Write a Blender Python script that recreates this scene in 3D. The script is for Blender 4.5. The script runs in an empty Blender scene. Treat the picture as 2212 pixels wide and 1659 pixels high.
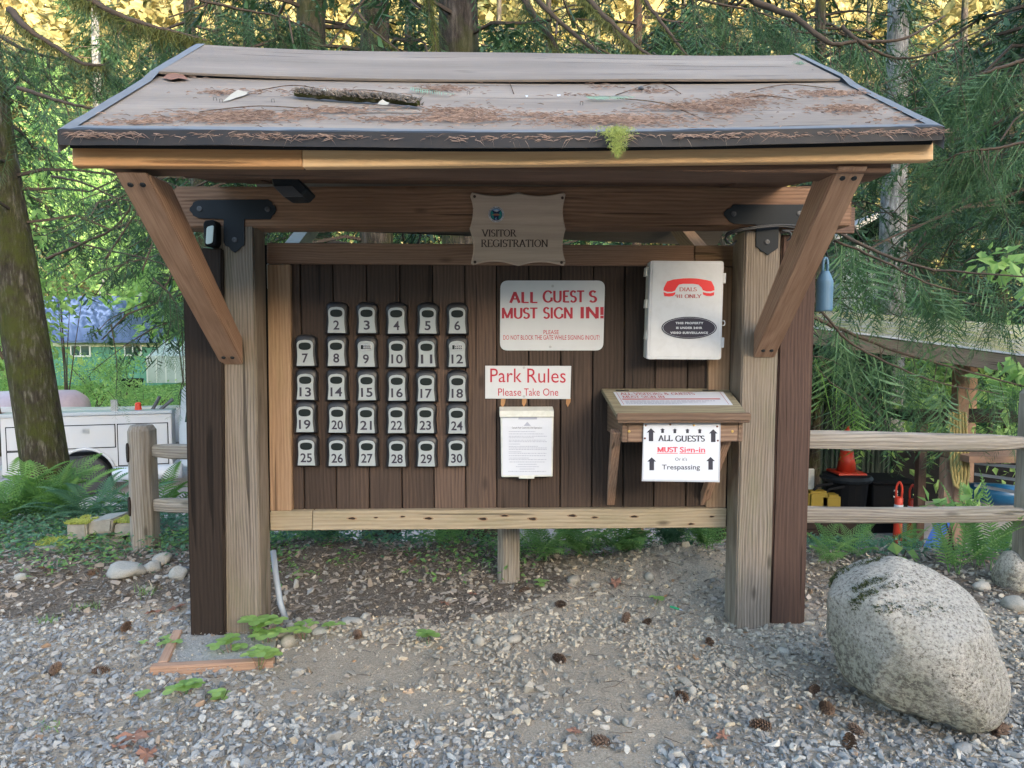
import bpy, bmesh, math, random
import numpy as np
from mathutils import Vector, Matrix, Quaternion
R = math.radians
random.seed(7); rng = np.random.default_rng(7)
S = bpy.context.scene; COL = S.collection
# ------------------------------------------------------------------ camera, sky, sun, exposure
F = 1534.0; EYE = 1.19; PIT = R(3.6)
cam = bpy.data.cameras.new('camera'); camo = bpy.data.objects.new('camera', cam); COL.objects.link(camo)
cam.sensor_width = 36; cam.lens = F/2212*36; cam.clip_end = 2000; cam.clip_start = .05
camo.location = (0, 0, EYE); camo.rotation_euler = (R(90)-PIT, 0, 0); S.camera = camo
SUN_EL, SUN_AZ = R(11), R(150)      # azimuth clockwise from +Y: behind the camera, to the right
w = bpy.data.worlds.new('World'); S.world = w; w.use_nodes = True
nt = w.node_tree; bg = nt.nodes['Background']
sky = nt.nodes.new('ShaderNodeTexSky'); sky.sky_type = 'NISHITA'; sky.sun_disc = False
sky.sun_elevation = SUN_EL; sky.sun_rotation = SUN_AZ; sky.air_density = 1.0; sky.dust_density = 1.8; sky.ozone_density = 1.1
nt.links.new(sky.outputs[0], bg.inputs[0]); bg.inputs[1].default_value = .15
sl = bpy.data.lights.new('sun', 'SUN'); sl.energy = 2.6; sl.angle = R(.6); sl.color = (1, .90, .74)
so = bpy.data.objects.new('sun', sl); COL.objects.link(so)
sd = Vector((math.sin(SUN_AZ)*math.cos(SUN_EL), math.cos(SUN_AZ)*math.cos(SUN_EL), math.sin(SUN_EL)))
so.rotation_euler = sd.to_track_quat('Z', 'Y').to_euler(); so.location = sd*60
S.view_settings.view_transform = 'Standard'; S.view_settings.look = 'None'
S.view_settings.exposure = 3.0; S.view_settings.gamma = 1; S.view_settings.use_curve_mapping = False
S.render.engine = 'CYCLES'; S.cycles.use_denoising = True; S.cycles.denoising_prefilter = 'NONE'; S.cycles.max_bounces = 6
S.cycles.transparent_max_bounces = 6; S.cycles.sample_clamp_indirect = 6

# ------------------------------------------------------------------ geometry of the view
FW = Vector((0, math.cos(PIT), -math.sin(PIT))); UP = Vector((0, math.sin(PIT), math.cos(PIT)))
def ray(u, v): return FW + Vector((1, 0, 0))*((u-1106)/F) + UP*((829.5-v)/F)
CO = Vector((0, 0, EYE))
def W(u, v, d):
    r = ray(u, v); return CO + r*(d/r.y)
def G(u, v, z=0.):
    r = ray(u, v); return CO + r*((z-EYE)/r.z)
KO = Vector((-.04, 2.86, 0)); KY = R(2.0); KR = Matrix.Rotation(KY, 3, 'Z'); KI = KR.inverted()
def KP(u, v, yl):           # point of the notice board's own frame at depth yl behind the post fronts
    o = KI @ (CO-KO); r = KI @ ray(u, v); p = o + r*((yl-o.y)/r.y); return p
def KX(u, yl, v=840): return KP(u, v, yl).x
# ------------------------------------------------------------------ node helpers
def N(nt, typ, _p=None, **ins):
    n = nt.nodes.new('ShaderNode'+typ)
    for k, v in (_p or {}).items(): setattr(n, k, v)
    for k, v in ins.items():
        k2 = k.replace('_', ' ')
        s = n.inputs[int(k[1:])] if k[0] == 'i' and k[1:].isdigit() else n.inputs[k2]
        if isinstance(v, bpy.types.NodeSocket): nt.links.new(v, s)
        else: s.default_value = v
    return n
def ramp(nt, fac, stops):
    n = nt.nodes.new('ShaderNodeValToRGB'); nt.links.new(fac, n.inputs[0]); e = n.color_ramp.elements
    while len(e) < len(stops): e.new(.5)
    for q, (p, c) in zip(e, stops):
        q.position = p; q.color = (*c, 1) if len(c) == 3 else c
    return n.outputs[0]
def gr(x): return (x, x, x)
def mixc(nt, fac, a, b, mode='MIX'):
    n = nt.nodes.new('ShaderNodeMix'); n.data_type = 'RGBA'; n.blend_type = mode
    for s, v in ((n.inputs[0], fac), (n.inputs[6], a), (n.inputs[7], b)):
        if isinstance(v, bpy.types.NodeSocket): nt.links.new(v, s)
        elif isinstance(v, (int, float)): s.default_value = v
        else: s.default_value = (*v, 1)
    return n.outputs[2]
def mth(nt, op, a, b=0., clamp=False):
    n = N(nt, 'Math', {'operation': op, 'use_clamp': clamp}, i0=a, i1=b); return n.outputs[0]
def newmat(name):
    m = bpy.data.materials.new(name); m.use_nodes = True; nt = m.node_tree
    return m, nt, nt.nodes['Principled BSDF']
def setp(nt, b, **k):
    for kk, v in k.items():
        s = b.inputs[kk.replace('_', ' ')]
        if isinstance(v, bpy.types.NodeSocket): nt.links.new(v, s)
        else: s.default_value = (*v, 1) if isinstance(v, tuple) and len(v) == 3 and s.type == 'RGBA' else v
def bump(nt, b, h, st=.4, dist=.004):
    n = N(nt, 'Bump', None, Strength=st, Distance=dist, Height=h); nt.links.new(n.outputs[0], b.inputs['Normal'])
def attr(nt, name): return nt_attr(nt, name)
def nt_attr(nt, name):
    n = nt.nodes.new('ShaderNodeAttribute'); n.attribute_name = name; return n
def mapp(nt, vec, sc, loc=(0, 0, 0)):
    n = N(nt, 'Mapping', None, Vector=vec, Scale=sc, Location=loc); return n.outputs[0]

def wood(name, light, dark, spec=.25, rough=.8, knots=.5, st=.5, stain=None, ring=9., green=0.):
    """sawn timber: long grain with cathedral rings, knots and stains, in the board's own grain coordinates"""
    m, nt, b = newmat(name)
    g = nt_attr(nt, 'g').outputs['Vector']; oi = nt.nodes.new('ShaderNodeObjectInfo')
    wob = N(nt, 'TexNoise', None, Vector=mapp(nt, g, (1.6, 7, 7)), Scale=1., Detail=3.).outputs[0]
    sep = N(nt, 'SeparateXYZ', None, Vector=g)
    rr = mth(nt, 'MULTIPLY_ADD', sep.outputs[1], ring*7); nt.nodes[-1].inputs[2].default_value = 0
    rr = mth(nt, 'ADD', rr, mth(nt, 'MULTIPLY', wob, ring*.42))
    rings = mth(nt, 'PINGPONG', rr, .5)
    rings = mth(nt, 'MULTIPLY', rings, 2.)
    fine = N(nt, 'TexNoise', None, Vector=mapp(nt, g, (3.5, 130, 130)), Scale=1., Detail=4., Roughness=.7).outputs[0]
    fine2 = N(nt, 'TexNoise', None, Vector=mapp(nt, g, (7., 260, 260), (2, 7, 1)), Scale=1., Detail=3., Roughness=.8).outputs[0]
    f = mth(nt, 'ADD', mth(nt, 'MULTIPLY', rings, .34), mth(nt, 'ADD', mth(nt, 'MULTIPLY', fine, 1.0), mth(nt, 'MULTIPLY', fine2, .7)))
    f = mth(nt, 'SUBTRACT', f, .50)
    c = ramp(nt, f, [(.1, dark), (.85, light)])
    big = N(nt, 'TexNoise', None, Vector=mapp(nt, g, (1.3, 5, 5), (3, 1, 2)), Scale=1., Detail=4.).outputs[0]
    c = mixc(nt, ramp(nt, big, [(.35, gr(.0)), (.7, gr(.5))]), c, stain or tuple(x*.55 for x in dark))
    # knots
    vo = N(nt, 'TexVoronoi', None, Vector=mapp(nt, g, (3.2, 9, 9)), Scale=1., Randomness=1.)
    kf = ramp(nt, vo.outputs[0], [(.05, gr(1)), (.13, gr(0))])
    c = mixc(nt, mth(nt, 'MULTIPLY', kf, knots), c, tuple(x*.3 for x in dark))
    # checks: thin dark splits along the grain
    ck = N(nt, 'TexNoise', None, Vector=mapp(nt, g, (1.1, 42, 42), (9, 4, 7)), Scale=1., Detail=1.).outputs[0]
    cf = ramp(nt, ck, [(.69, gr(0)), (.72, gr(1))])
    c = mixc(nt, mth(nt, 'MULTIPLY', cf, .65), c, tuple(x*.25 for x in dark))
    if green:
        gn = N(nt, 'TexNoise', None, Vector=mapp(nt, g, (2.3, 9, 9), (5, 5, 5)), Scale=1., Detail=6., Roughness=.7).outputs[0]
        c = mixc(nt, mth(nt, 'MULTIPLY', ramp(nt, gn, [(.5, gr(0)), (.75, gr(1))]), green), c, (.085, .1, .03))
    t = nt_attr(nt, 'tint').outputs['Fac']      # board's own shade
    hs = N(nt, 'HueSaturation', None, Color=c, Value=mth(nt, 'ADD', mth(nt, 'ADD', t, .88), mth(nt, 'MULTIPLY', oi.outputs['Random'], .24)))
    setp(nt, b, Base_Color=hs.outputs[0], Roughness=rough, Specular_IOR_Level=spec)
    bump(nt, b, mth(nt, 'SUBTRACT', mth(nt, 'ADD', fine, mth(nt, 'MULTIPLY', rings, .35)), mth(nt, 'MULTIPLY', cf, 1.2)), st, .0035)
    return m
def plain(name, col, rough=.5, metal=0., spec=.5, dirt=.25, dscale=9., dcol=None, bumpst=0., emit=None):
    """painted or plastic surface with faint blotches of dirt"""
    m, nt, b = newmat(name)
    tc = nt.nodes.new('ShaderNodeTexCoord').outputs['Object']
    n = N(nt, 'TexNoise', None, Vector=tc, Scale=dscale, Detail=6., Roughness=.65).outputs[0]
    c = mixc(nt, mth(nt, 'MULTIPLY', ramp(nt, n, [(.42, gr(0)), (.8, gr(1))]), dirt), col, dcol or tuple(x*.45 for x in col))
    setp(nt, b, Base_Color=c, Roughness=rough, Metallic=metal, Specular_IOR_Level=spec)
    if bumpst: bump(nt, b, n, bumpst, .01)
    return m
def leafmat(name, lo, hi, trans=.3, rough=.55):
    m, nt, b = newmat(name)
    t = nt_attr(nt, 'tint').outputs['Fac']
    tc = nt.nodes.new('ShaderNodeTexCoord').outputs['Object']
    n = N(nt, 'TexNoise', None, Vector=tc, Scale=1.1, Detail=3.).outputs[0]
    f = mth(nt, 'ADD', mth(nt, 'MULTIPLY', t, .75), mth(nt, 'MULTIPLY', mth(nt, 'SUBTRACT', n, .35), .8), True)
    c = ramp(nt, f, [(0, lo), (1, hi)])
    setp(nt, b, Base_Color=c, Roughness=rough, Specular_IOR_Level=.35)
    tr = N(nt, 'BsdfTranslucent', None, Color=mixc(nt, .4, c, (.25, .45, .05), 'ADD') if False else c)
    mx = N(nt, 'MixShader', None, i0=trans, i1=b.outputs[0], i2=tr.outputs[0])
    nt.links.new(mx.outputs[0], nt.nodes['Material Output'].inputs[0])
    return m
def barkmat(name, a, b_, moss=None, mossamt=.5, scale=1.):
    m, nt, b = newmat(name)
    tc = nt.nodes.new('ShaderNodeTexCoord').outputs['Object']
    v = mapp(nt, tc, (14*scale, 14*scale, 2.6*scale))
    n = N(nt, 'TexNoise', None, Vector=v, Scale=1., Detail=7., Roughness=.65).outputs[0]
    vo = N(nt, 'TexVoronoi', {'feature': 'DISTANCE_TO_EDGE'}, Vector=mapp(nt, tc, (22*scale, 22*scale, 5*scale)), Scale=1.).outputs[0]
    n0 = N(nt, 'TexNoise', None, Vector=mapp(nt, tc, (38*scale, 38*scale, 9*scale)), Scale=1., Detail=6., Roughness=.7).outputs[0]
    f = mth(nt, 'ADD', mth(nt, 'MULTIPLY', n, .55), mth(nt, 'ADD', mth(nt, 'MULTIPLY', n0, .4), mth(nt, 'MULTIPLY', vo, .22)))
    c = ramp(nt, f, [(.36, tuple(x*.3 for x in a)), (.52, a), (.68, b_)])
    if moss:
        n2 = N(nt, 'TexNoise', None, Vector=tc, Scale=3.2, Detail=8., Roughness=.7).outputs[0]
        c = mixc(nt, mth(nt, 'MULTIPLY', ramp(nt, n2, [(.44, gr(0)), (.6, gr(1))]), mossamt), c, moss)
    setp(nt, b, Base_Color=c, Roughness=.9, Specular_IOR_Level=.15)
    bump(nt, b, f, 1., .05)
    return m

# ------------------------------------------------------------------ materials
MT = {}
MT['post'] = wood('weathered_post_wood', (.245, .205, .168), (.058, .045, .035), knots=.6, st=.8, stain=(.20, .155, .11), ring=12, green=.3)
MT['dark_post'] = wood('dark_brown_post_wood', (.036, .026, .021), (.012, .009, .0075), knots=.3, stain=(.03, .02, .015), spec=.15)
MT['red_post'] = wood('red_brown_post_wood', (.115, .068, .052), (.045, .027, .022), knots=.3, stain=(.05, .03, .022))
MT['brace'] = wood('cedar_brace_wood', (.47, .305, .215), (.235, .14, .095), knots=.45, stain=(.21, .11, .065), ring=14)
MT['beam'] = wood('brown_beam_wood', (.37, .22, .14), (.14, .075, .046), knots=.7, stain=(.08, .04, .025), green=.15)
MT['fascia'] = wood('fresh_cedar_wood', (.62, .43, .25), (.46, .285, .15), knots=.8, stain=(.46, .27, .13), st=.25, ring=4)
MT['fascia_old'] = wood('aged_cedar_wood', (.54, .31, .15), (.36, .18, .08), knots=.8, stain=(.28, .13, .055), st=.25, ring=4)
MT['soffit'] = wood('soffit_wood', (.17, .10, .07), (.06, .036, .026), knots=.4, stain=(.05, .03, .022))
MT['plank'] = wood('stained_plank_wood', (.098, .062, .045), (.028, .018, .014), knots=.5, stain=(.026, .02, .017), spec=.25, rough=.65)
MT['trim'] = wood('trim_wood', (.36, .24, .15), (.19, .115, .07), knots=.5, stain=(.17, .10, .06), green=.25)
MT['rail_low'] = wood('pale_rail_wood', (.40, .33, .235), (.22, .165, .105), knots=.8, stain=(.25, .2, .13), green=.35)
MT['desk'] = wood('desk_wood', (.22, .145, .10), (.085, .05, .036), knots=.4, stain=(.07, .045, .033), green=.2)
MT['desk_top'] = wood('weathered_desk_top', (.32, .28, .19), (.14, .11, .07), knots=.2, stain=(.2, .17, .11), green=.3, ring=16)
MT['fence'] = wood('silvered_fence_wood', (.40, .355, .305), (.12, .10, .078), knots=.6, st=1., stain=(.17, .14, .11), ring=10, green=.25)
MT['ply'] = wood('weathered_plywood', (.285, .24, .205), (.165, .135, .112), knots=.3, st=1., stain=(.135, .11, .095), ring=1.2)
MT['white'] = plain('white_painted_metal', (.54, .555, .58), .35, dirt=.12)
MT['offwhite'] = plain('off_white_plastic', (.62, .62, .58), .45, dirt=.5, dscale=30, dcol=(.35, .35, .28))
MT['boxwhite'] = plain('grey_white_plastic', (.54, .55, .575), .5, dirt=.35, dscale=34, dcol=(.38, .38, .38))
MT['paper'] = plain('paper', (.56, .58, .64), .6, dirt=.05)
MT['black'] = plain('black_rubber', (.006, .0065, .008), .7, spec=.15, dirt=.2)
MT['boxblack'] = plain('black_moulded_plastic', (.014, .015, .019), .42, dirt=.3, dcol=(.03, .03, .03))
MT['iron'] = plain('black_powder_coat', (.016, .020, .025), .6, spec=.2, dirt=.2, dscale=20)
MT['grey'] = plain('dark_grey_metal', (.055, .058, .068), .45, dirt=.3)
MT['flash'] = plain('dark_metal_flashing', (.018, .018, .021), .6, metal=0., spec=.25, dirt=.5, dcol=(.05, .038, .032), dscale=14)
MT['flash_top'] = plain('grey_metal_flashing', (.15, .155, .165), .6, metal=.0, spec=.3, dirt=.35, dscale=14)
MT['face'] = plain('silver_grey_paint', (.31, .34, .35), .45, dirt=.12)
MT['shut'] = plain('dark_green_rubber', (.008, .013, .013), .55, spec=.2, dirt=.1)
MT['num'] = plain('navy_black_print', (.016, .012, .028), .6, dirt=.0)
MT['red'] = plain('dark_red_print', (.42, .012, .035), .5, dirt=.05)
MT['redph'] = plain('bright_red_print', (.66, .012, .018), .45, dirt=.03)
MT['pinkred'] = plain('red_ink', (.62, .06, .09), .6, dirt=.0)
MT['brownred'] = plain('brown_red_ink', (.36, .05, .05), .6, dirt=.0)
MT['ink'] = plain('black_ink', (.02, .02, .035), .6, dirt=0)
MT['greyink'] = plain('grey_ink', (.33, .35, .44), .6, dirt=0)
MT['sbrown'] = wood('routed_sign_board', (.52, .42, .34), (.38, .30, .24), knots=.1, st=.15, stain=(.31, .235, .18), ring=3, green=.15)
MT['letter'] = plain('dark_brown_letter', (.05, .028, .022), .7, dirt=.1)
MT['steel'] = plain('galvanised_steel', (.42, .43, .44), .35, metal=.7, dirt=.3)
MT['rust'] = plain('rusty_tack', (.13, .05, .035), .6, dirt=.4)
MT['brass'] = plain('brass_screw', (.55, .38, .12), .35, metal=.8, dirt=.2)
MT['teal'] = plain('teal_print', (.0, .19, .19), .5, dirt=0); MT['navy'] = plain('navy_print', (.004, .02, .07), .5, dirt=0)
MT['skyb'] = plain('pale_blue_print', (.16, .3, .5), .5, dirt=0); MT['tan'] = plain('tan_print', (.25, .19, .10), .5, dirt=0)
MT['lens'] = plain('frosted_lens', (.45, .52, .5), .3, dirt=.1)
MT['bluecan'] = plain('blue_grey_rubber', (.075, .16, .25), .5, dirt=.2)
MT['orange'] = plain('orange_red_plastic', (.50, .035, .012), .5, dirt=.2)
MT['conc'] = plain('mossy_concrete', (.27, .255, .22), .9, dirt=.7, dscale=16, dcol=(.12, .11, .09), bumpst=.6)
MT['moss'] = plain('yellow_green_moss', (.20, .22, .03), .95, dirt=.8, dscale=40, dcol=(.07, .09, .015), bumpst=1., spec=.1)
MT['pave'] = plain('rough_concrete', (.30, .295, .275), .95, dirt=.9, dscale=90, bumpst=.8)
MT['bark'] = barkmat('cedar_bark', (.06, .048, .04), (.17, .14, .118), (.07, .08, .022), .5)
MT['bark_red'] = barkmat('reddish_bark', (.14, .085, .06), (.24, .16, .12), (.10, .11, .03), .2, 1.3)
MT['bark_moss'] = barkmat('mossy_bark', (.06, .05, .036), (.22, .20, .165), (.06, .066, .016), .95, 1.6)
MT['bark_pale'] = barkmat('pale_bark', (.25, .24, .24), (.48, .47, .47), (.15, .15, .09), .3, .9)
MT['twig'] = plain('dark_twig', (.075, .055, .042), .85, dirt=.4, spec=.2)
MT['twigmoss'] = plain('mossy_branch_moss', (.13, .14, .025), .95, dirt=.6, dscale=12, dcol=(.05, .055, .012), spec=.1)
MT['cedar'] = leafmat('cedar_foliage', (.007, .022, .011), (.075, .155, .055), .25)
MT['cedar_near'] = leafmat('near_cedar_foliage', (.014, .042, .020), (.115, .225, .085), .25)
MT['cedar_blue'] = leafmat('bluish_fir_foliage', (.010, .030, .021), (.09, .17, .105), .25)
MT['cedar_bright'] = leafmat('bright_cedar_foliage', (.05, .12, .02), (.14, .28, .05), .4)
MT['leafy'] = leafmat('light_green_leaves', (.12, .26, .06), (.42, .60, .20), .5)
MT['fern'] = leafmat('fern_green', (.03, .09, .022), (.15, .30, .065), .35)
MT['fern_light'] = leafmat('light_fern_green', (.08, .19, .055), (.26, .44, .14), .45)
MT['fern_blue'] = leafmat('bluish_fern_green', (.04, .11, .06), (.13, .26, .15), .35)
MT['gold'] = leafmat('sunlit_gold_leaves', (.045, .065, .02), (.55, .45, .20), .4)  # evening sun and shadow put into the far leaf colours
MT['needle'] = leafmat('dead_needles', (.075, .042, .031), (.36, .25, .20), .1, .8)
MT['litter'] = leafmat('dead_leaf_litter', (.07, .056, .046), (.42, .36, .30), .1, .85)
MT['lichen'] = leafmat('yellow_green_lichen', (.20, .24, .05), (.42, .48, .13), .3)
MT['frondpale'] = leafmat('pale_fallen_frond', (.14, .27, .19), (.26, .40, .28), .2)
MT['cone'] = leafmat('cone_scales', (.04, .024, .017), (.19, .12, .08), .05, .8)
MT['deadleaf'] = plain('dead_maple_leaf', (.23, .12, .085), .8, dirt=.6, dscale=30, dcol=(.1, .05, .035), spec=.2)
MT['paleleaf'] = plain('bleached_leaf', (.40, .37, .31), .7, dirt=.3)
def stonemat(name, pal):
    m, nt, b = newmat(name)
    t = nt_attr(nt, 'tint').outputs['Fac']
    tc = nt.nodes.new('ShaderNodeTexCoord').outputs['Object']
    n = N(nt, 'TexNoise', None, Vector=tc, Scale=160., Detail=4., Roughness=.7).outputs[0]
    c = ramp(nt, t, pal)
    wm = nt_attr(nt, 'warm').outputs['Fac']; c = mixc(nt, wm, c, mixc(nt, 1., c, (1.17, 1.05, .88), 'MULTIPLY'))
    for e in nt.nodes: pass
    hs = N(nt, 'HueSaturation', None, Color=c, Value=mth(nt, 'ADD', mth(nt, 'MULTIPLY', n, .8), .48))
    setp(nt, b, Base_Color=hs.outputs[0], Roughness=.8, Specular_IOR_Level=.3)
    return m
PAL = [(0, (.10, .106, .112)), (.2, (.175, .18, .186)), (.45, (.265, .268, .268)), (.66, (.36, .355, .34)), (.78, (.49, .465, .42)), (.86, (.40, .35, .27)), (.94, (.27, .18, .12)), (1, (.56, .55, .52))]
MT['gravel'] = stonemat('crushed_stone', PAL)
MT['palestone'] = stonemat('pale_stone', [(0, (.29, .26, .21)), (.5, (.38, .35, .30)), (1, (.31, .31, .29))])
def bouldermat():
    m, nt, b = newmat('lichened_granite')
    tc = nt.nodes.new('ShaderNodeTexCoord').outputs['Object']
    n1 = N(nt, 'TexNoise', None, Vector=tc, Scale=5., Detail=8., Roughness=.7).outputs[0]
    n2 = N(nt, 'TexNoise', None, Vector=tc, Scale=95., Detail=6., Roughness=.8).outputs[0]
    n3 = N(nt, 'TexNoise', None, Vector=mapp(nt, tc, (1, 1, 1), (4, 2, 9)), Scale=58., Detail=6., Roughness=.75).outputs[0]
    c = ramp(nt, n2, [(.37, (.10, .085, .065)), (.43, (.42, .37, .31)), (.52, (.66, .60, .52)), (.7, (.80, .75, .67))])
    sep = N(nt, 'SeparateXYZ', None, Vector=tc)
    # darker algae and lichen on the flank that faces the board and the road, lower half
    lo = mth(nt, 'ADD', mth(nt, 'MULTIPLY', sep.outputs[2], -2.6), mth(nt, 'MULTIPLY', sep.outputs[0], -.9))
    lf = mth(nt, 'ADD', mth(nt, 'ADD', lo, .5), mth(nt, 'MULTIPLY', mth(nt, 'SUBTRACT', n1, .5), 2.2))
    lf = ramp(nt, lf, [(.25, gr(0)), (.8, gr(1))])
    dk = mixc(nt, ramp(nt, n3, [(.46, gr(0)), (.54, gr(1))]), (.11, .10, .075), (.44, .42, .32))
    c = mixc(nt, mth(nt, 'MULTIPLY', lf, .8), c, dk)
    og = ramp(nt, n1, [(.60, gr(0)), (.7, gr(1))])
    c = mixc(nt, mth(nt, 'MULTIPLY', og, .4), c, (.42, .27, .15))
    setp(nt, b, Base_Color=c, Roughness=.9, Specular_IOR_Level=.2)
    bump(nt, b, mth(nt, 'ADD', n2, mth(nt, 'MULTIPLY', n3, 1.2)), 1., .018)
    return m
MT['boulder'] = bouldermat()

# ------------------------------------------------------------------ mesh helpers
OFF = {}; FR = {}
def setprops(o, label=None, cat=None, group=None, kind=None):
    if label: o['label'] = label
    if cat: o['category'] = cat
    if group: o['group'] = group
    if kind: o['kind'] = kind
    return o
def thing(name, label, cat, loc=(0, 0, 0), group=None, frame='K', rz=0):
    o = bpy.data.objects.new(name, None); COL.objects.link(o); o.empty_display_size = .1
    loc = Vector(loc)
    if frame == 'K': o.location = KO + KR @ loc; o.rotation_euler = (0, 0, KY)
    else: o.location = loc; o.rotation_euler = (0, 0, rz)
    OFF[o.name] = loc if frame != 'L' else Vector((0, 0, 0)); FR[o.name] = frame
    return setprops(o, label, cat, group)
def link(name, me, mat, parent=None):
    o = bpy.data.objects.new(name, me); COL.objects.link(o)
    if mat is not None: me.materials.append(mat)
    if parent is not None:
        o.parent = parent; OFF[o.name] = OFF.get(parent.name, Vector()); FR[o.name] = FR.get(parent.name, 'W')
    return o
class MB:
    def __init__(s): s.V = []; s.F = []
    def add(s, V, Fc):
        n = len(s.V); s.V += [Vector(v) for v in V]; s.F += [tuple(i+n for i in f) for f in Fc]; return s
    def box(s, a, b):
        x0, y0, z0 = a; x1, y1, z1 = b
        return s.add([(x0,y0,z0),(x1,y0,z0),(x1,y1,z0),(x0,y1,z0),(x0,y0,z1),(x1,y0,z1),(x1,y1,z1),(x0,y1,z1)],
                     [(3,2,1,0),(4,5,6,7),(0,1,5,4),(1,2,6,5),(2,3,7,6),(3,0,4,7)])
    def hexa(s, p): return s.add(p, [(3,2,1,0),(4,5,6,7),(0,1,5,4),(1,2,6,5),(2,3,7,6),(3,0,4,7)])
    def prism(s, pts, a, b, ax='y'):
        """outline extruded along an axis; pts are the two other coordinates, in xyz order"""
        n = len(pts)
        def mk(p, q):
            return (p[0], q, p[1]) if ax == 'y' else ((q, p[0], p[1]) if ax == 'x' else (p[0], p[1], q))
        V = [mk(p, a) for p in pts]+[mk(p, b) for p in pts]
        return s.add(V, [tuple(range(n)), tuple(range(2*n-1, n-1, -1))]+[(i, i+n, (i+1) % n+n, (i+1) % n) for i in range(n)])
    def pix(s, q, y0, y1):
        """four picture corners taken at the plane y0 of the board's frame, going back to y1"""
        p = [KP(u, v, y0) for u, v in q]
        return s.prism([(a.x, a.z) for a in p], y0, y1)
    def tube(s, pts, rad, n=8, cap=True, jit=0.):
        pts = [Vector(p) for p in pts]; V = []; Fc = []
        if not hasattr(rad, '__len__'): rad = [rad]*len(pts)
        t0 = (pts[1]-pts[0]).normalized(); a = t0.orthogonal().normalized()
        for i, p in enumerate(pts):
            t = (pts[min(i+1, len(pts)-1)]-pts[max(i-1, 0)]).normalized()
            a = (a - t*a.dot(t)).normalized(); b = t.cross(a)
            for k in range(n):
                an = 2*math.pi*k/n; r = rad[i]*(1+jit*(random.random()-.5))
                V.append(p+(a*math.cos(an)+b*math.sin(an))*r)
        for i in range(len(pts)-1):
            for k in range(n):
                k2 = (k+1) % n; Fc.append((i*n+k, i*n+k2, (i+1)*n+k2, (i+1)*n+k))
        if cap: Fc += [tuple(range(n-1, -1, -1)), tuple((len(pts)-1)*n+k for k in range(n))]
        return s.add(V, Fc)
    def lathe(s, c, prof, n=16, ax='z'):
        V = []; Fc = []; c = Vector(c)
        for r, h in prof:
            for k in range(n):
                a = 2*math.pi*k/n; x, y = r*math.cos(a), r*math.sin(a)
                V.append(c+Vector({'z': (x, y, h), 'y': (x, h, y), 'x': (h, x, y)}[ax]))
        for i in range(len(prof)-1):
            for k in range(n): Fc.append((i*n+k, i*n+(k+1) % n, (i+1)*n+(k+1) % n, (i+1)*n+k))
        Fc += [tuple(range(n-1, -1, -1)), tuple((len(prof)-1)*n+k for k in range(n))]
        return s.add(V, Fc)
    def build(s, name, mat, parent=None, bevel=0., smooth=False, L=None, tint=0., off=None, jit=0., seg=1, normals=True, cuts=0):
        o_ = off if off is not None else (OFF.get(parent.name, Vector()) if parent is not None else Vector())
        bm = bmesh.new(); vs = [bm.verts.new(v-o_) for v in s.V]
        for f in s.F:
            try: bm.faces.new([vs[i] for i in f])
            except ValueError: pass
        if normals: bmesh.ops.recalc_face_normals(bm, faces=bm.faces)
        if cuts and L is not None:
            Lv = Vector(L); es = [e for e in bm.edges if abs((e.verts[0].co-e.verts[1].co).normalized().dot(Lv)) > .8]
            bmesh.ops.subdivide_edges(bm, edges=es, cuts=cuts, use_grid_fill=True)
        if bevel:
            es = [e for e in bm.edges if len(e.link_faces) == 2 and e.calc_face_angle(0) > .5]
            bmesh.ops.bevel(bm, geom=es, offset=bevel, segments=seg, affect='EDGES', clamp_overlap=True)
        if jit:
            for v in bm.verts: v.co += Vector((random.gauss(0, jit), random.gauss(0, jit), random.gauss(0, jit)))
        me = bpy.data.meshes.new(name); bm.to_mesh(me); bm.free()
        if L is not None:
            Lv = Vector(L).normalized(); Wv = Lv.cross(Vector((0, 1, 0)) if abs(Lv.y) < .7 else Vector((1, 0, 0))).normalized(); Tv = Lv.cross(Wv)
            ro = [random.uniform(0, 20) for _ in range(3)]
            a = me.attributes.new('g', 'FLOAT_VECTOR', 'POINT')
            arr = np.empty(len(me.vertices)*3, np.float32); me.vertices.foreach_get('co', arr); arr = arr.reshape(-1, 3)
            M_ = np.array([Lv, Wv, Tv]).T
            a.data.foreach_set('vector', (arr @ M_ + np.array(ro)).astype(np.float32).ravel())
        a = me.attributes.new('tint', 'FLOAT', 'POINT'); a.data.foreach_set('value', np.full(len(me.vertices), tint, np.float32))
        if smooth: me.polygons.foreach_set('use_smooth', [True]*len(me.polygons))
        return link(name, me, mat, parent)
def npmesh(name, V, Fc, mat, tint=None, parent=None, smooth=False):
    """big mesh from arrays: V (n,3), Fc (m,k)"""
    me = bpy.data.meshes.new(name); V = np.asarray(V, np.float32); Fc = np.asarray(Fc, np.int32); m, k = Fc.shape
    if parent is not None: V = V - np.array(OFF.get(parent.name, Vector()), np.float32)
    me.vertices.add(len(V)); me.vertices.foreach_set('co', V.ravel())
    me.loops.add(m*k); me.loops.foreach_set('vertex_index', Fc.ravel())
    me.polygons.add(m); me.polygons.foreach_set('loop_start', np.arange(0, m*k, k, dtype=np.int32))
    try: me.polygons.foreach_set('loop_total', np.full(m, k, np.int32))
    except Exception: pass
    me.polygons.foreach_set('use_smooth', np.full(m, smooth))
    if tint is not None:
        a = me.attributes.new('tint', 'FLOAT', 'POINT'); a.data.foreach_set('value', np.asarray(tint, np.float32))
    me.update(calc_edges=True)
    return link(name, me, mat, parent)
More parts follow.
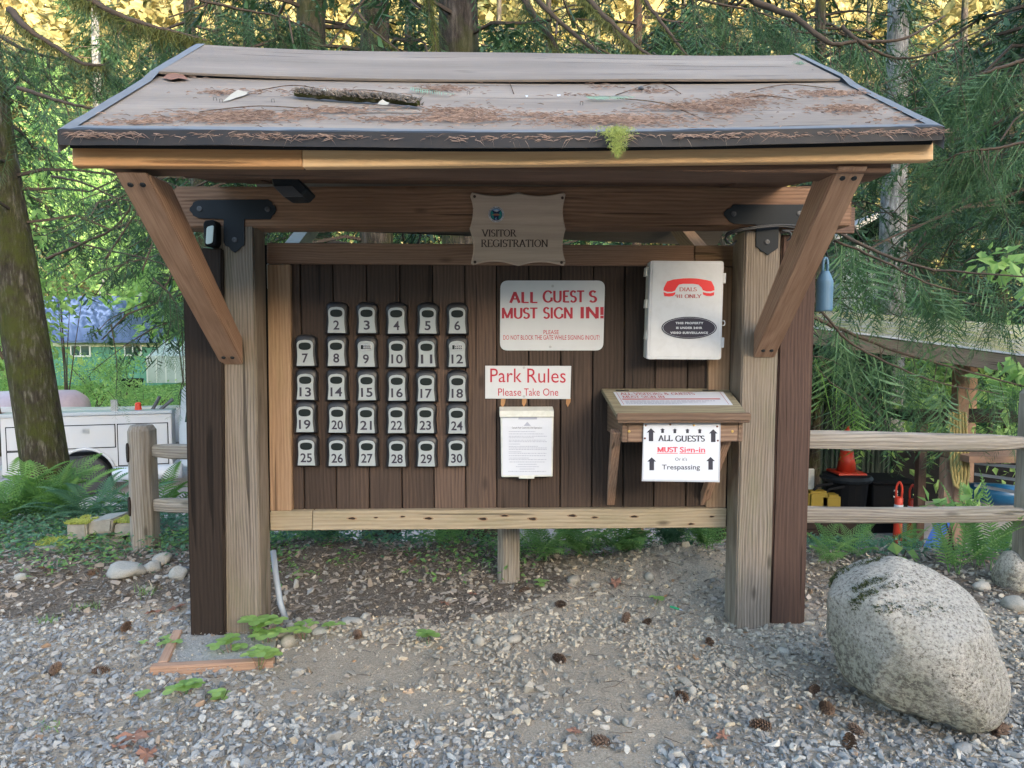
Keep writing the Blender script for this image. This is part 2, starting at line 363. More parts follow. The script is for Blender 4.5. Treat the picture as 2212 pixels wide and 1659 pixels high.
def scatter(TV, TF, P, X, Y, Z, sc, tint):
    """copies of one template (TV,TF) at P with axes X,Y,Z (n,3) and sizes sc (n,) or (n,3)"""
    n = len(P); k = len(TV); sc = np.asarray(sc)
    if sc.ndim == 1: sc = np.repeat(sc[:, None], 3, 1)
    A = TV[None]*sc[:, None, :]
    V = P[:, None, :]+A[..., 0:1]*X[:, None, :]+A[..., 1:2]*Y[:, None, :]+A[..., 2:3]*Z[:, None, :]
    Fc = (TF[None]+(np.arange(n)*k)[:, None, None]).reshape(-1, TF.shape[1])
    return V.reshape(-1, 3), Fc, np.repeat(np.asarray(tint), k)
def join(parts):
    Vs, Fs, Ts = [], [], []; n = 0
    for V, Fc, T in parts: Vs.append(V); Fs.append(Fc+n); Ts.append(T); n += len(V)
    return np.concatenate(Vs), np.concatenate(Fs), np.concatenate(Ts)
def unit(a): return a/np.maximum(np.linalg.norm(a, axis=1, keepdims=True), 1e-9)
def frames(D, U):
    """X along D, Z near U"""
    X = unit(D); Y = unit(np.cross(U, X)); Z = np.cross(X, Y); return X, Y, Z
def copy_tree(o, loc=None, rot=None, sc=None, label=None, parent=None):
    c = o.copy(); COL.objects.link(c)
    if parent is not None: c.parent = parent
    if loc is not None: c.location = loc
    if rot is not None: c.rotation_euler = rot
    if sc is not None: c.scale = sc
    if label: c['label'] = label
    for ch in o.children: copy_tree(ch, parent=c)
    return c
def snoise(x, y, s=1., seed=0):
    r = np.random.default_rng(seed); o = np.zeros_like(np.asarray(x, float)); a = 1.; t = 0
    for k in range(5):
        for _ in range(3):
            an = r.uniform(0, 2*math.pi); f = s*(2**k)*r.uniform(.7, 1.3)
            o += a*np.sin((x*math.cos(an)+y*math.sin(an))*f+r.uniform(0, 6.28)); t += a*.7
        a *= .55
    return o/t
# ------------------------------------------------------------------ lettering
_fc = {}
def glyphmesh(s, bold=0., sp=1.):
    k = (s, bold, sp)
    if k in _fc: return _fc[k]
    cu = bpy.data.curves.new('t', 'FONT'); cu.body = s; cu.offset = bold; cu.space_character = sp; cu.resolution_u = 3
    ob = bpy.data.objects.new('t', cu); COL.objects.link(ob)
    bpy.context.view_layer.update()
    me = bpy.data.meshes.new_from_object(ob.evaluated_get(bpy.context.evaluated_depsgraph_get()))
    V = [v.co.copy() for v in me.vertices]; Fc = [tuple(p.vertices) for p in me.polygons]
    bpy.data.objects.remove(ob); bpy.data.curves.remove(cu); bpy.data.meshes.remove(me)
    _fc[k] = (V, Fc); return V, Fc
def arc(cx, cy, rx, ry, a0, a1, n=9):
    return [(cx+rx*math.cos(R(a0+(a1-a0)*i/n)), cy+ry*math.sin(R(a0+(a1-a0)*i/n))) for i in range(n+1)]
SER = {  # width, strokes, serif positions (x, y)
 'V': (.78, [[(.06,1),(.39,0)],[(.39,0),(.72,1)]], [(.06,1),(.72,1)]), 'I': (.36, [[(.18,0),(.18,1)]], [(.18,0),(.18,1)]),
 'S': (.56, [arc(.28,.74,.2,.24,25,270)+arc(.28,.26,.22,.24,90,-155)], []), 'T': (.68, [[(.34,0),(.34,1)],[(.03,.97),(.65,.97)],[(.05,.97),(.05,.8)],[(.63,.97),(.63,.8)]], [(.34,0)]),
 'O': (.84, [arc(.42,.5,.35,.48,0,360,20)], []), 'R': (.76, [[(.16,0),(.16,1)],[(.16,.97),(.36,.97)]+arc(.36,.75,.2,.22,90,-90)+[(.16,.52)],[(.36,.52),(.7,0)]], [(.16,0),(.16,1),(.68,0)]),
 'E': (.66, [[(.16,0),(.16,1)],[(.16,.97),(.58,.97)],[(.58,.97),(.58,.82)],[(.16,.52),(.48,.52)],[(.16,.03),(.6,.03)],[(.6,.03),(.6,.2)]], [(.16,0),(.16,1)]),
 'G': (.84, [arc(.44,.5,.36,.48,35,325,18),[(.74,.42),(.74,.08)]], [(.74,.44)]), 'A': (.78, [[(.08,0),(.39,1)],[(.39,1),(.7,0)],[(.2,.36),(.58,.36)]], [(.08,0),(.7,0)]),
 'N': (.84, [[(.14,0),(.14,1)],[(.14,1),(.7,0)],[(.7,0),(.7,1)]], [(.14,0),(.08,1),(.7,1)]), 'D': (.84, [[(.16,0),(.16,1)],[(.16,.97),(.35,.97)]+arc(.35,.5,.4,.47,90,-90,12)+[(.16,.03)]], [(.16,0),(.16,1)]),
 'L': (.62, [[(.16,0),(.16,1)],[(.16,.03),(.58,.03)],[(.58,.03),(.58,.22)]], [(.16,0),(.16,1)]), 'Y': (.76, [[(.38,0),(.38,.45)],[(.38,.45),(.06,1)],[(.38,.45),(.7,1)]], [(.38,0),(.06,1),(.7,1)]),
 'U': (.8, [[(.14,1),(.14,.3)]+arc(.4,.3,.26,.28,180,360,10)+[(.66,1)]], [(.14,1),(.66,1)]), 'M': (1.0, [[(.14,0),(.14,1)],[(.14,1),(.5,.05)],[(.5,.05),(.86,1)],[(.86,1),(.86,0)]], [(.14,0),(.86,0),(.1,1),(.9,1)]),
 '9': (.56, [arc(.27,.7,.19,.26,0,360,14),[(.46,.7)]+arc(.2,.62,.26,.6,0,-80,6)], []), '1': (.4, [[(.22,0),(.22,1)],[(.22,1),(.08,.88)]], [(.22,0)]), ' ': (.38, [], []), '!': (.3, [[(.15,.3),(.15,1)],[(.15,0),(.15,.15)],[(.15,0),(.15,.24)]], []),
 'P': (.7, [[(.16,0),(.16,1)],[(.16,.97),(.36,.97)]+arc(.36,.73,.22,.24,90,-90)+[(.16,.49)]], [(.16,0),(.16,1)]), 'H': (.84, [[(.16,0),(.16,1)],[(.68,0),(.68,1)],[(.16,.5),(.68,.5)]], [(.16,0),(.16,1),(.68,0),(.68,1)]),
 '&': (.86, [arc(.36,.77,.16,.2,-40,220,10)+[(.72,.05)],[(.48,.63)]+arc(.34,.27,.24,.27,100,330,10)+[(.7,.5)]], [(.7,.5)]), 'W': (1.05, [[(.06,1),(.3,0)],[(.3,0),(.52,1)],[(.52,1),(.76,0)],[(.76,0),(1.0,1)]], [(.06,1),(1.0,1)]),
}
def serif(s, thick=.15, thin=.07, slab=.06, sans=False):
    V, Fc = [], []; x = 0.
    for ch in s:
        wd, st, se = SER[ch]
        for pl in st:
            if sans and len(pl) == 2 and math.dist(pl[0], pl[1]) < .22: continue
            L_ = []; Rr = []
            for i, (a, b) in enumerate(pl):
                p0 = pl[max(i-1, 0)]; p1 = pl[min(i+1, len(pl)-1)]; dx, dy = p1[0]-p0[0], p1[1]-p0[1]; l = math.hypot(dx, dy) or 1
                wv = (thin+(thick-thin)*abs(dy/l)**1.5)/2; nx, ny = -dy/l*wv, dx/l*wv
                L_.append((x+a+nx, b+ny)); Rr.append((x+a-nx, b-ny))
            n = len(V); V += [Vector((p[0], p[1], 0)) for p in L_+Rr]; m = len(pl)
            Fc += [(n+i, n+m+i, n+m+i+1, n+i+1) for i in range(m-1)]
        for a, b in (() if sans else se):
            n = len(V); hy = slab if b < .5 else -slab
            V += [Vector((x+a-.14, b, 0)), Vector((x+a+.14, b, 0)), Vector((x+a+.14, b+hy, 0)), Vector((x+a-.14, b+hy, 0))]
            Fc.append((n, n+1, n+2, n+3))
        x += wd
    return V, Fc
def lettering(s, rect, yl, mat, parent, bold=0., ser=False, sp=1., name='lettering', plane=None, bb=None, thick=.15, thin=.07):
    """flat letters filling the picture rectangle (u0,v0,u1,v1) on the plane yl (or a given plane function)"""
    V, Fc = serif(s, thick, thin, sans=(ser == 'sans')) if ser else glyphmesh(s, bold, sp)
    x0, x1 = min(v.x for v in V), max(v.x for v in V); y0, y1 = min(v.y for v in V), max(v.y for v in V)
    if bb: y0, y1 = bb
    u0, v0, u1, v1 = rect
    pl = plane or (lambda u, v: KP(u, v, yl))
    A, B, Cc = pl(u0, v1), pl(u1, v1), pl(u0, v0)
    mb = MB(); mb.add([A+(B-A)*((v.x-x0)/(x1-x0))+(Cc-A)*((v.y-y0)/(y1-y0)) for v in V], Fc)
    return mb.build(name, mat, parent, normals=False)
# ------------------------------------------------------------------ the ground: one sheet from the road edge to the far valley side
def Hgt(x, y):
    x = np.asarray(x, float); y = np.asarray(y, float)
    edge = 3.68+.06*np.sin(x*1.3)-.03*x-.10*np.clip(x-.9, 0, 2)+.5*np.clip(-x-1.2, 0, 1)
    t = np.clip((y-edge)/4.2, 0, 1); t = t*t*(3-2*t)
    h = -1.66*t
    side = np.clip((np.abs(x)-9)/14, 0, 1)
    near = np.exp(-((y-3.6)/.25)**2)*.02*(1+.6*np.sin(x*2.1))
    mound = .15*np.exp(-((x-.80)/.30)**2-((y-3.48)/.16)**2)*.7+.07*np.exp(-((x+.30)/.16)**2-((y-3.8)/.14)**2)+.08*np.exp(-((x+1.0)/.4)**2-((y-3.75)/.2)**2)
    back = np.clip((y-3.0)/.6, 0, 1)*.03
    bump_ = .010*snoise(x, y, 6., 3)+.02*snoise(x, y, 1.7, 4)*np.clip(y/3, 0, 1)
    far = np.clip((y-52)/85., 0, 1)
    hill = far*far*(3-2*far)*53*(1+.10*np.sin(x*.022+1.5)+.04*np.sin(x*.11))+np.clip(y-52, 0, 60)*.12
    return -.024*(1-np.clip((y-3.0)/.4, 0, 1))+h+near+mound+back+bump_+hill+.25*snoise(x, y, .12, 6)*np.clip((y-20)/10, 0, 1)
def Hg(x, y): return float(Hgt(np.array([x]), np.array([y]))[0])
def GP(u, v):               # point of the real ground under a picture position (near ground)
    r = ray(u, v); t = .5
    for i in range(4000):
        p = CO+r*t
        if p.z < Hg(p.x, p.y): break
        t += .01 if t < 8 else .05
    return CO+r*t
def axis_(dense0, dense1, step, lo, hi, n):
    a = np.arange(dense0, dense1, step); g = np.linspace(0, 1, n+1)[1:]
    up_ = dense1+(hi-dense1)*g**2.2; dn = dense0-(dense0-lo)*g**2.2
    return np.concatenate([dn[::-1], a, up_])
xs = axis_(-3.2, 3.2, .035, -170, 170, 60); ys = axis_(1.2, 5.2, .035, -30, 175, 75)
XX, YY = np.meshgrid(xs, ys, indexing='xy'); ZZ = Hgt(XX, YY)
nx, ny = len(xs), len(ys); idx = np.arange(nx*ny).reshape(ny, nx)
Fq = np.stack([idx[:-1, :-1], idx[:-1, 1:], idx[1:, 1:], idx[1:, :-1]], -1).reshape(-1, 4)
mg, nt, b = newmat('dirt_moss_and_lawn')
tc = nt.nodes.new('ShaderNodeTexCoord').outputs['Object']
n1 = N(nt, 'TexNoise', None, Vector=tc, Scale=130., Detail=5., Roughness=.75).outputs[0]
n2 = N(nt, 'TexNoise', None, Vector=tc, Scale=7., Detail=7., Roughness=.65).outputs[0]
dirt = ramp(nt, n1, [(.3, (.20, .165, .125)), (.55, (.37, .315, .25)), (.75, (.50, .44, .36))])
lit = ramp(nt, n1, [(.3, (.065, .053, .043)), (.55, (.16, .133, .108)), (.78, (.29, .25, .215))])
mossc = ramp(nt, n1, [(.3, (.02, .03, .008)), (.7, (.09, .12, .03))])
grassc = ramp(nt, N(nt, 'TexNoise', None, Vector=tc, Scale=2.2, Detail=8., Roughness=.7).outputs[0], [(.35, (.06, .13, .02)), (.7, (.17, .30, .05))])
roadc = ramp(nt, N(nt, 'TexNoise', None, Vector=tc, Scale=9., Detail=9., Roughness=.8).outputs[0], [(.3, (.27, .245, .235)), (.7, (.50, .465, .455))])
woodsc = ramp(nt, n2, [(.35, (.10, .095, .03)), (.7, (.34, .27, .08))])  # far slope ground, gold of the evening sun mixed into its colour
def an(k): return nt_attr(nt, k).outputs['Fac']
c = mixc(nt, ramp(nt, mth(nt, 'ADD', an('litter'), mth(nt, 'MULTIPLY', mth(nt, 'SUBTRACT', n2, .5), .9)), [(.4, gr(0)), (.6, gr(1))]), dirt, lit)
c = mixc(nt, ramp(nt, mth(nt, 'ADD', an('mossy'), mth(nt, 'MULTIPLY', mth(nt, 'SUBTRACT', n2, .5), 1.4)), [(.45, gr(0)), (.7, gr(1))]), c, mossc)
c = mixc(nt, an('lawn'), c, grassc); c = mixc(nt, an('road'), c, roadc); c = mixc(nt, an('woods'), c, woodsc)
setp(nt, b, Base_Color=c, Roughness=.95, Specular_IOR_Level=.15)
bump(nt, b, mth(nt, 'ADD', n1, mth(nt, 'MULTIPLY', n2, 1.5)), .8, .012)
gnd = npmesh('ground', np.stack([XX, YY, ZZ], -1).reshape(-1, 3), Fq, mg, smooth=True); gnd['kind'] = 'structure'
def litter_mask(x, y):
    m = np.clip((y-(3.02+.10*np.sin(x*3)+.16*snoise(x, y, 4, 9)))/.14, 0, 1)
    m2 = np.clip((-1.25-x)/.25, 0, 1)*np.clip((y-(2.95+.15*snoise(x, y, 3, 2)))/.2, 0, 1)
    m3 = np.clip((x-1.15)/.2, 0, 1)*np.clip((y-2.95)/.2, 0, 1)*.6
    m = m*np.clip(1.-.6*(x-.0)/.35, .4, 1); return np.clip(np.maximum(m*np.where(np.abs(x) < 1.4, 1, .8), np.maximum(m2, m3)), 0, 1)
def smst(a, lo, hi): return np.clip((a-lo)/(hi-lo), 0, 1)
xf, yf = XX.ravel(), YY.ravel()
rd = smst(yf, 6.3, 7.5)*(1-smst(yf, 17, 19))*np.ones_like(xf)
road = np.maximum(rd*(1-smst(xf, 5.5, 7)), 0)
shed_floor = smst(xf, 2.5, 4)*smst(yf, 5.5, 7)*(1-smst(yf, 16, 20))*.2
at = {'litter': litter_mask(xf, yf)*(1-smst(yf, 5, 8)), 'mossy': smst(yf, 3.55, 4.1)*(1-smst(yf, 6, 8))*.75,
      'lawn': smst(yf, 17, 19)*(1-smst(yf, 48, 56)), 'road': np.clip(road+shed_floor, 0, 1), 'woods': smst(yf, 48, 60)}
for k, a_ in at.items():
    q = gnd.data.attributes.new(k, 'FLOAT', 'POINT'); q.data.foreach_set('value', a_.astype(np.float32))
# unseen ridge added behind the camera to shade the board: low evening sun only reaches the far slope
th = np.linspace(R(60), R(235), 60); rad = np.linspace(60, 260, 14)
TH, RA = np.meshgrid(th, rad); hz_ = np.clip((RA-60)/90, 0, 1)**1.1*40*(1+.12*np.sin(TH*5)+.06*np.sin(TH*17+2))*np.clip((TH-R(60))/R(30), 0, 1)
PX = RA*np.sin(TH); PY = RA*np.cos(TH)
ii = np.arange(TH.size).reshape(TH.shape); Fr = np.stack([ii[:-1, :-1], ii[:-1, 1:], ii[1:, 1:], ii[1:, :-1]], -1).reshape(-1, 4)
mr = plain('shading_ridge_green', (.035, .055, .025), .95, dirt=.8, dscale=.3, dcol=(.06, .08, .03), bumpst=1.)
rg = npmesh('shading_ridge', np.stack([PX, PY, hz_-1.9], -1).reshape(-1, 3), Fr, mr, smooth=True); rg['kind'] = 'structure'

# ------------------------------------------------------------------ the notice board shelter
kz = thing('notice_shelter', 'wooden visitor registration shelter with pitched roof on four posts beside gravel', 'notice board', (0, 0, 0))
VX = (1, 0, 0); VY = (0, 1, 0); VZ = (0, 0, 1)
def post(q, y0, y1, mat, tint=0., bev=.006, label=None):
    o = MB().pix(q, y0, y1).build('post', mat, kz, bevel=bev, L=VZ, tint=tint, seg=2, jit=.0007, cuts=6)
    if label: o['label'] = label
    return o
post([(487, 1404), (565, 1404), (548, 486), (471, 486)], 0, .14, MT['post'])
post([(412, 1412), (486, 1412), (479, 536), (393, 536)], -.02, .10, MT['dark_post'], label='dark brown post bolted outside the left post')
post([(1587, 1396), (1662, 1398), (1688, 500), (1609, 498)], 0, .14, MT['post'], .06)
post([(1663, 1380), (1737, 1378), (1766, 510), (1690.5, 506)], .04, .16, MT['red_post'], label='red brown post bolted outside the right post')
# header beam
MB().pix([(376, 491), (1840, 488), (1840, 402), (376, 402)], 0, .14).build('beam', MT['beam'], kz, bevel=.006, L=VX, seg=2, jit=.001, cuts=8)
# rear lower beam seen through the gap above the panel
def rear_eave():
    A = KP(300, 468, 1.0); B = KP(1840, 506, 1.0); m = MB()
    m.prism([(A.x, A.z), (B.x, B.z), (B.x, B.z+.14), (A.x, A.z+.14)], .97, 1.0)
    return m.build('rear_fascia', MT['soffit'], kz, L=VX, bevel=.003)
rear_eave()
# braces
def brace(ut, ub, vt, vb, hw=.044):
    xt = KP(ut, vt, -.80).x; xb = KP(ub, vb, 0).x; zt = KP(ut, vt, -.86).z; zb = KP(ub, vb, 0).z
    pts = [(0, zb, xb), (-.86, zt, xt), (-.86+.155, zt, xt), (-.001, zb+.107, xb)]
    V = [(x-hw, y, z) for y, z, x in pts]+[(x+hw, y, z) for y, z, x in pts]
    m = MB(); m.add(V, [(0, 1, 2, 3), (7, 6, 5, 4), (0, 4, 5, 1), (1, 5, 6, 2), (2, 6, 7, 3), (3, 7, 4, 0)])
    L = Vector((xt-xb, -.86, zt-zb)).normalized()
    o = m.build('brace', MT['brace'], kz, bevel=.004, L=L, seg=2, cuts=4)
    nrm = Vector((0, -(zt-zb), -.86)).normalized()
    def at(f, dx):
        p = Vector((xb+(xt-xb)*f+dx, -.86*f, zb+(zt-zb)*f)); return p
    for f in (.055, .955):
        for dx in (-.017, .017):
            s = MB(); p = at(f, dx); n_ = Vector((0, -(zt-zb), -.86)).normalized(); n_ = Vector((0, -.56, -.83))
            s.tube([p-n_*.002, p+n_*.004], [.009, .007], 10); s.build('screw', MT['iron'], o, smooth=False)
    return o
brace(304, 501, 372, 788); brace(1822, 1650, 358, 773)
# rear braces; the left one off-white, with back light put into its colour
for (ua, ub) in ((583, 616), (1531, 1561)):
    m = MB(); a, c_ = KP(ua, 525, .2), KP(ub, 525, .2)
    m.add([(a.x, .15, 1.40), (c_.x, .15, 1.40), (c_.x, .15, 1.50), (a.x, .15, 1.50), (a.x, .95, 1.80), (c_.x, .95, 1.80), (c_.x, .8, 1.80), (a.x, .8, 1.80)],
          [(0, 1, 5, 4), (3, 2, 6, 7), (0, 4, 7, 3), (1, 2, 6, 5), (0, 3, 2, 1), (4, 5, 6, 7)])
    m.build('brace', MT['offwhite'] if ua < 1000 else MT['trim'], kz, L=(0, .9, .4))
# roof -------------------------------------------------------------
roof = bpy.data.objects.new('roof', bpy.data.meshes.new('roof')); COL.objects.link(roof); roof.parent = kz; OFF['roof'] = OFF[kz.name]
front = [(133, 287), (520, 290), (1106, 295), (1600, 289), (2032, 280)]; back = [(430, 105), (737, 117), (1106, 124), (1474, 128), (1722, 126)]
YF, YB = -.93, .05
FP = [KP(u, v, YF) for u, v in front]; BP = [KP(u, v, YB) for u, v in back]
def lerpline(P, s):
    s = min(max(s, 0), 1)*4; i = min(int(s), 3); f = s-i
    def cat(a, b, c, d, t): return b+(c-a)*(t*.5)+(a*2-b*5+c*4-d)*(t*t*.5)+(b*3-a-c*3+d)*(t*t*t*.5)
    g = lambda k: P[min(max(k, 0), 4)]
    return cat(g(i-1), g(i), g(i+1), g(i+2), f)
def RS(s, t, h=0.):
    p = lerpline(FP, s).lerp(lerpline(BP, s), t); return p+Vector((0, -.50, .86))*h
def board(t0, t1, s0, s1, h0, h1, name, mat, parent, n=24, wave=0., tint=0., kr=None):
    V = []; Fc = []; m = 5
    for j in range(m+1):
        for i in range(n+1):
            s = s0+(s1-s0)*i/n; t = t0+(t1-t0)*j/m
            V.append(RS(s, t, h1+wave*math.sin(s*9+t*3)*.5))
    k = len(V)
    for j in range(m+1):
        for i in range(n+1):
            s = s0+(s1-s0)*i/n; t = t0+(t1-t0)*j/m
            V.append(RS(s, t, h0+wave*math.sin(s*9+t*3)*.5))
    q = lambda i, j: j*(n+1)+i
    for j in range(m):
        for i in range(n):
            Fc.append((q(i, j), q(i+1, j), q(i+1, j+1), q(i, j+1))); Fc.append((k+q(i, j+1), k+q(i+1, j+1), k+q(i+1, j), k+q(i, j)))
    for i in range(n): Fc.append((k+q(i, 0), k+q(i+1, 0), q(i+1, 0), q(i, 0))); Fc.append((q(i, m), q(i+1, m), k+q(i+1, m), k+q(i, m)))
    for j in range(m): Fc.append((q(0, j), q(0, j+1), k+q(0, j+1), k+q(0, j))); Fc.append((k+q(n, j), k+q(n, j+1), q(n, j+1), q(n, j)))
    mb = MB(); mb.add(V, Fc); return mb.build(name, mat, parent, L=VX, tint=tint)
board(.0, .575, .012, .988, -.018, 0, 'roof_board', MT['ply'], roof, tint=.0)
board(.568, 1.0, .02, .98, .007, .015, 'roof_board', MT['ply'], roof, tint=-.04, wave=.006)
board(.0, 1., .01, .99, -.04, -.024, 'seam_shade_sheet', MT['black'], roof)  # black sheet added below the boards so the seam reads as shade
# rear slope, out of sight from the front, dark underneath
m = MB()
A = [RS(0, 1), RS(1, 1)]; zr = 1.76
m.hexa([(A[0].x, .06, A[0].z-.03), (A[1].x, .06, A[1].z-.03), (A[1].x, 1.02, 1.70), (A[0].x, 1.02, 1.78), (A[0].x, .06, A[0].z-.006), (A[1].x, .06, A[1].z-.006), (A[1].x, 1.02, 1.73), (A[0].x, 1.02, 1.81)])
m.build('roof_board', MT['ply'], roof, L=VX, tint=-.1)
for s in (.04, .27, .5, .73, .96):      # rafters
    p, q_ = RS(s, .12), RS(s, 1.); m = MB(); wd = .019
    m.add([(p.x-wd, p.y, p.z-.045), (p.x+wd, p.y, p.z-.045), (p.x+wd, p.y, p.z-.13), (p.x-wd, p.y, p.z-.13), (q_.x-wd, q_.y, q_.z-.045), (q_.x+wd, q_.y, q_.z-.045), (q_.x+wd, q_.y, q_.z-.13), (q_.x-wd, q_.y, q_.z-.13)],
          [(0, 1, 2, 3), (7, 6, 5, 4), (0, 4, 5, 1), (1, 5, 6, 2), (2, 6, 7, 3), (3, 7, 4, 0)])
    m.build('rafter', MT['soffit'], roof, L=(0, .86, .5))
# flashing: front drip edge and the two rakes
m = MB(); n = 30; V = []; Fc = []
lowv = [313, 316, 321, 314, 301]
for i in range(n+1):
    s = i/n; a = RS(s, 0, .004); k = s*4; j = min(int(k), 3); f = k-j
    lv = lowv[j]*(1-f)+lowv[j+1]*f; uu = 137+(2026-137)*s
    z = KP(uu, lv, YF-.012).z; w_ = .0025*math.sin(s*21)+.002*math.sin(s*47)
    xx = a.x; up_ = RS(s, .022, .007+w_*.4)
    V += [up_, Vector((xx, YF-.012+w_, a.z+.003)), Vector((xx, YF-.014+w_*1.5, z)), Vector((xx, YF-.004, z+.002)), Vector((xx, YF-.001, a.z-.004))]
for i in range(n):
    for j in range(4): Fc.append((i*5+j, (i+1)*5+j, (i+1)*5+j+1, i*5+j+1))
m.add(V, Fc); m.build('drip_edge', MT['flash'], roof, smooth=False, normals=False)
for s0, s1 in ((-.001, .0215), (.983, 1.001)):
    V = []; Fc = []; n = 14
    out = s0 if s0 < .5 else s1; inn = s1 if s0 < .5 else s0
    for i in range(n+1):
        t = -.004+1.008*i/n; w_ = .003*math.sin(i*2.1)
        hh_ = .018 if t > .56 else .006; a = RS(inn, t, hh_); c_ = RS(out, t, .009+w_*.3+(.009 if t > .56 else 0)); d_ = c_+Vector((0, 0, -.06)); V += [a, c_, d_]
        V[-2].x += (-.006 if s0 < .5 else .006)*1.; V[-1].x = V[-2].x
    for i in range(n):
        for j in range(2): Fc.append((i*3+j, (i+1)*3+j, (i+1)*3+j+1, i*3+j+1))
    m = MB(); m.add(V, Fc); m.build('rake_flashing', MT['flash_top'], roof, normals=False)
    if s0 > .5: pass
V = []; Fc = []                       # bright turned-down lip of the drip edge on top
for i in range(31):
    s = i/30; wv = .004+.006*max(0, math.sin(s*5+.4)); V += [RS(s, -.004, .0085), RS(s, .026+wv, .0085)]
for i in range(30): Fc.append((2*i, 2*i+2, 2*i+3, 2*i+1))
m = MB(); m.add(V, Fc); m.build('drip_lip', MT['flash_top'], roof, normals=False)
# fascia boards
def fascia(u0, v0t, v0b, u1, v1t, v1b, mat, tint=0., lab=None, n=6):
    V = []
    m = MB(); P = [KP(u0, v0b, -.885), KP(u1, v1b, -.885), KP(u1, v1t-9, -.885), KP(u0, v0t-9, -.885)]
    m.prism([(p.x, p.z) for p in P], -.885, -.85); o = m.build('fascia_board', mat, kz, bevel=.003, L=VX, tint=tint, cuts=3)
    if lab: o['label'] = lab
fascia(155, 318, 358, 652, 321, 360, MT['fascia_old'], .0, 'darker orange brown fascia board at the left')
fascia(652.6, 321, 361, 2017, 301, 346, MT['fascia'], .05, 'long honey coloured fascia board')
# soffit boards and the boards stacked over the beam
def slab(name, u0, u1, v, ya, yb, th, mat, tint=0., dz=0., tilt=0.):
    a, c_ = KP(u0, v, ya), KP(u1, v, ya); z = (a.z+c_.z)/2+dz; m = MB()
    m.hexa([(a.x, ya, z), (c_.x, ya, z), (c_.x, yb, z+tilt), (a.x, yb, z+tilt), (a.x, ya, z+th), (c_.x, ya, z+th), (c_.x, yb, z+th+tilt), (a.x, yb, z+th+tilt)])
    return m.build(name, mat, kz, bevel=.003, L=VX, tint=tint)
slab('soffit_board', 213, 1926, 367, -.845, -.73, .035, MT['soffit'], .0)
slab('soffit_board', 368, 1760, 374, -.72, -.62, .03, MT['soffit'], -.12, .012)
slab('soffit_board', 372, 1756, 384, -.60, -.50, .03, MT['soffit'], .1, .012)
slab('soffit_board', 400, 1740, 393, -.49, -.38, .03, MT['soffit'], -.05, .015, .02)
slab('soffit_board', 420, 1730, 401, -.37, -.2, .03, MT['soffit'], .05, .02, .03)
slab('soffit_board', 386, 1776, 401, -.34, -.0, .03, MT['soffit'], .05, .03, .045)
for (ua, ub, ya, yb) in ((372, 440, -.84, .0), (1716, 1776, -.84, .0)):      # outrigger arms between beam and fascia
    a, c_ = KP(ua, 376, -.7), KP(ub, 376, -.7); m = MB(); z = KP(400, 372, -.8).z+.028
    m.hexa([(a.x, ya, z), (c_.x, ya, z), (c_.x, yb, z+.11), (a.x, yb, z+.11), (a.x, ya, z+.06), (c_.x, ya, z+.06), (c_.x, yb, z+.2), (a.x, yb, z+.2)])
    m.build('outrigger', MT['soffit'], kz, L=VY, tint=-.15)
# panel
YP = .16
pb = [628, 653, 723, 795, 866, 936, 1005, 1073, 1142, 1211, 1280, 1348, 1415, 1485, 1534]
tn = [-.2, -.3, -.12, -.05, .05, .75, .5, .0, -.2, .05, -.3, -.36, -.1, -.3]
wall = None
zb, zt_ = KP(1100, 1112, YP).z, KP(1100, 565, YP).z
for i in range(14):
    x0, x1 = KX(pb[i], YP), KX(pb[i+1], YP); dy = random.uniform(-.002, .002)
    MB().box((x0+.0022, YP+dy, zb), (x1-.0022, YP+.02, zt_)).build('plank', MT['plank'], kz, bevel=.0025, L=VZ, tint=tn[i])
MB().box((KX(540, YP), YP+.021, KP(1100, 1146, YP).z+.004), (KX(1625, YP), YP+.03, KP(1100, 530, YP).z)).build('backing_board', MT['black'], kz)
MB().pix([(576, 569), (1500, 574.5), (1500, 530), (576, 524)], .135, .17).build('trim_board', MT['brace'], kz, bevel=.003, L=VX, tint=-.25)
MB().pix([(1501, 574.5), (1590, 575), (1590, 530), (1501, 530)], .135, .17).build('trim_board', MT['trim'], kz, bevel=.003, L=VX, tint=-.2)
MB().pix([(583, 1104), (630, 1104), (627, 571), (577, 571)], .135, .17).build('trim_board', MT['trim'], kz, bevel=.003, L=VZ, tint=.1)
MB().pix([(1526, 1097), (1568, 1097), (1583, 577), (1534, 577)], .135, .17).build('trim_board', MT['trim'], kz, bevel=.003, L=VZ, tint=-.15)
MB().pix([(583, 1147), (673.5, 1146), (674.5, 1104), (583, 1105)], .125, .17).build('bottom_rail', MT['rail_low'], kz, bevel=.003, L=VX, tint=.0)
MB().pix([(674.5, 1146), (1568, 1140), (1570, 1098), (675.5, 1104)], .125, .17).build('bottom_rail', MT['rail_low'], kz, bevel=.003, L=VX, tint=.06)
for uc, vc, rr in ((760, 1112, 9), (812, 1110, 5), (870, 1108, 6), (925, 1112, 9), (1043, 1113, 10), (1090, 1106, 8), (1150, 1113, 10), (1236, 1106, 9), (1285, 1110, 7), (1370, 1108, 8), (1493, 1124, 7), (1538, 1108, 6)):
    p = KP(uc, vc+8, .1235); r_ = rr/560
    for sc_, y_, mt_ in ((1., .1240, 'trim'), (.68, .1234, 'dark_post')):
        m = MB(); m.prism([(p.x+sc_*r_*1.35*math.cos(a)*(1+.12*math.sin(2*a+rr)), p.z+sc_*r_*.42*math.sin(a)*(1+.2*math.cos(3*a+rr))) for a in [k*math.pi/8 for k in range(16)]], y_, .127)
        m.build('knot', MT[mt_], kz, L=VX, tint=-.1)
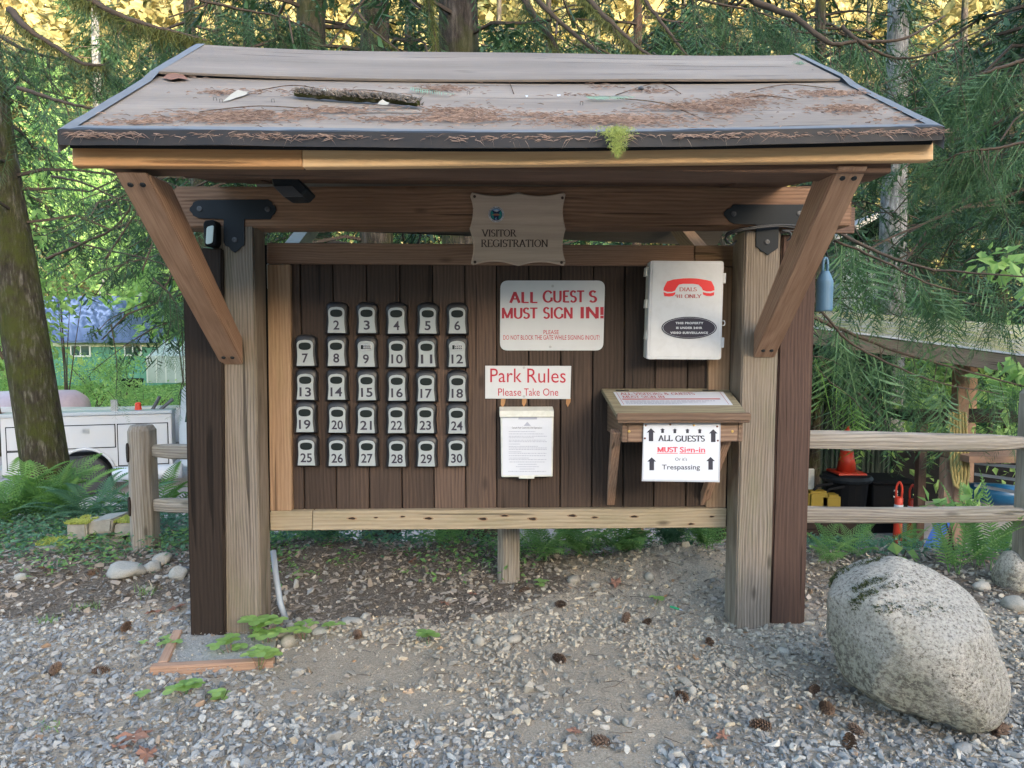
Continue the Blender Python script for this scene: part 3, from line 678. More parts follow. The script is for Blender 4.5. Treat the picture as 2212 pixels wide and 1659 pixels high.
# iron straps
def scal(c0, c1, r):            # scalloped strap end from c0 to c1 (2-D), outward on the left of the direction
    pass
def strap(pts, name='iron_strap', y=-.003):
    P = [KP(u, v, 0) for u, v in pts]; m = MB(); m.prism([(p.x, p.z) for p in P], -.006, -.0005)
    return m.build(name, MT['iron'], kz, bevel=.001)
Ls = [(429, 433), (418, 438), (417, 443), (411, 449), (410, 455), (416, 461), (418, 466), (430, 472), (484, 474), (484, 523), (488, 531), (495, 534), (501, 542), (508, 546), (516, 541), (522, 534), (529, 530), (529, 474), (585, 474), (589, 466), (594, 462), (597, 454), (596, 447), (590, 442), (588, 437), (580, 431)]
st1 = strap(Ls)
Rs = [(1583, 442), (1578, 449), (1570, 452), (1563, 459), (1563, 465), (1569, 471), (1574, 478), (1584, 484), (1632, 486), (1632, 534), (1638, 536), (1642, 542), (1651, 546), (1657, 552), (1665, 546), (1673, 541), (1680, 536), (1682, 486), (1736, 486), (1744, 478), (1752, 474), (1754, 462), (1748, 452), (1740, 442)]
st2 = strap(Rs)
for o_, cs in ((st1, ((431, 451), (578, 452), (507, 518))), (st2, ((1585, 462), (1727, 461), (1657, 523)))):
    for u, v in cs:
        p = KP(u, v, -.006); m = MB(); m.lathe((p.x, -.006, p.z), [(.0105, 0), (.0105, -.003), (.006, -.004), (.0055, -.002), (.0, -.002)], 12, 'y')
        m.build('bolt', MT['grey'], o_)
# concrete footing with its timber edging
ft = thing('footing', 'rough concrete footing in weathered timber edging at the left post', 'footing', GP(420, 1420), frame='W')
z = .012
a = [G(322, 1445), G(372, 1368), G(600, 1368), G(585, 1430)]
m = MB(); m.prism([(p.x, p.y) for p in (a[0], a[3], a[2], a[1])], -.05, -.004, 'z'); m.build('concrete', MT['pave'], ft, jit=.001)
def edging(u0, v0, u1, v1, w_=.035):
    p, q_ = G(u0, v0), G(u1, v1); d = (q_-p).normalized(); nrm = Vector((-d.y, d.x, 0))*w_
    m = MB(); m.prism([(p.x, p.y), (q_.x, q_.y), (q_.x+nrm.x, q_.y+nrm.y), (p.x+nrm.x, p.y+nrm.y)], -.06, .010, 'z')
    m.build('edging_board', MT['brace'], ft, bevel=.003, L=d)
edging(322, 1447, 590, 1433); edging(374, 1366, 340, 1436)
# ------------------------------------------------------------------ key lock boxes
def lb_outline(wt, wm, wb, h, r, n=6):
    """pinched outline with rounded top corners, x to the right, z up from the bottom edge"""
    right = [(wb/2, 0), (wb/2*.985, h*.05), ((wm+(wb-wm)*.45)/2, h*.2), (wm/2, h*.42), (wm/2*1.01, h*.6)]
    cx, cz = wt/2-r, h-r
    right += [(wt/2, cz-r*.15)]+[(cx+r*math.cos(a), cz+r*math.sin(a)) for a in [math.pi/2*k/n for k in range(1, n)]]+[(cx*.55, h+.0012), (0, h+.002)]
    left = [(-x, z) for x, z in reversed(right[:-1])]
    return right+left
def loft(rings, cap=True):
    V = []; Fc = []; n = len(rings[0][0])
    for pts, y, dz in rings: V += [(x, y, z+dz) for x, z in pts]
    for i in range(len(rings)-1):
        for k in range(n): Fc.append((i*n+k, i*n+(k+1) % n, (i+1)*n+(k+1) % n, (i+1)*n+k))
    if cap: Fc += [tuple(range(n)), tuple((len(rings)-1)*n+k for k in reversed(range(n)))]
    m = MB(); m.add(V, Fc); return m
D0 = .038
bb = lb_outline(.094, .090, .098, .134, .028); b1 = lb_outline(.092, .087, .096, .132, .028); b2 = lb_outline(.084, .078, .087, .125, .026)
pl = lb_outline(.0675, .064, .073, .1065, .019); pl2 = lb_outline(.066, .0625, .0715, .1045, .018)
def ell(w_, h, cx, cz, n=20, p=2.6, waist=0.):
    o = []
    for k in range(n):
        a = 2*math.pi*k/n; ca, sa = math.cos(a), math.sin(a)
        o.append((cx+w_/2*math.copysign(abs(ca)**(2/p), ca), cz+h/2*math.copysign(abs(sa)**(2/p), sa)))
    return o
def make_lockbox(dial=False):
    t = thing('key_lock_box', '', 'lock box', (0, 0, 0), 'numbered key lock boxes on the plank wall', frame='L')
    loft([(bb, 0, -.004), (bb, -.012, -.004), (b1, -.026, -.002), (b2, -.034, 0), (pl, -D0+.001, .0015)]).build('body', MT['boxblack'], t, smooth=True)
    loft([(pl, -D0+.004, .001), (pl, -D0-.0005, .001), (pl2, -D0-.0015, .002)]).build('face_plate', MT['face'], t)
    cz = .083
    if not dial:
        loft([(ell(.051, .031, 0, cz), -D0+.002, 0), (ell(.051, .031, 0, cz), -D0-.003, 0), (ell(.046, .026, 0, cz), -D0-.0045, 0)]).build('shutter', MT['shut'], t)
    else:
        fr = loft([(ell(.051, .033, 0, cz), -D0+.002, 0), (ell(.051, .033, 0, cz), -D0-.003, 0), (ell(.048, .029, 0, cz), -D0-.004, 0)]).build('dial_frame', MT['steel'], t)
        m = MB(); m.box((-.020, -D0-.0052, cz-.008), (-.011, -D0-.004, cz+.009)); m.build('button', MT['shut'], fr)
        for k in range(4):
            m = MB(); x = -.006+k*.0082; m.lathe((x, -D0-.001, cz), [(.0085, -.0028), (.009, 0), (.0085, .0028)], 10, 'x'); m.build('dial', MT['steel'], fr)
            for zz in (-.005, .004):
                m = MB(); m.box((x-.0022, -D0-.0102, cz+zz-.0014), (x+.0022, -D0-.008, cz+zz+.0014)); m.build('dial_mark', MT['num'], fr)
    return t
cols = [661, 727, 792, 858, 923, 987]; rows = [720, 793.5, 865, 936.5, 1008]
over = {2: (727, 720), 3: (793, 720), 4: (857, 721), 5: (924, 721), 6: (988, 721), 7: (660, 791), 8: (727, 791), 9: (791, 793), 10: (858, 793), 11: (922, 793), 12: (988, 793),
        13: (660, 864), 14: (727, 864), 15: (793, 865), 16: (858, 866), 17: (921, 867), 18: (988, 867), 19: (659, 934), 20: (729, 935), 21: (791, 936), 22: (857, 936), 23: (919, 936), 24: (987, 937),
        25: (662, 1006), 26: (729, 1007), 27: (793, 1007), 28: (858, 1008), 29: (921, 1008), 30: (987, 1007)}
protos = {False: make_lockbox(False), True: make_lockbox(True)}
stock = {False: [protos[False]]+[copy_tree(protos[False]) for _ in range(26)], True: [protos[True], copy_tree(protos[True])]}
for k, (u, v) in over.items():
    d_ = k in (9, 12); p = KP(u, v, YP-D0)
    loc = KO+KR @ Vector((p.x, YP-.001, p.z))
    t = stock[d_].pop(0); t.location = loc; t.rotation_euler = (0, R(random.uniform(-.8, .8)), KY)
    w1 = 'zero one two three four five six seven eight nine ten eleven twelve thirteen fourteen fifteen sixteen seventeen eighteen nineteen twenty'.split()
    nm = w1[k] if k <= 20 else ('twenty '+w1[k-20] if k < 30 else 'thirty')
    t['label'] = ('black key lock box with exposed dials, silver face numbered %d (%s)' if d_ else 'black key lock box with dark shutter, silver face numbered %d (%s)') % (k, nm)
    s = str(k); V, Fc = glyphmesh(s, .018); x0, x1 = min(v_.x for v_ in V), max(v_.x for v_ in V)
    hh = .0385; wd = .025 if k < 10 else .048
    m = MB(); m.add([Vector(((v_.x-x0)/(x1-x0)*wd-wd/2, -D0-.0022, .016+v_.y/.73*hh)) for v_ in V], Fc)
    o = m.build('number', MT['num'], None, normals=False); o.parent = t
# ------------------------------------------------------------------ signs
def screw_at(parent, u, v, y, r=.006, mat='steel', name='screw'):
    p = KP(u, v, y); m = MB(); m.lathe((p.x, y, p.z), [(r, 0), (r*.9, -.0015), (r*.3, -.002), (.0, -.001)], 10, 'y'); return m.build(name, MT[mat], parent)
def rrect(q, rad, y, n=6):
    """rounded outline through four picture corners (bottom-left, bottom-right, top-right, top-left) on plane y"""
    P = [Vector((KP(u, v, y).x, KP(u, v, y).z)) for u, v in q]; out = []
    for i in range(4):
        p, a, b_ = P[i], (P[i-1]-P[i]).normalized(), (P[(i+1) % 4]-P[i]).normalized()
        s, e = p+a*rad, p+b_*rad
        for k in range(n+1):
            t = k/n; out.append(tuple(s*(1-t)**2+p*(2*t*(1-t)*.62+0)+e*t**2+p*(0) if False else (s.lerp(p, t)).lerp(p.lerp(e, t), t)))
    return out
def at_loc(u, v, y): return KP(u, v, y)
YS = YP-.006
t = thing('sign_plate', 'white rounded metal sign with red words ALL GUESTS MUST SIGN IN', 'sign', at_loc(1194, 757, YP))
ol = rrect([(1080, 757), (1303, 757), (1307, 606), (1081, 606)], .033, YS); m = MB(); m.prism(ol, YS, YS+.003); m.build('panel', MT['white'], t)
Y1 = YS-.0008
def wordfit(s, rect, mat, par, **k): return lettering(s, rect, k.pop('y', Y1), MT[mat], par, **k)
for s, r_ in (('ALL', (1100, 630, 1161, 655)), ('GUEST', (1172, 627, 1262, 654)), ('S', (1272, 627, 1290, 654))):
    wordfit(s, r_, 'red', t, ser='sans', thick=.2, thin=.13)
for s, r_ in (('MUST', (1084, 664, 1161, 689)), ('SIGN', (1172, 663, 1232, 689)), ('IN!', (1236, 662, 1305, 689))):
    if s == 'SIGN': r_ = (1173, 663, 1237, 689)
    if s == 'IN!': r_ = (1254, 662, 1304, 689)
    wordfit(s, r_, 'red', t, ser='sans', thick=.2, thin=.13)
wordfit('PLEASE', (1174, 713, 1207, 722), 'red', t, bold=.005)
wordfit('DO NOT BLOCK THE GATE WHILE SIGNING IN/OUT!', (1087, 724, 1295, 734), 'red', t, bold=.004)
screw_at(t, 1194, 618, YS); screw_at(t, 1189, 749, YS)
t = thing('sign_plate', 'white rectangular sign reading Park Rules Please Take One in red', 'sign', at_loc(1140, 862, YP))
MB().pix([(1048, 861), (1232, 862), (1234, 790.5), (1048, 790)], YS, YS+.003).build('panel', MT['white'], t, bevel=.0005)
for s, r_ in (('Park', (1059, 796, 1127, 826)), ('Rules', (1139, 796, 1222, 827))): wordfit(s, r_, 'red', t)
for s, r_ in (('Please', (1076, 839, 1126, 855)), ('Take', (1132, 839, 1166, 855)), ('One', (1173, 839, 1206, 855))): wordfit(s, r_, 'red', t)
screw_at(t, 1132, 794, YS); screw_at(t, 1132, 856, YS)
for u, v in ((1087, 868), (1133, 866), (1228, 866)):      # bare wood where an older holder was torn off
    p = KP(u, v, YP-.0035); m = MB(); hh = .026
    m.prism([(p.x-.009, p.z+.012), (p.x+.010, p.z+.012), (p.x+.008, p.z-.006), (p.x-.003, p.z-hh), (p.x-.010, p.z-.012)], YP-.0035, YP); m.build('bare_patch', MT['fascia_old'], kz, L=VZ, tint=-.2)
# brochure holder
t = thing('brochure_holder', 'white wall brochure holder with hinged lid and printed rule sheets', 'brochure holder', at_loc(1137, 1030, YP))
yh = YP-.045
MB().pix([(1083, 1031), (1194, 1030), (1196, 893), (1081, 894)], yh+.003, YP-.001).build('case', MT['offwhite'], t, bevel=.003)
o = MB().pix([(1086, 1027), (1191, 1027), (1192, 897), (1085, 898)], yh+.0015, yh+.0035).build('sheet', MT['paper'], t)
a, b_ = KP(1079, 880, yh), KP(1196, 880, yh); z0 = KP(1137, 901, yh-.006).z; z1 = KP(1137, 880, YP).z
m = MB(); m.prism([(yh-.008, z0), (yh-.008, z0+.026), (YP-.001, z1+.004), (YP-.001, z1-.02), (yh+.0, z0)], a.x, b_.x, 'x'); m.build('lid', MT['offwhite'], t, bevel=.002)
MB().pix([(1120, 906), (1160, 906), (1160, 899), (1120, 899)], yh-.001, yh+.003).build('slot', MT['greyink'], t)
MB().pix([(1121, 1034), (1154, 1034), (1155, 1028), (1121, 1028)], yh-.001, YP-.01).build('clasp', MT['offwhite'], t, bevel=.001)
ys_ = yh+.0008
p = [KP(u, v, ys_) for u, v in ((1139, 911), (1147, 920), (1131, 920))]; m = MB(); m.prism([(q.x, q.z) for q in p], ys_-.0002, ys_); m.build('emblem', MT['greyink'], t)
lettering('Cascade River Community Club Expectations', (1106, 922, 1171, 927), ys_, MT['ink'], t, bold=.0)
rng2 = random.Random(5)
def wordbars(u0, v0, u1, v1, pt, mat, par, rr_):
    m = MB(); u = u0
    while u < u1:                       # blurred, unreadable print: only its word lengths are kept
        w_ = rr_.uniform(.8, 4.2)*(u1-u0)/60; e_ = min(u+w_, u1); m.add([pt(u, v1), pt(e_, v1), pt(e_, v0), pt(u, v0)], [(0, 1, 2, 3)]); u = e_+(u1-u0)/85
    return m.build('printed_line', mat, par, normals=False)
txt = [42, 55, 60, 40, 58, 60, 18, 46, 60, 60, 20, 60, 58, 32, 60, 56, 30, 36, 24, 60]
v = 931
for i, s in enumerate(txt):
    cen = i >= 15; wd = (s/60)*82; u0 = 1099 if not cen else 1139-wd/2
    wordbars(u0, v+.5, u0+wd, v+1.9, lambda a_, b_: KP(a_, b_, ys_), MT['greyink'], t, rng2)
    v += 3.3 if i in (2, 4, 7, 8, 10, 13) else 5.1
# routed wooden sign
def wavy():
    import itertools
    c_ = [(1019, 570), (1219, 572), (1221, 419), (1017, 418)]
    L_ = []
    def curve(a, b, c, n=8): return [((1-t)**2*a[0]+2*t*(1-t)*b[0]+t*t*c[0], (1-t)**2*a[1]+2*t*(1-t)*b[1]+t*t*c[1]) for t in [k/n for k in range(n)]]
    q = curve((1022, 572), (1070, 556), (1113, 573))+[(1119, 573.5)]+curve((1124, 573), (1170, 558), (1213, 573))+[(1218, 573), (1221, 569)]
    q += curve((1222, 565), (1209, 530), (1222.5, 495))+curve((1222.5, 495), (1210, 455), (1222, 424))+[(1222, 420), (1218, 416)]
    q += curve((1213, 416), (1165, 429), (1119, 415))+curve((1119, 415), (1070, 429), (1026, 415))+[(1020, 415), (1017, 419)]
    q += curve((1016, 424), (1028, 455), (1014, 494))+curve((1014, 494), (1029, 530), (1018, 563))+[(1017, 568)]
    return q
t = thing('routed_sign', 'brown scalloped wooden sign with routed VISITOR REGISTRATION hung on the header beam', 'sign', at_loc(1119, 572, -.02))
q = wavy(); ym = -.022; P = [KP(u, v, ym) for u, v in q]
cx = sum(p.x for p in P)/len(P); czz = sum(p.z for p in P)/len(P)
o1 = [(p.x, p.z) for p in P]; o2 = [(cx+(x-cx)*.972, czz+(z_-czz)*.965) for x, z_ in o1]
loft([(o1, ym+.018, 0), (o1, ym+.004, 0), (o2, ym, 0)]).build('board', MT['sbrown'], t, L=VX)
yl_ = ym-.0008
lettering('VISITOR', (1040, 495.5, 1116, 511.5), yl_, MT['letter'], t, ser=True); lettering('REGISTRATION', (1039, 517, 1184, 534), yl_, MT['letter'], t, ser=True)
for u, v in ((1025, 424.5), (1215, 427.5), (1026, 566), (1213, 567)): screw_at(t, u, v, ym, .006, 'letter', 'screw_hole')
# emblem: white ring, teal and navy landscape
em = bpy.data.objects.new('emblem', bpy.data.meshes.new('emblem')); COL.objects.link(em); em.parent = t; OFF[em.name] = OFF[t.name]
Ec = KP(1072, 463, yl_); ER = .0312
def disc(r, y, mat, name, pts=None, cx=0, cz=0):
    pts = pts or [(r*math.cos(2*math.pi*k/40), r*math.sin(2*math.pi*k/40)) for k in range(40)]
    m = MB(); m.prism([(Ec.x+(x+cx)*ER, Ec.z+(z_+cz)*ER) for x, z_ in pts], y, y+.0006); m.build(name, MT[mat], em)
def clip(pts, r=.71):
    return [(x*r/math.hypot(x, z_), z_*r/math.hypot(x, z_)) if math.hypot(x, z_) > r else (x, z_) for x, z_ in pts]
disc(1., yl_, 'white', 'white_ring'); disc(.77, yl_-.0006, 'navy', 'navy_disc')
disc(0, yl_-.0011, 'teal', 'hillside', clip([(-.71*math.cos(R(a)), .71*math.sin(R(a))) for a in range(-60, 41, 10)]+[(-.35, .1), (-.3, -.3), (-.3, -.62)]))
disc(0, yl_-.0011, 'teal', 'hillside', clip([(.71*math.cos(R(a)), .71*math.sin(R(a))) for a in range(40, -61, -10)]+[(.3, -.62), (.3, -.3), (.35, .1)]))
disc(0, yl_-.0013, 'skyb', 'sky_band', clip([(.71*math.cos(R(a)), .71*math.sin(R(a))) for a in range(135, 44, -9)]+[(.25, .42), (-.25, .42)]))
disc(0, yl_-.0017, 'white', 'snowy_peak', [(-.25, .42), (-.17, .5), (-.1, .44), (0, .6), (.1, .44), (.18, .5), (.26, .42), (.2, .33), (.06, .38), (0, .25), (-.05, .37), (-.2, .36)])
disc(0, yl_-.0015, 'tan', 'bridge', [(-.6, -.12), (.6, -.12), (.45, -.02), (.2, .08), (-.2, .08), (-.45, -.02)])
disc(0, yl_-.0021, 'red', 'bridge_beam', [(-.25, -.06), (.25, -.06), (.25, -.02), (-.25, -.02)]); disc(0, yl_-.0021, 'red', 'bridge_beam', [(-.28, -.16), (.3, -.16), (.3, -.13), (-.28, -.13)])
disc(0, yl_-.0017, 'skyb', 'river', [(-.12, -.68), (.2, -.64), (-.02, -.54), (.06, -.42), (-.08, -.32), (-.02, -.42), (-.2, -.54)])
def ringtext(s, a0, a1, flip=False, h=.15, r=.815):
    n = len(s)
    for i, ch in enumerate(s):
        if ch == ' ': continue
        a = R(a0+(a1-a0)*i/(n-1)); V, Fc = glyphmesh(ch, .02); wd = .09 if ch not in 'I1' else .04
        x0, x1 = min(v_.x for v_ in V), max(v_.x for v_ in V); m = MB(); out = []
        for v_ in V:
            lx = ((v_.x-x0)/(x1-x0)-.5)*wd*1.1; ly = v_.y/.73*h
            if not flip: rr = r+ly; px, pz = rr*math.cos(a)+lx*math.sin(a), rr*math.sin(a)-lx*math.cos(a)
            else: rr = r+h-ly; px, pz = rr*math.cos(a)-lx*math.sin(a), rr*math.sin(a)+lx*math.cos(a)
            out.append((Ec.x+px*ER, yl_-.0008, Ec.z+pz*ER))
        m.add(out, Fc); m.build('letter', MT['ink'], em, normals=False)
ringtext('CASCADE RIVER COMMUNITY PARK', 196, -16); ringtext('EST 1962', 238, 302, True)
disc(0, yl_-.0008, 'ink', 'dot', [(.035*math.cos(a), .035*math.sin(a)) for a in [k*.7 for k in range(9)]], -.77, -.47); disc(0, yl_-.0008, 'ink', 'dot', [(.035*math.cos(a), .035*math.sin(a)) for a in [k*.7 for k in range(9)]], .77, -.47)
# ------------------------------------------------------------------ emergency phone box
t = thing('phone_box', 'grey white plastic phone cabinet with a red handset print and DIALS 911 ONLY', 'phone box', at_loc(1480, 777, YP))
yb = .035
MB().pix([(1400, 774), (1556, 775), (1560, 564), (1407, 563)], yb+.03, YP-.001).build('case', MT['offwhite'], t, bevel=.004, seg=2)
ol = rrect([(1397, 776), (1558, 777), (1564, 564), (1405, 563)], .012, yb); m = MB(); m.prism(ol, yb, yb+.032)
dr = m.build('door', MT['boxwhite'], t, bevel=.003, seg=2)
for q_ in ([(1403, 770), (1553, 771.5), (1559, 569), (1410, 568)],):
    ol = rrect(q_, .008, yb-.002); m = MB(); m.prism(ol, yb-.002, yb); m.build('door_panel', MT['boxwhite'], dr, bevel=.001)
for v in (586, 655, 723):
    MB().pix([(1394, v+10), (1401, v+10), (1402, v-9), (1396, v-9)], yb+.012, yb+.05).build('hinge', MT['offwhite'], t, bevel=.0015)
for u, v in ((1568, 601), (1564, 740)):
    MB().pix([(u-6, v+11), (u, v+11), (u+1, v-11), (u-5, v-11)], yb+.006, yb+.05).build('latch', MT['boxwhite'], t, bevel=.0015)
p = KP(1563, 698, yb+.01); m = MB(); m.tube([(p.x-.004, yb+.01, p.z-.01), (p.x+.004, yb+.01, p.z-.008), (p.x+.006, yb+.01, p.z), (p.x+.004, yb+.01, p.z+.008), (p.x-.004, yb+.01, p.z+.01)], .0025, 6); m.build('hasp', MT['boxwhite'], t, smooth=True)
yq = yb-.0028
def poly(pts, y, mat, par, name, th=.0004):
    P = [KP(u, v, y) for u, v in pts]; m = MB(); m.prism([(p.x, p.z) for p in P], y, y+th); return m.build(name, MT[mat], par)
def zp(x, y): return ((2380+x/3.857)/1.736, (940+y/3.857)/1.736)      # from an enlarged detail of the cabinet
hs = [(415, 575), (425, 530), (468, 445), (560, 417), (700, 401), (800, 398), (900, 402), (1040, 424), (1110, 442), (1150, 520), (1157, 572), (1100, 590), (1040, 590), (985, 572), (970, 535), (925, 492), (850, 480), (700, 480), (640, 492), (605, 540), (585, 578), (540, 596), (470, 596)]
poly([zp(*p) for p in hs], yq, 'redph', t, 'handset_print')
for pts in ([(416, 598), (470, 618), (545, 612), (590, 600), (585, 630), (555, 655), (500, 664), (430, 658)], [(985, 598), (1040, 613), (1100, 615), (1153, 598), (1148, 645), (1100, 658), (1040, 655), (990, 635)]):
    poly([zp(*p) for p in pts], yq, 'redph', t, 'handset_print')
def zr_(x0, y0, x1, y1): a = zp(x0, y0); b_ = zp(x1, y1); return (a[0], a[1], b_[0], b_[1])
lettering('DIALS', zr_(645, 530, 900, 588), yq, MT['brownred'], t, ser=True, thick=.17, thin=.09); lettering('911', zr_(590, 632, 692, 684), yq, MT['brownred'], t, ser=True, thick=.17, thin=.09)
lettering('ONLY', zr_(722, 630, 970, 688), yq, MT['brownred'], t, ser=True, thick=.17, thin=.09)
def ellp(cx, cy, rx, ry, n=36): return [zp(cx+rx*math.cos(2*math.pi*k/n), cy+ry*math.sin(2*math.pi*k/n)) for k in range(n)]
st = thing('oval_sticker', 'black oval sticker warning THIS PROPERTY IS UNDER 24HR VIDEO SURVEILLANCE', 'sticker', at_loc(1483, 730, yb))
poly(ellp(788, 1115, 400, 160), yb-.0042, 'num', st, 'plate', .0018)
for rx, mat, y in ((384, 'white', yb-.0047), (377, 'num', yb-.0051)): poly(ellp(788, 1115, rx, rx*.378), y, mat, st, 'rim_line' if mat == 'white' else 'field')
for s, r_ in (('THIS PROPERTY', (592, 1031, 995, 1064)), ('IS UNDER 24HR', (600, 1100, 978, 1133)), ('VIDEO SURVEILLANCE', (514, 1171, 1060, 1204))):
    lettering(s, zr_(*r_), yb-.0056, MT['white'], st, bold=.045, sp=1.12)
# ------------------------------------------------------------------ writing desk
t = thing('sign_in_desk', 'small slant topped wooden sign-in desk braced off the plank wall', 'desk', at_loc(1470, 1095, YP))
yf = -.20
zb_, zf_ = KP(1440, 839, YP).z, KP(1440, 896, yf).z
xl0, xr0 = KP(1299, 840, YP).x, KP(1573, 846, YP).x; xl1, xr1 = KP(1333, 896, yf).x, KP(1616, 896, yf).x
def DK(f, g, h=0.): # f across, g from wall to front
    a = Vector((xl0, YP-.002, zb_)).lerp(Vector((xr0, YP-.002, zb_)), f); b2_ = Vector((xl1, yf, zf_)).lerp(Vector((xr1, yf, zf_)), f); p = a.lerp(b2_, g); return p+Vector((0, 0, h))
m = MB(); m.hexa([DK(0, 1, -.018), DK(1, 1, -.018), DK(1, .12, -.018), DK(0, .12, -.018), DK(0, 1), DK(1, 1), DK(1, .12), DK(0, .12)]); m.build('lid', MT['desk_top'], t, L=VX, bevel=.002)
m = MB(); m.hexa([DK(0, .115, -.018), DK(1, .115, -.018), DK(1, 0, -.018), DK(0, 0, -.018), DK(0, .115), DK(1, .115), DK(1, 0), DK(0, 0)]); m.build('top_rail', MT['desk_top'], t, L=VX, bevel=.002)
m = MB(); m.box((xl1-.004, yf-.022, zf_-.022), (xr1+.004, yf-.001, zf_+.008)); m.build('lip', MT['desk'], t, L=VX, bevel=.004, seg=2)
m = MB(); m.box((xl1-.002, yf-.018, zf_-.030), (xr1+.002, yf+.002, zf_-.0225)); m.build('lip', MT['desk'], t, L=VX, bevel=.003, tint=.1)
ya_ = yf+.02; za, zc_ = KP(1400, 955, ya_).z, KP(1400, 912, ya_).z
xa, xb_ = KP(1356, 930, ya_).x, KP(1594, 930, ya_).x; xo, xp = KP(1344, 930, ya_).x, KP(1605, 930, ya_).x
MB().box((xa, ya_, za), (xb_, ya_+.02, zf_-.032)).build('apron', MT['desk'], t, L=VX, bevel=.002, tint=.35)
for x0_, x1_ in ((xo, xa-.001), (xb_+.001, xp)):
    m = MB(); m.prism([(ya_-.001, za), (YP-.001, za+.0), (YP-.001, zb_-.02), (ya_-.001, zf_-.032)], x0_, x1_, 'x'); m.build('side_board', MT['desk'], t, L=VY, bevel=.002, tint=.05)
for ut, ub in ((1333, 1321), (1577, 1524)):
    a, b_ = KP(ut, 952, ya_+.03), KP(ub, 1094, YP-.02); hw = .017; m = MB()
    m.add([(b_.x-hw, YP-.001, b_.z), (b_.x+hw, YP-.001, b_.z), (b_.x+hw, YP-.001, b_.z+.06), (b_.x-hw, YP-.001, b_.z+.06), (a.x-hw, ya_+.03, a.z+.03), (a.x+hw, ya_+.03, a.z+.03), (a.x+hw, ya_+.08, a.z+.04), (a.x-hw, ya_+.08, a.z+.04)],
          [(0, 1, 5, 4), (3, 2, 6, 7), (0, 4, 7, 3), (1, 2, 6, 5), (0, 3, 2, 1), (4, 5, 6, 7)])
    m.build('brace', MT['brace'], t, L=(0, .5, -.9), bevel=.002, tint=-.1)
for u in (1359, 1758-0): 
    if u < 1700: screw_at(t, 1359, 932, ya_, .0055, 'brass')
screw_at(t, 1591-9, 932, ya_, .0055, 'brass')
for f in (.16, .84):
    m = MB(); a = DK(f-.06, .10, .0015); b_ = DK(f+.04, .13, .0045); m.box((a.x, min(a.y, b_.y), min(a.z, b_.z)), (b_.x, max(a.y, b_.y), max(a.z, b_.z)+.002)); m.build('hinge', MT['iron'], t)
# sheet on the desk
t2 = thing('desk_notice', 'laminated ALL VISITORS & GUESTS MUST SIGN IN sheet lying on the desk top', 'paper sign', DK(.5, .5))
def dq(f0, g0, f1, g1, h): return [DK(f0, g1, h), DK(f1, g1, h), DK(f1, g0, h), DK(f0, g0, h)]
m = MB(); m.hexa(dq(.075, .17, .935, .68, .0012)+dq(.075, .17, .935, .68, .0022)); m.build('sheet', MT['paper'], t2)
def dpl(u, v): return DK(u, v, .0029)
lettering('ALL VISITORS & GUESTS', (.13, .20, .69, .32), 0, MT['brownred'], t2, ser=True, plane=lambda u, v: DK(u, v, .0029)) if False else None
def dlet(s, f0, g0, f1, g1, mat, ser=True, bold=0.):
    return lettering(s, (f0, g0, f1, g1), 0, MT[mat], t2, ser=ser, bold=bold, plane=lambda u, v: DK(u, v, .0031))
dlet('ALL VISITORS & GUESTS', .115, .20, .70, .30, 'brownred'); dlet('MUST SIGN IN', .12, .325, .45, .415, 'brownred')
m = MB(); m.hexa(dq(.11, .44, .87, .475, .0024)+dq(.11, .44, .87, .475, .003)); m.build('red_rule', MT['brownred'], t2)
for k in range(3): wordbars(.12, .52+.045*k, (.82, .74, .55)[k], .545+.045*k, lambda a_, b_: DK(a_, b_, .0031), MT['greyink'], t2, rng2)
for f0, g0, f1, g1 in ((.095, .19, .098, .66), (.905, .19, .908, .66)):
    m = MB(); m.hexa(dq(f0, g0, f1, g1, .0024)+dq(f0, g0, f1, g1, .003)); m.build('border_line', MT['brownred'], t2)
# laminated sign under the desk
t3 = thing('laminated_sign', 'laminated white sign with black arrows reading ALL GUESTS MUST Sign-in Or it\'s Trespassing', 'paper sign', at_loc(1470, 1040, yf))
yy = yf-.004+.02-.004
def hp(x, y): return ((2220+x/3.687)/1.736, (1430+y/3.687)/1.736)
def hpr(x0, y0, x1, y1): a = hp(x0, y0); b_ = hp(x1, y1); return (a[0], a[1], b_[0], b_[1])
mlam = plain('laminate_film', (.42, .43, .47), .15, dirt=.1)
poly([hp(688, 1380), hp(1765, 1395), hp(1780, 575), hp(712, 565)], yy, None or 'offwhite', t3, 'laminate', .0008); t3.children[0].data.materials[0] = mlam
poly([hp(708, 1358), hp(1742, 1372), hp(1762, 586), hp(722, 572)], yy-.0006, 'paper', t3, 'sheet', .0005)
yt = yy-.0012
lettering('ALL', hpr(912, 745, 1118, 828), yt, MT['ink'], t3, ser=True, thick=.19, thin=.13); lettering('GUESTS', hpr(1150, 748, 1562, 835), yt, MT['ink'], t3, ser=True, thick=.19, thin=.13)
lettering('MUST', hpr(898, 906, 1187, 982), yt, MT['pinkred'], t3, ser=True, thick=.21, thin=.15); lettering('Sign-in', hpr(1213, 906, 1565, 1008), yt, MT['pinkred'], t3, bold=.018)
for r_ in ((897, 990, 1186, 999), (1210, 991, 1568, 1000)):
    poly([hp(r_[0], r_[3]), hp(r_[2], r_[3]), hp(r_[2], r_[1]), hp(r_[0], r_[1])], yt, 'pinkred', t3, 'underline')
lettering("Or it's", hpr(1150, 1052, 1314, 1098), yt, MT['ink'], t3); lettering('Trespassing', hpr(966, 1152, 1493, 1240), yt, MT['ink'], t3, bold=.008)
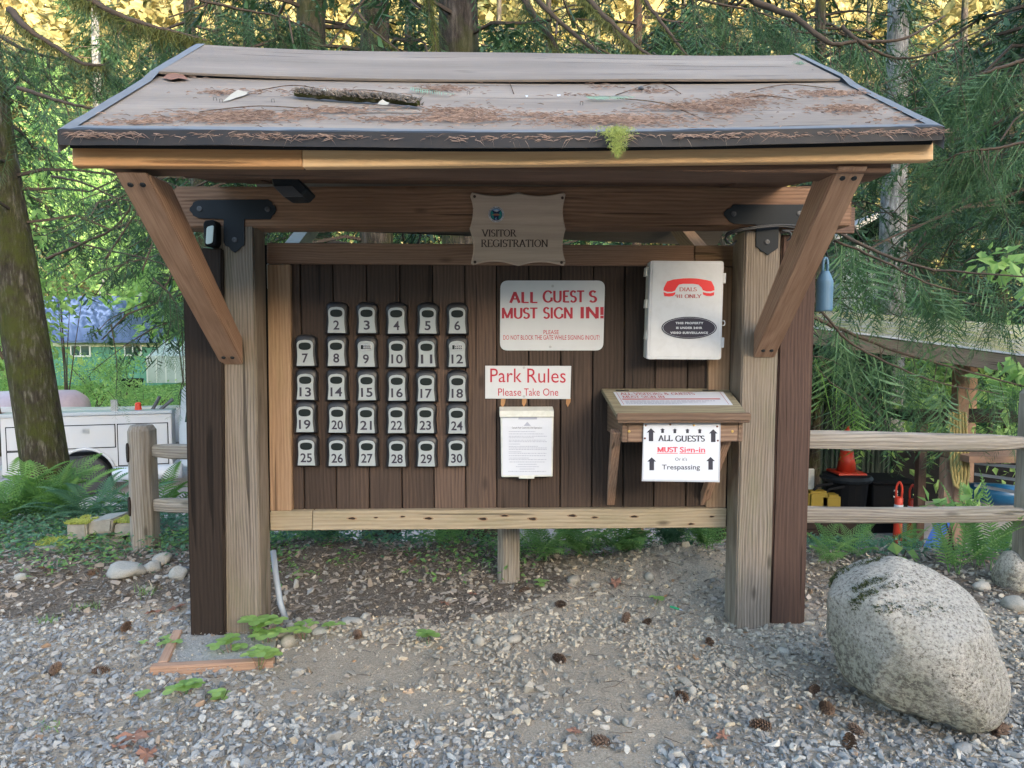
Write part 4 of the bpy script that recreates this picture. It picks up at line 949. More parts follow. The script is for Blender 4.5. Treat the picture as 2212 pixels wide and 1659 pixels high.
def arrow(cx, top, bot, hw):
    hh = (bot-top)*.33; sw = hw*.52
    poly([hp(cx-sw, bot), hp(cx+sw, bot), hp(cx+sw, top+hh), hp(cx+hw, top+hh), hp(cx, top), hp(cx-hw, top+hh), hp(cx-sw, top+hh)], yt, 'ink', t3, 'arrow')
for a_ in ((816, 648, 828, 60), (1677, 662, 840, 60), (826, 1050, 1230, 62), (1640, 1045, 1222, 60), (976, 650, 714, 36), (1146, 654, 718, 36), (1320, 656, 716, 36), (1490, 656, 718, 36)): arrow(*a_)
for x, y, mt_ in ((743, 609, 'rust'), (1083, 596, 'rust'), (1409, 608, 'brass'), (1731, 624, 'rust'), (732, 788, 'rust'), (1740, 820, 'rust')):
    u, v = hp(x, y); p = KP(u, v, yt); m = MB(); m.lathe((p.x, yt, p.z), [(.0042, 0), (.0035, -.002), (.0, -.003)], 10, 'y'); m.build('tack', MT[mt_], t3)
# ------------------------------------------------------------------ lamps, cable, hanging canister, conduit
t = thing('wall_lamp', 'black housed lamp with frosted lens fixed at the top left corner post', 'lamp', at_loc(452, 535, .02))
ol = rrect([(441, 533), (468, 530), (466, 474), (438, 476)], .018, -.05); m = MB(); m.prism(ol, -.05, .03); m.build('housing', MT['black'], t, bevel=.004, smooth=False)
ol = rrect([(444, 528), (459, 525), (462, 486), (446, 490)], .010, -.054); m = MB(); m.prism(ol, -.054, -.05); m.build('lens', MT['lens'], t, bevel=.001)
t = thing('roof_lamp', 'dark grey wedge shaped lamp mounted under the soffit at the left', 'lamp', at_loc(625, 380, -.5))
q0 = [KP(*q_, -.42) for q_ in ((585, 384), (640, 382), (665, 409), (650, 424), (612, 425), (590, 402))]
m = MB(); m.prism([(p.x, p.z) for p in q0], -.42, -.30); m.build('housing', MT['iron'], t, bevel=.004)
q0 = [KP(*q_, -.424) for q_ in ((590, 402), (632, 401), (655, 424), (612, 425))]; m = MB(); m.prism([(p.x, p.z) for p in q0], -.424, -.42); m.build('front_glass', MT['grey'], t, bevel=.001)
t = thing('cable', 'coiled black power cable looped over the right header strap', 'cable', at_loc(1640, 490, -.02))
def kcurve(pts): return [KP(u, v, y) for u, v, y in pts]
def smooth_path(P, n=6):
    out = []
    for i in range(len(P)-1):
        p0, p1, p2, p3 = P[max(i-1, 0)], P[i], P[i+1], P[min(i+2, len(P)-1)]
        for k in range(n):
            t = k/n; out.append(.5*((2*p1)+(p2-p0)*t+(2*p0-5*p1+4*p2-p3)*t*t+(3*p1-p0-3*p2+p3)*t**3))
    return out+[P[-1]]
for pts in ([(1568, 515, -.02), (1572, 503, -.03), (1600, 495, -.035), (1650, 488, -.03), (1700, 486, -.02), (1745, 490, 0)], [(1572, 522, -.02), (1568, 512, -.03), (1590, 500, -.04), (1640, 492, -.035), (1690, 489, -.02), (1740, 496, 0)], [(1700, 520, -.01), (1708, 512, -.015), (1706, 502, -.015), (1690, 498, -.01), (1735, 498, 0)], [(1572, 522, -.02), (1582, 528, -.01), (1590, 520, .02)]):
    m = MB(); m.tube(smooth_path(kcurve(pts)), .0042, 8); m.build('cable_loop', MT['boxblack'], t, smooth=True)
t = thing('hanging_canister', 'blue grey rubber canister hanging from a black hook beside the right post', 'canister', at_loc(1780, 673, .16))
yc = .16
a, b_ = KP(1763, 672, yc), KP(1797, 672, yc); zt2 = KP(1780, 596, yc).z; zb2 = a.z; cxx = (a.x+b_.x)/2; rr = (b_.x-a.x)/2
m = MB(); m.lathe((cxx, yc, 0), [(rr*.93, zb2), (rr*.97, zb2+.004), (rr, zt2-.03), (rr*.98, zt2-.022), (rr*.55, zt2+.014), (rr*.45, zt2+.02)], 24); m.build('body', MT['bluecan'], t, bevel=.001)
zz2 = KP(1780, 556, yc).z
for dx in (-.010, .010):
    m = MB(); m.tube([(cxx+dx, yc, zt2+.0), (cxx+dx, yc, zt2+.05), (cxx+dx*.7, yc, zz2-.008), (cxx, yc, zz2)], [.0065, .006, .006, .006], 8); m.build('hanger_strap', MT['bluecan'], t, smooth=True)
m = MB(); hk = [KP(u, v, yc) for u, v in ((1784, 570), (1788, 560), (1786, 548), (1780, 538), (1784, 528), (1790, 518))]; m.tube(smooth_path(hk), .0045, 8); m.build('hook', MT['iron'], t, smooth=True)
MB().pix([(1778, 532), (1792, 538), (1796, 514), (1780, 506)], yc-.02, yc+.02).build('clip', MT['black'], t, bevel=.003)
t = thing('conduit', 'grey plastic conduit leaning against the left post among stones', 'pipe', G(617, 1350), frame='W')
m = MB(); m.tube([W(590, 1190, 3.02), W(597, 1250, 2.96), W(606, 1305, 2.9), G(619, 1348)+Vector((0, 0, .01))], .0125, 12); m.build('tube', MT['grey'] if False else plain('grey_pvc', (.25, .28, .32), .5), t, smooth=True)
p = G(1468, 1323)
t = thing('pen', 'green ballpoint pen lying on the dirt under the desk', 'pen', p+Vector((0, 0, .012)), frame='W')
q = G(1448, 1317); m = MB(); m.tube([q+Vector((0, 0, .014)), p+Vector((0, 0, .014))], .005, 8); m.build('barrel', plain('green_pen_plastic', (.02, .25, .10), .3), t)
m = MB(); e_ = p+(p-q).normalized()*.018; m.tube([p+Vector((0, 0, .014)), e_+Vector((0, 0, .012))], [.0045, .001], 8); m.build('tip', MT['steel'], t)
# ------------------------------------------------------------------ split rail fence behind the board
def rail(name, p, q, ra, parent, mat, tint=0., sag=0.):
    """split log rail: uneven wedge section, slightly bowed"""
    p, q = Vector(p), Vector(q); L = (q-p).normalized(); s_ = L.cross(Vector((0, 0, 1))).normalized(); u_ = s_.cross(L); n = 14; V = []; Fc = []
    sec = [(-.9, -.75), (-.2, -1.0), (.8, -.8), (1., .1), (.75, .85), (.1, 1.05), (-.8, .8), (-1.05, .1)]
    ph = random.uniform(0, 6)
    for i in range(n+1):
        t = i/n; c_ = p.lerp(q, t)+Vector((0, 0, -sag*math.sin(math.pi*t)+.006*math.sin(t*7+ph))); tp = 1 if .04 < t < .96 else .72
        for k, (a, b2_) in enumerate(sec):
            r_ = ra*tp*(1+.07*math.sin(t*9+k*2+ph)); V.append(c_+s_*a*r_*.8+u_*b2_*r_)
    for i in range(n):
        for k in range(8): Fc.append((i*8+k, i*8+(k+1) % 8, (i+1)*8+(k+1) % 8, (i+1)*8+k))
    Fc += [tuple(range(7, -1, -1)), tuple(n*8+k for k in range(8))]
    m = MB(); m.add(V, Fc); return m.build(name, mat, parent, L=L, tint=tint)
def fpost(c_, w_, h, parent, holes=(), top=True):
    m = MB(); x, y, z = c_; b_ = w_*.28; w2 = w_/2
    sec = [(-w2+b_, -w2), (w2-b_, -w2), (w2, -w2+b_), (w2, w2), (-w2, w2), (-w2, -w2+b_)]
    V = []; Fc = []; zs = [-.12, h*.3, h*.6, h-.03, h]
    for i, zz in enumerate(zs):
        sc = 1.04-.05*i/4 if i < 4 else .8
        V += [(x+a*sc, y+c2*sc, z+zz) for a, c2 in sec]
    for i in range(4):
        for k in range(6): Fc.append((i*6+k, i*6+(k+1) % 6, (i+1)*6+(k+1) % 6, (i+1)*6+k))
    Fc.append(tuple(24+k for k in range(6)))
    m.add(V, Fc); o = m.build('post', MT['fence'], parent, L=VZ, bevel=.006, jit=.001)
    for hz in holes:
        m = MB(); xx, yy_ = x-w2+b_*.5-.004, y-w2+b_*.5-.004; d = Vector((1, -1, 0)).normalized(); nn = Vector((-1, -1, 0)).normalized(); c0 = Vector((xx, yy_, z+hz)); V = []
        for k in range(14):
            a = 2*math.pi*k/14; V.append(c0+d*.0165*math.cos(a)*(1+.1*math.sin(3*a))+Vector((0, 0, 1))*.052*math.copysign(abs(math.sin(a))**.8, math.sin(a))+nn*.005)
        m.add(V+[v-nn*.02 for v in V], [tuple(range(14))]+[(k, (k+1) % 14, 14+(k+1) % 14, 14+k) for k in range(14)]); m.build('mortise', MT['dark_post'], o, L=VZ)
    return o
p0 = GP(312, 1190); fl = thing('rail_fence', 'weathered split rail fence section left of the shelter behind moss topped blocks', 'fence', p0, 'split rail fence running behind the shelter', 'W')
dL = p0.y
fpost(p0, .118, W(300, 918, dL).z-p0.z, fl, holes=(W(300, 975, dL).z-p0.z, W(300, 1090, dL).z-p0.z))
pm = GP(1099, 1250); 
for v0, v1, r0 in ((972, 962, .040), (1090, 1082, .042)):
    a = W(328, v0, dL+.02); b_ = W(1090, v1+60, pm.y+.03); b_ = Vector((b_.x, b_.y, a.z+.01)); a2 = a+(a-b_).normalized()*.03
    rail('rail', a2, b_, r0, fl, MT['fence'], .0 if v0 < 1000 else -.05)
fm = thing('rail_fence', 'weathered split rail fence right of the shelter in front of the open shed', 'fence', pm, 'split rail fence running behind the shelter', 'W')
fpost(pm, .105, 1.0, fm)
dR = 3.25; pr = Vector((W(2232, 1280, dR).x, dR, Hg(W(2232, 1280, dR).x, dR)))
fpost(pr, .13, .95, fm)
for v0, v1, r0, sg in ((962, 954, .042, -.004), (1110, 1113, .040, .004)):
    a = W(1748, v0, 3.38); b_ = W(2208, v1, dR+.0); c0 = a+(a-b_)*1.38
    c0.y = max(c0.y, 3.55); rail('rail', Vector((pm.x+.03, pm.y+.03, a.z+.01)), a+(b_-a)*1.0, r0, fm, MT['fence'], .12 if v0 < 1000 else -.02, sg)
# ------------------------------------------------------------------ mossy concrete blocks, boulder, loose rocks
def rockmesh(name, rx, ry, rz_, seed, sub=3, rough=.12, mat=None, parent=None, cut=True, pts=None):
    bm = bmesh.new(); bmesh.ops.create_icosphere(bm, subdivisions=sub, radius=1.)
    r0 = random.Random(seed); pl_ = [(Vector((r0.gauss(0, 1), r0.gauss(0, 1), r0.gauss(0, 1))).normalized(), r0.uniform(.72, .95)) for _ in range(9)]
    from mathutils import noise
    for v in bm.verts:
        c_ = v.co.copy()
        if cut:
            for n_, d_ in pl_:
                k = c_.dot(n_)-d_
                if k > 0: c_ -= n_*k*.8
        n3 = noise.noise(c_*1.3+Vector((seed, 0, 0)))*rough+noise.noise(c_*4+Vector((0, seed, 0)))*rough*.25
        c_ *= 1+n3+noise.noise(c_*9)*rough*.12; v.co = Vector((c_.x*rx, c_.y*ry, c_.z*rz_))
    me = bpy.data.meshes.new(name); bm.to_mesh(me); bm.free(); me.polygons.foreach_set('use_smooth', [True]*len(me.polygons))
    a = me.attributes.new('tint', 'FLOAT', 'POINT'); a.data.foreach_set('value', np.full(len(me.vertices), r0.random(), np.float32))
    return me
def rock(name, label, cat, loc, r3, seed, mat, group=None, rot=(0, 0, 0), sub=3, rough=.22):
    me = rockmesh(name, *r3, seed, sub, rough); o = link(name, me, MT[mat]); o.location = loc; o.rotation_euler = rot
    return setprops(o, label, cat, group)
# big boulder: outline read from the photograph, real depth
def boulder():
    bl = [(1795, 1273), (1811, 1236), (1851, 1205), (1908, 1203), (1975, 1216), (2041, 1246), (2091, 1279), (2125, 1323), (2145, 1373), (2158, 1416), (2175, 1456), (2183, 1489), (2178, 1529), (2161, 1559), (2138, 1576), (2091, 1581), (2041, 1559), (1975, 1541), (1918, 1526), (1875, 1503), (1828, 1469), (1801, 1406), (1788, 1366), (1790, 1333)]
    loc = W(1982, 1394, 2.25); yd = (loc-CO).normalized(); xd = yd.cross(Vector((0, 0, 1))).normalized(); zd = xd.cross(yd)
    Q = []
    for u, v in bl:
        r = ray(u, v); p = CO+r*((loc-CO).dot(yd)/r.dot(yd))-loc; Q.append((p.dot(xd), p.dot(zd)))
    cx_ = cz_ = 0
    ang = [(math.atan2(z_, x_), math.hypot(x_, z_)) for x_, z_ in Q]; ang.sort()
    def rad_(a):
        n = len(ang)
        for i in range(n):
            a0, r0 = ang[i]; a1, r1 = ang[(i+1) % n]
            if i == n-1: a1 += 2*math.pi
            aa = a if a >= ang[0][0] else a+2*math.pi
            if a0 <= aa <= a1: t = (aa-a0)/(a1-a0); t = t*t*(3-2*t)*.4+t*.6; return r0+(r1-r0)*t
        return ang[0][1]
    bm = bmesh.new(); bmesh.ops.create_icosphere(bm, subdivisions=6, radius=1.)
    from mathutils import noise
    for v in bm.verts:
        c_ = v.co; a = math.atan2(c_.z, c_.x); rr = math.hypot(c_.x, c_.z); R0 = rad_(a); f = rr**.72 if rr > 0 else 0
        q = Vector((math.cos(a)*R0*f, math.copysign(abs(c_.y)**.9, c_.y)*.27, math.sin(a)*R0*f))
        k = 1+.03*noise.noise(q*5)+.016*noise.noise(q*13)+.009*noise.noise(q*40)
        q = Vector((q.x*k, q.y*(k+.10*noise.noise(q*3.1)), q.z*k))
        for n_, d_ in ((Vector((.30, -.62, .72)).normalized(), .205), (Vector((-.62, -.72, -.30)).normalized(), .225), (Vector((.75, -.62, -.1)).normalized(), .235), (Vector((0, -.75, -.65)).normalized(), .215), (Vector((-.45, -.5, .75)).normalized(), .255)):
            e_ = q.dot(n_)-d_
            if e_ > 0: q -= n_*e_*.72
        v.co = xd*q.x+yd*q.y+zd*q.z
    me = bpy.data.meshes.new('boulder'); bm.to_mesh(me); bm.free(); me.polygons.foreach_set('use_smooth', [True]*len(me.polygons))
    o = link('boulder', me, MT['boulder']); o.location = loc
    setprops(o, 'large grey granite boulder with lichen resting on gravel right of the shelter', 'boulder')
    # moss tufts in its hollows
    V = []; Fc = []; T = []
    vs = [v for v in me.vertices if v.normal.dot(yd) < .1]
    r0 = random.Random(3)
    for (u, v, n, s) in ((1875, 1262, 60, .03), (1868, 1285, 26, .02), (1855, 1296, 24, .03), (1920, 1310, 20, .02), (1985, 1315, 34, .045), (1800, 1245, 60, .025), (1890, 1212, 30, .02), (1835, 1230, 20, .03), (1925, 1265, 20, .03)):
        r = ray(u, v).normalized(); vv = min(me.vertices, key=lambda q: ((q.co+loc-CO).cross(r)).length+(4 if q.normal.dot(r) > -.05 else 0))
        for _ in range(n):
            a = vv.co+Vector((r0.gauss(0, s*1.3), r0.gauss(0, s*.3), r0.gauss(0, s*.25)))
            w_ = min(vs, key=lambda q: (q.co-a).length_squared); a = w_.co
            for _k in range(5):
                b0 = a+Vector((r0.gauss(0, .004), r0.gauss(0, .004), r0.gauss(0, .003))); d_ = (w_.normal+Vector((r0.gauss(0, .6), r0.gauss(0, .6), r0.gauss(0, .6)))).normalized()*.009; s_ = d_.orthogonal().normalized()*.0022
                n0 = len(V); V += [b0-s_, b0+s_, b0+d_]; Fc.append((n0, n0+1, n0+2)); T += [r0.random()]*3
    mo = npmesh('moss', np.array(V), np.array(Fc), leafmat('dark_rock_moss', (.03, .04, .012), (.09, .105, .03)), T); mo.parent = o; mo['kind'] = 'stuff'
    return o
boulder()
def block(q, d0, dep, label, mosst=True, hh=None, ry=0.):
    P = [W(u, v, d0) for u, v in q]; c_ = Vector((sum(p.x for p in P)/4, d0+dep/2, min(p.z for p in P)))
    t = thing('concrete_block', label, 'block', c_, 'concrete blocks stacked by the left fence post', 'W'); t.rotation_euler = (0, 0, R(ry))
    m = MB(); m.prism([(p.x, p.z) for p in P], d0, d0+dep); m.build('block', MT['conc'], t, bevel=.008, seg=2, jit=.0015)
    if mosst:
        x0, x1 = P[3].x, P[2].x; zt = (P[2].z+P[3].z)/2; r0 = random.Random(int(q[0][0])); V = []; Fc = []; T = []
        for _ in range(2600):
            x = r0.uniform(x0-.004, x1+.004); y = d0+r0.uniform(-.006, dep*.95)
            if snoise(np.array([x]), np.array([y]), 14, int(q[0][0]) % 50)[0] < -.05: continue
            hh_ = .012+.01*r0.random(); b0 = Vector((x, y, zt-.003))-c_; d_ = Vector((r0.gauss(0, .3), r0.gauss(0, .3), 1)).normalized()*hh_; s_ = Vector((r0.uniform(-1, 1), r0.uniform(-1, 1), 0)).normalized()*.005
            n0 = len(V); V += [b0-s_, b0+s_, b0+d_]; Fc.append((n0, n0+1, n0+2)); T += [r0.random()*.6, r0.random()*.6, 1.]
        mo = npmesh('moss', np.array(V), np.array(Fc), MT['lichen'], T); mo.parent = t; mo['kind'] = 'stuff'
block([(62, 1212), (118, 1206), (120, 1180), (60, 1186)], 3.72, .20, 'mossy concrete block lying lowest at the left end of the stack')
block([(143, 1168), (187, 1166), (186, 1130), (142, 1132)], 3.80, .16, 'moss capped concrete block left of the topmost grey block')
block([(188, 1156), (240, 1150), (241, 1122), (187, 1128)], 3.83, .2, 'topmost grey concrete block in the middle of the stack', False)
block([(245, 1160), (286, 1158), (286, 1124), (246, 1132)], 3.86, .18, 'concrete block wedged against the fence post')
block([(150, 1196), (196, 1196), (196, 1168), (150, 1170)], 3.84, .18, 'concrete block in the lower course half hidden by creeper', False)
block([(204, 1186), (262, 1186), (262, 1160), (204, 1160)], 3.88, .18, 'concrete block in the lower course beside the fence post', False)
def R3(px, d, asp=(1, .8, .7)): s = px/2/F*d; return (s*asp[0], s*asp[1], s*asp[2])
for k, (u, v, w_, h_, lab) in enumerate(((272, 1228, 80, 36, 'flat pale rock half buried left of the left post'), (352, 1205, 48, 30, 'whitish rock at the foot of the fence post'), (385, 1235, 44, 30, 'pale angular rock against the dark left post'), (330, 1222, 40, 26, 'small pale rock under the fence post'),
        (2185, 1232, 76, 96, 'dark grey rock beside the right fence post'), (2120, 1264, 40, 22, 'small pale rock behind the boulder'), (2190, 1300, 60, 30, 'grey rock low at the right edge behind the boulder'), (45, 1245, 30, 16, 'small white rock on the litter at the far left'))):
    p = GP(u, v+h_*.4); s = 1/F*p.y
    rock('rock', lab, 'rock', p+Vector((0, 0, h_*.30*s)), (w_/2*s, w_/2*s*.8, h_/2*s*1.1), 40+k, 'palestone' if k != 4 else 'boulder', 'rocks around the shelter', (0, 0, k*1.3))
for k, (u, v, w_, h_, lab) in enumerate(((600, 1365, 50, 30, 'rounded pale stone touching the left post'), (622, 1382, 46, 30, 'blocky stone in front of the conduit foot'), (660, 1352, 60, 34, 'large pale stone right of the conduit'), (645, 1340, 26, 20, 'small brown stone behind the conduit foot'), (690, 1362, 36, 22, 'pale stone at the right of the cluster by the conduit'),
        (1035, 1382, 34, 26, 'round cream stone alone on the gravel below the panel'), (1110, 1378, 40, 20, 'flat greenish stone right of the round cream one'), (1403, 1243, 24, 22, 'round tan stone on the dirt mound'), (1240, 1250, 36, 22, 'pale stone at the foot of the dirt mound'), (760, 1340, 56, 14, 'long flat tan stone on the edge of the gravel'),
        (790, 1330, 26, 20, 'oval tan stone beside the long flat one'), (870, 1340, 20, 14, 'small cream stone below the bottom rail'), (1495, 1490, 28, 26, 'pale stone by the blue grey chip on the right gravel'), (1408, 1503, 26, 22, 'dark blue grey slate chip on the right gravel'), (1352, 1557, 22, 22, 'cream stone near the lower right dirt patch'), (2080, 1612, 48, 26, 'blue grey slate piece below the boulder'),
        (1692, 1405, 34, 20, 'smooth pale pebble left of the boulder'), (1285, 1262, 26, 16, 'white chip on the dirt under the right fence rail'), (1540, 1505, 26, 20, 'grey chip left of the twig by the boulder'), (970, 1295, 24, 14, 'tan stone in the litter below the bottom rail'))):
    p = GP(u, v+h_*.4); s = 1/F*p.y
    rock('stone', lab, 'stone', p+Vector((0, 0, h_*.28*s)), (w_/2*s, w_/2*s*.75, h_/2*s), 80+k, 'palestone' if k not in (13, 15) else 'gravel', 'larger stones lying on the ground', (0, 0, k*1.7), 2, .1)

# ------------------------------------------------------------------ service truck on the road below
tr_p = W(6, 1050, 12.2)
TR = thing('service_truck', 'white utility service truck parked on the road behind the mossy tree', 'truck', (tr_p.x, 12.2, Hg(0, 12)), frame='L', rz=R(17))
TR.scale = (.9, .9, .9)
MW = plain('white_truck_paint', (.44, .45, .47), .35, dirt=.5, dscale=3, dcol=(.5, .47, .42)); MC = plain('white_cab_paint', (.38, .44, .50), .25, dirt=.1)
glass = plain('tinted_glass', (.03, .07, .06), .05, spec=.8, dirt=.1); tyre = plain('tyre_rubber', (.035, .035, .038), .8, dirt=.5, dscale=20, dcol=(.1, .09, .08))
Lb = 3.0; H0, H1 = .62, 1.62
wx = 1.42; wr = .54
arch = [(wx+wr*math.cos(R(a)), .42+wr*math.sin(R(a))) for a in range(160, 19, -10)]
side = [(0, H0-.12)]+[(0, H1), (Lb, H1), (Lb, H0-.05), (wx+wr+.02, H0-.05)]+[p for p in arch[::-1] if p[1] > H0-.06]+[(wx-wr-.02, H0-.12)]
for y0, y1, nm in ((0, .48, 'service_body'), (1.5, 1.98, 'service_body')):
    MB().prism(side, y0, y1).build(nm, MW, TR, bevel=.01)
MB().box((0, .48, .75), (Lb, 1.5, .83)).build('bed_floor', MT['grey'], TR)
sb = TR.children[0]
for x0, x1, z0, z1 in ((.10, .92, .98, 1.42), (.96, 1.96, .98, 1.42), (2.02, 2.92, .60, 1.42), (.10, .80, .60, .94)):
    MB().box((x0-.018, -.004, z0-.018), (x1+.018, 0.002, z1+.018)).build('door_gap', MT['black'], sb)
    d_ = MB().box((x0, -.016, z0), (x1, 0.002, z1)).build('compartment_door', MW, sb, bevel=.006)
    if z1 > 1 and x0 < 2: MB().box(((x0+x1)/2-.06, -.022, z1-.16), ((x0+x1)/2+.06, -.012, z1-.06)).build('handle', MT['steel'], sb)
MB().box((-.02, -.03, H1), (Lb+.02, .5, H1+.07)).build('top_rail', plain('diamond_plate', (.42, .46, .5), .4, metal=.4, dirt=.3, dscale=40), sb, bevel=.006)
V = [(wx+(wr+.0)*math.cos(R(a)), -.03, .42+(wr+.0)*math.sin(R(a))) for a in range(165, 14, -10)]; m = MB(); m.tube(V, .03, 8); m.build('fender_flare', MW, sb, smooth=True)
def wheel(x, y, par):
    w0 = thing('wheel', None, None, (0, 0, 0), frame='L'); w0.parent = par; w0.location = (x, y, .395)
    m = MB(); m.lathe((0, 0, 0), [(.24, -.12), (.36, -.125), (.39, -.09), (.395, 0), (.39, .09), (.36, .125), (.24, .12)], 36, 'y'); m.build('tyre', tyre, w0, smooth=True)
    m = MB(); m.lathe((0, 0, 0), [(.0, -.06), (.1, -.09), (.12, -.05), (.2, -.06), (.245, -.11), (.25, .1)], 30, 'y'); m.build('rim', MT['steel'], w0, smooth=True)
for x in (wx, 5.0):
    for y in (.12, 1.86): wheel(x, y, TR)
cabp = [(3.12, .5), (3.12, 1.35), (3.2, 2.12), (3.34, 2.22), (4.5, 2.22), (5.0, 1.5), (5.95, 1.38), (6.0, .55), (5.5, .5), (5.45, .75), (5.25, .92), (4.75, .92), (4.55, .75), (4.5, .45)]
MB().prism(cabp, .08, 1.9).build('cab', MC, TR, bevel=.03, seg=2)
MB().prism([(3.24, 1.42), (3.32, 1.98), (4.1, 1.98), (4.1, 1.42)], .068, .08).build('window', glass, TR, bevel=.01)
MB().box((3.13, .35, 1.68), (3.155, 1.6, 2.08)).build('rear_window', glass, TR)
MB().prism([(4.2, 1.42), (4.2, 1.98), (4.45, 1.98), (4.9, 1.45)], .068, .08).build('window', glass, TR, bevel=.01)
MB().box((3.62, .066, 1.12), (3.80, .08, 1.2)).build('door_handle', MT['black'], TR, bevel=.005)
MB().box((3.6, .072, .6), (3.605, .081, 1.4)).build('door_seam', MT['black'], TR)
m = MB(); m.lathe((2.35, .25, H1+.07), [(.07, 0), (.055, .13), (.04, .15)], 14); m.build('beacon', MT['orange'], TR)
for x in (.25, 1.9): MB().box((x, .02, H1+.07), (x+.12, .08, H1+.3)).build('rack_stake', MT['steel'], TR)
for x0, x1, hh in ((2.6, 2.75, .28), (2.75, 3.0, .22)):
    m = MB(); m.tube([(x0, .3, H1+.05), (x1, .3, H1+.05+hh)], .035, 8); m.build('tool', MT['grey'], TR)
MB().box((-.22, .1, .42), (0, 1.88, .62)).build('bumper', MT['steel'], TR, bevel=.02)
MB().box((-.012, .10, .78), (-.0, .22, .98)).build('tail_light', MT['red'], TR)
# pipe beside it, red trailer and tank beyond
pp = W(262, 1025, 11.2); t = thing('white_pipe', 'white plastic pipe lying by the truck wheel beyond the fence post', 'pipe', (pp.x, pp.y, pp.z), frame='L', rz=R(12))
m = MB(); m.tube([(-.1, 0, 0), (.9, 0, .03)], .12, 16); m.build('tube', MT['white'], t, smooth=True)
zz = Hg(-8, 16); MR = plain('dark_red_paint', (.16, .01, .03), .4, dirt=.3)
a = W(-60, 880, 16.5); b_ = W(290, 872, 16.5); t = thing('trailer', 'dark red flat trailer with white top rail parked beyond the truck', 'trailer', (a.x, 16.5, zz), frame='W')
MB().box((a.x, 16.5, W(0, 925, 16.5).z), (b_.x, 16.6, W(0, 892, 16.5).z)).build('side_rail', MR, t, bevel=.02); MB().box((a.x, 16.5, W(0, 891, 16.5).z), (b_.x, 16.62, W(0, 880, 16.5).z)).build('top_rail', MW, t, bevel=.01)
MB().box((a.x, 16.6, W(0, 930, 16.5).z), (b_.x, 18., W(0, 922, 16.5).z)).build('deck', MT['grey'], t)
for x in (a.x+1., a.x+2.):
    m = MB(); m.lathe((x, 16.9, zz+.35), [(.2, -.1), (.35, -.1), (.35, .1), (.2, .1)], 20, 'y'); m.build('wheel', tyre, t, smooth=True)
t = thing('tank', 'pinkish domed storage tank standing behind the truck bed', 'tank', W(60, 890, 19.5), frame='W')
c0 = W(70, 885, 19.5); m = MB(); rr = .55; m.tube([c0+Vector((-1.3, 0, 0)), c0+Vector((-1.15, 0, 0)), c0+Vector((0, 0, 0)), c0+Vector((1.15, 0, 0)), c0+Vector((1.38, 0, 0)), c0+Vector((1.5, 0, 0))], [.3, .5, .55, .55, .42, .1], 20); m.build('shell', plain('faded_pink_paint', (.42, .33, .36), .5), t, smooth=True)
for x in (-.7, .7): MB().box(((c0.x+x-.1), 19.3, Hg(-9, 19)-.1), (c0.x+x+.1, 19.7, c0.z-.3)).build('support', MT['grey'], t)
# ------------------------------------------------------------------ green house and plastic greenhouse
dH = 44.; zh = Hg(-25, 44); t = thing('house', 'green board house with steep blue metal roof beyond the lawn', 'house', (W(250, 800, dH).x, dH, zh), frame='W')
MG = plain('teal_green_siding', (.09, .25, .18), .7, dirt=.25, dscale=1.); MBl = plain('blue_metal_roof', (.085, .12, .235), .5, metal=.0, dirt=.3, dscale=.6)
xl_, xr_ = W(95, 745, dH).x, W(347, 745, dH).x; ztop = W(0, 741, dH).z; dep = 7.
MB().box((xl_, dH, zh-.3), (xr_, dH+dep, ztop)).build('wall', MG, t)
x = xl_+.4
while x < xr_-.1:
    MB().box((x, dH-.03, zh), (x+.05, dH-.001, ztop-.05)).build('batten', MG, t); x += .42
ze = W(0, 736, dH-.6).z; xe0, xe1 = W(80, 0, dH-.6).x, W(360, 0, dH-.6).x; zr_ = W(0, 640, dH+dep/2).z; xr0, xr1 = W(60, 0, dH+3.5).x, W(311, 0, dH+3.5).x
m = MB(); m.hexa([(xe0, dH-.6, ze-.12), (xe1, dH-.6, ze-.12), (xr1, dH+3.5, zr_-.12), (xr0, dH+3.5, zr_-.12), (xe0, dH-.6, ze), (xe1, dH-.6, ze), (xr1, dH+3.5, zr_), (xr0, dH+3.5, zr_)]); rf = m.build('roof', MBl, t)
m = MB(); m.hexa([(xe0, dH+7.6, ze-.12), (xe1, dH+7.6, ze-.12), (xr1, dH+3.5, zr_-.12), (xr0, dH+3.5, zr_-.12), (xe0, dH+7.6, ze), (xe1, dH+7.6, ze), (xr1, dH+3.5, zr_), (xr0, dH+3.5, zr_)]); m.build('roof', MBl, t)
m = MB(); m.add([(xr_, dH, ztop), (xr_, dH+dep, ztop), (xr1, dH+3.5, zr_-.2)], [(0, 1, 2)]); m.build('gable', MG, t)
for k in range(18):
    f = (k+.5)/18; m = MB(); m.tube([(xe0+(xe1-xe0)*f, dH-.6, ze+.03), (xr0+(xr1-xr0)*f, dH+3.5, zr_+.03)], .03, 4); m.build('roof_rib', MBl, rf)
MB().box((xr1-1.3, dH+3.3, zr_+.02), (xr1+.05, dH+3.7, zr_+.25)).build('ridge_cap', MT['white'], t)
MB().box((xl_, dH-.08, ztop-.22), (xr_+.1, dH-.03, ztop)).build('fascia_board', plain('cream_paint', (.6, .58, .4), .6), t)
for u0, v0, u1, v1 in ((270, 741, 307, 769), (154, 744, 197, 771)):
    a, b_ = W(u0, v1, dH), W(u1, v0, dH); wd = MB().box((a.x, dH-.10, a.z), (b_.x, dH-.04, b_.z)).build('window', MT['white'], t)
    mx = (a.x+b_.x)/2; 
    for xa_, xb2 in ((a.x+.09, mx-.05), (mx+.05, b_.x-.09)): MB().box((xa_, dH-.11, a.z+.1), (xb2, dH-.095, b_.z-.09)).build('pane', glass, wd)
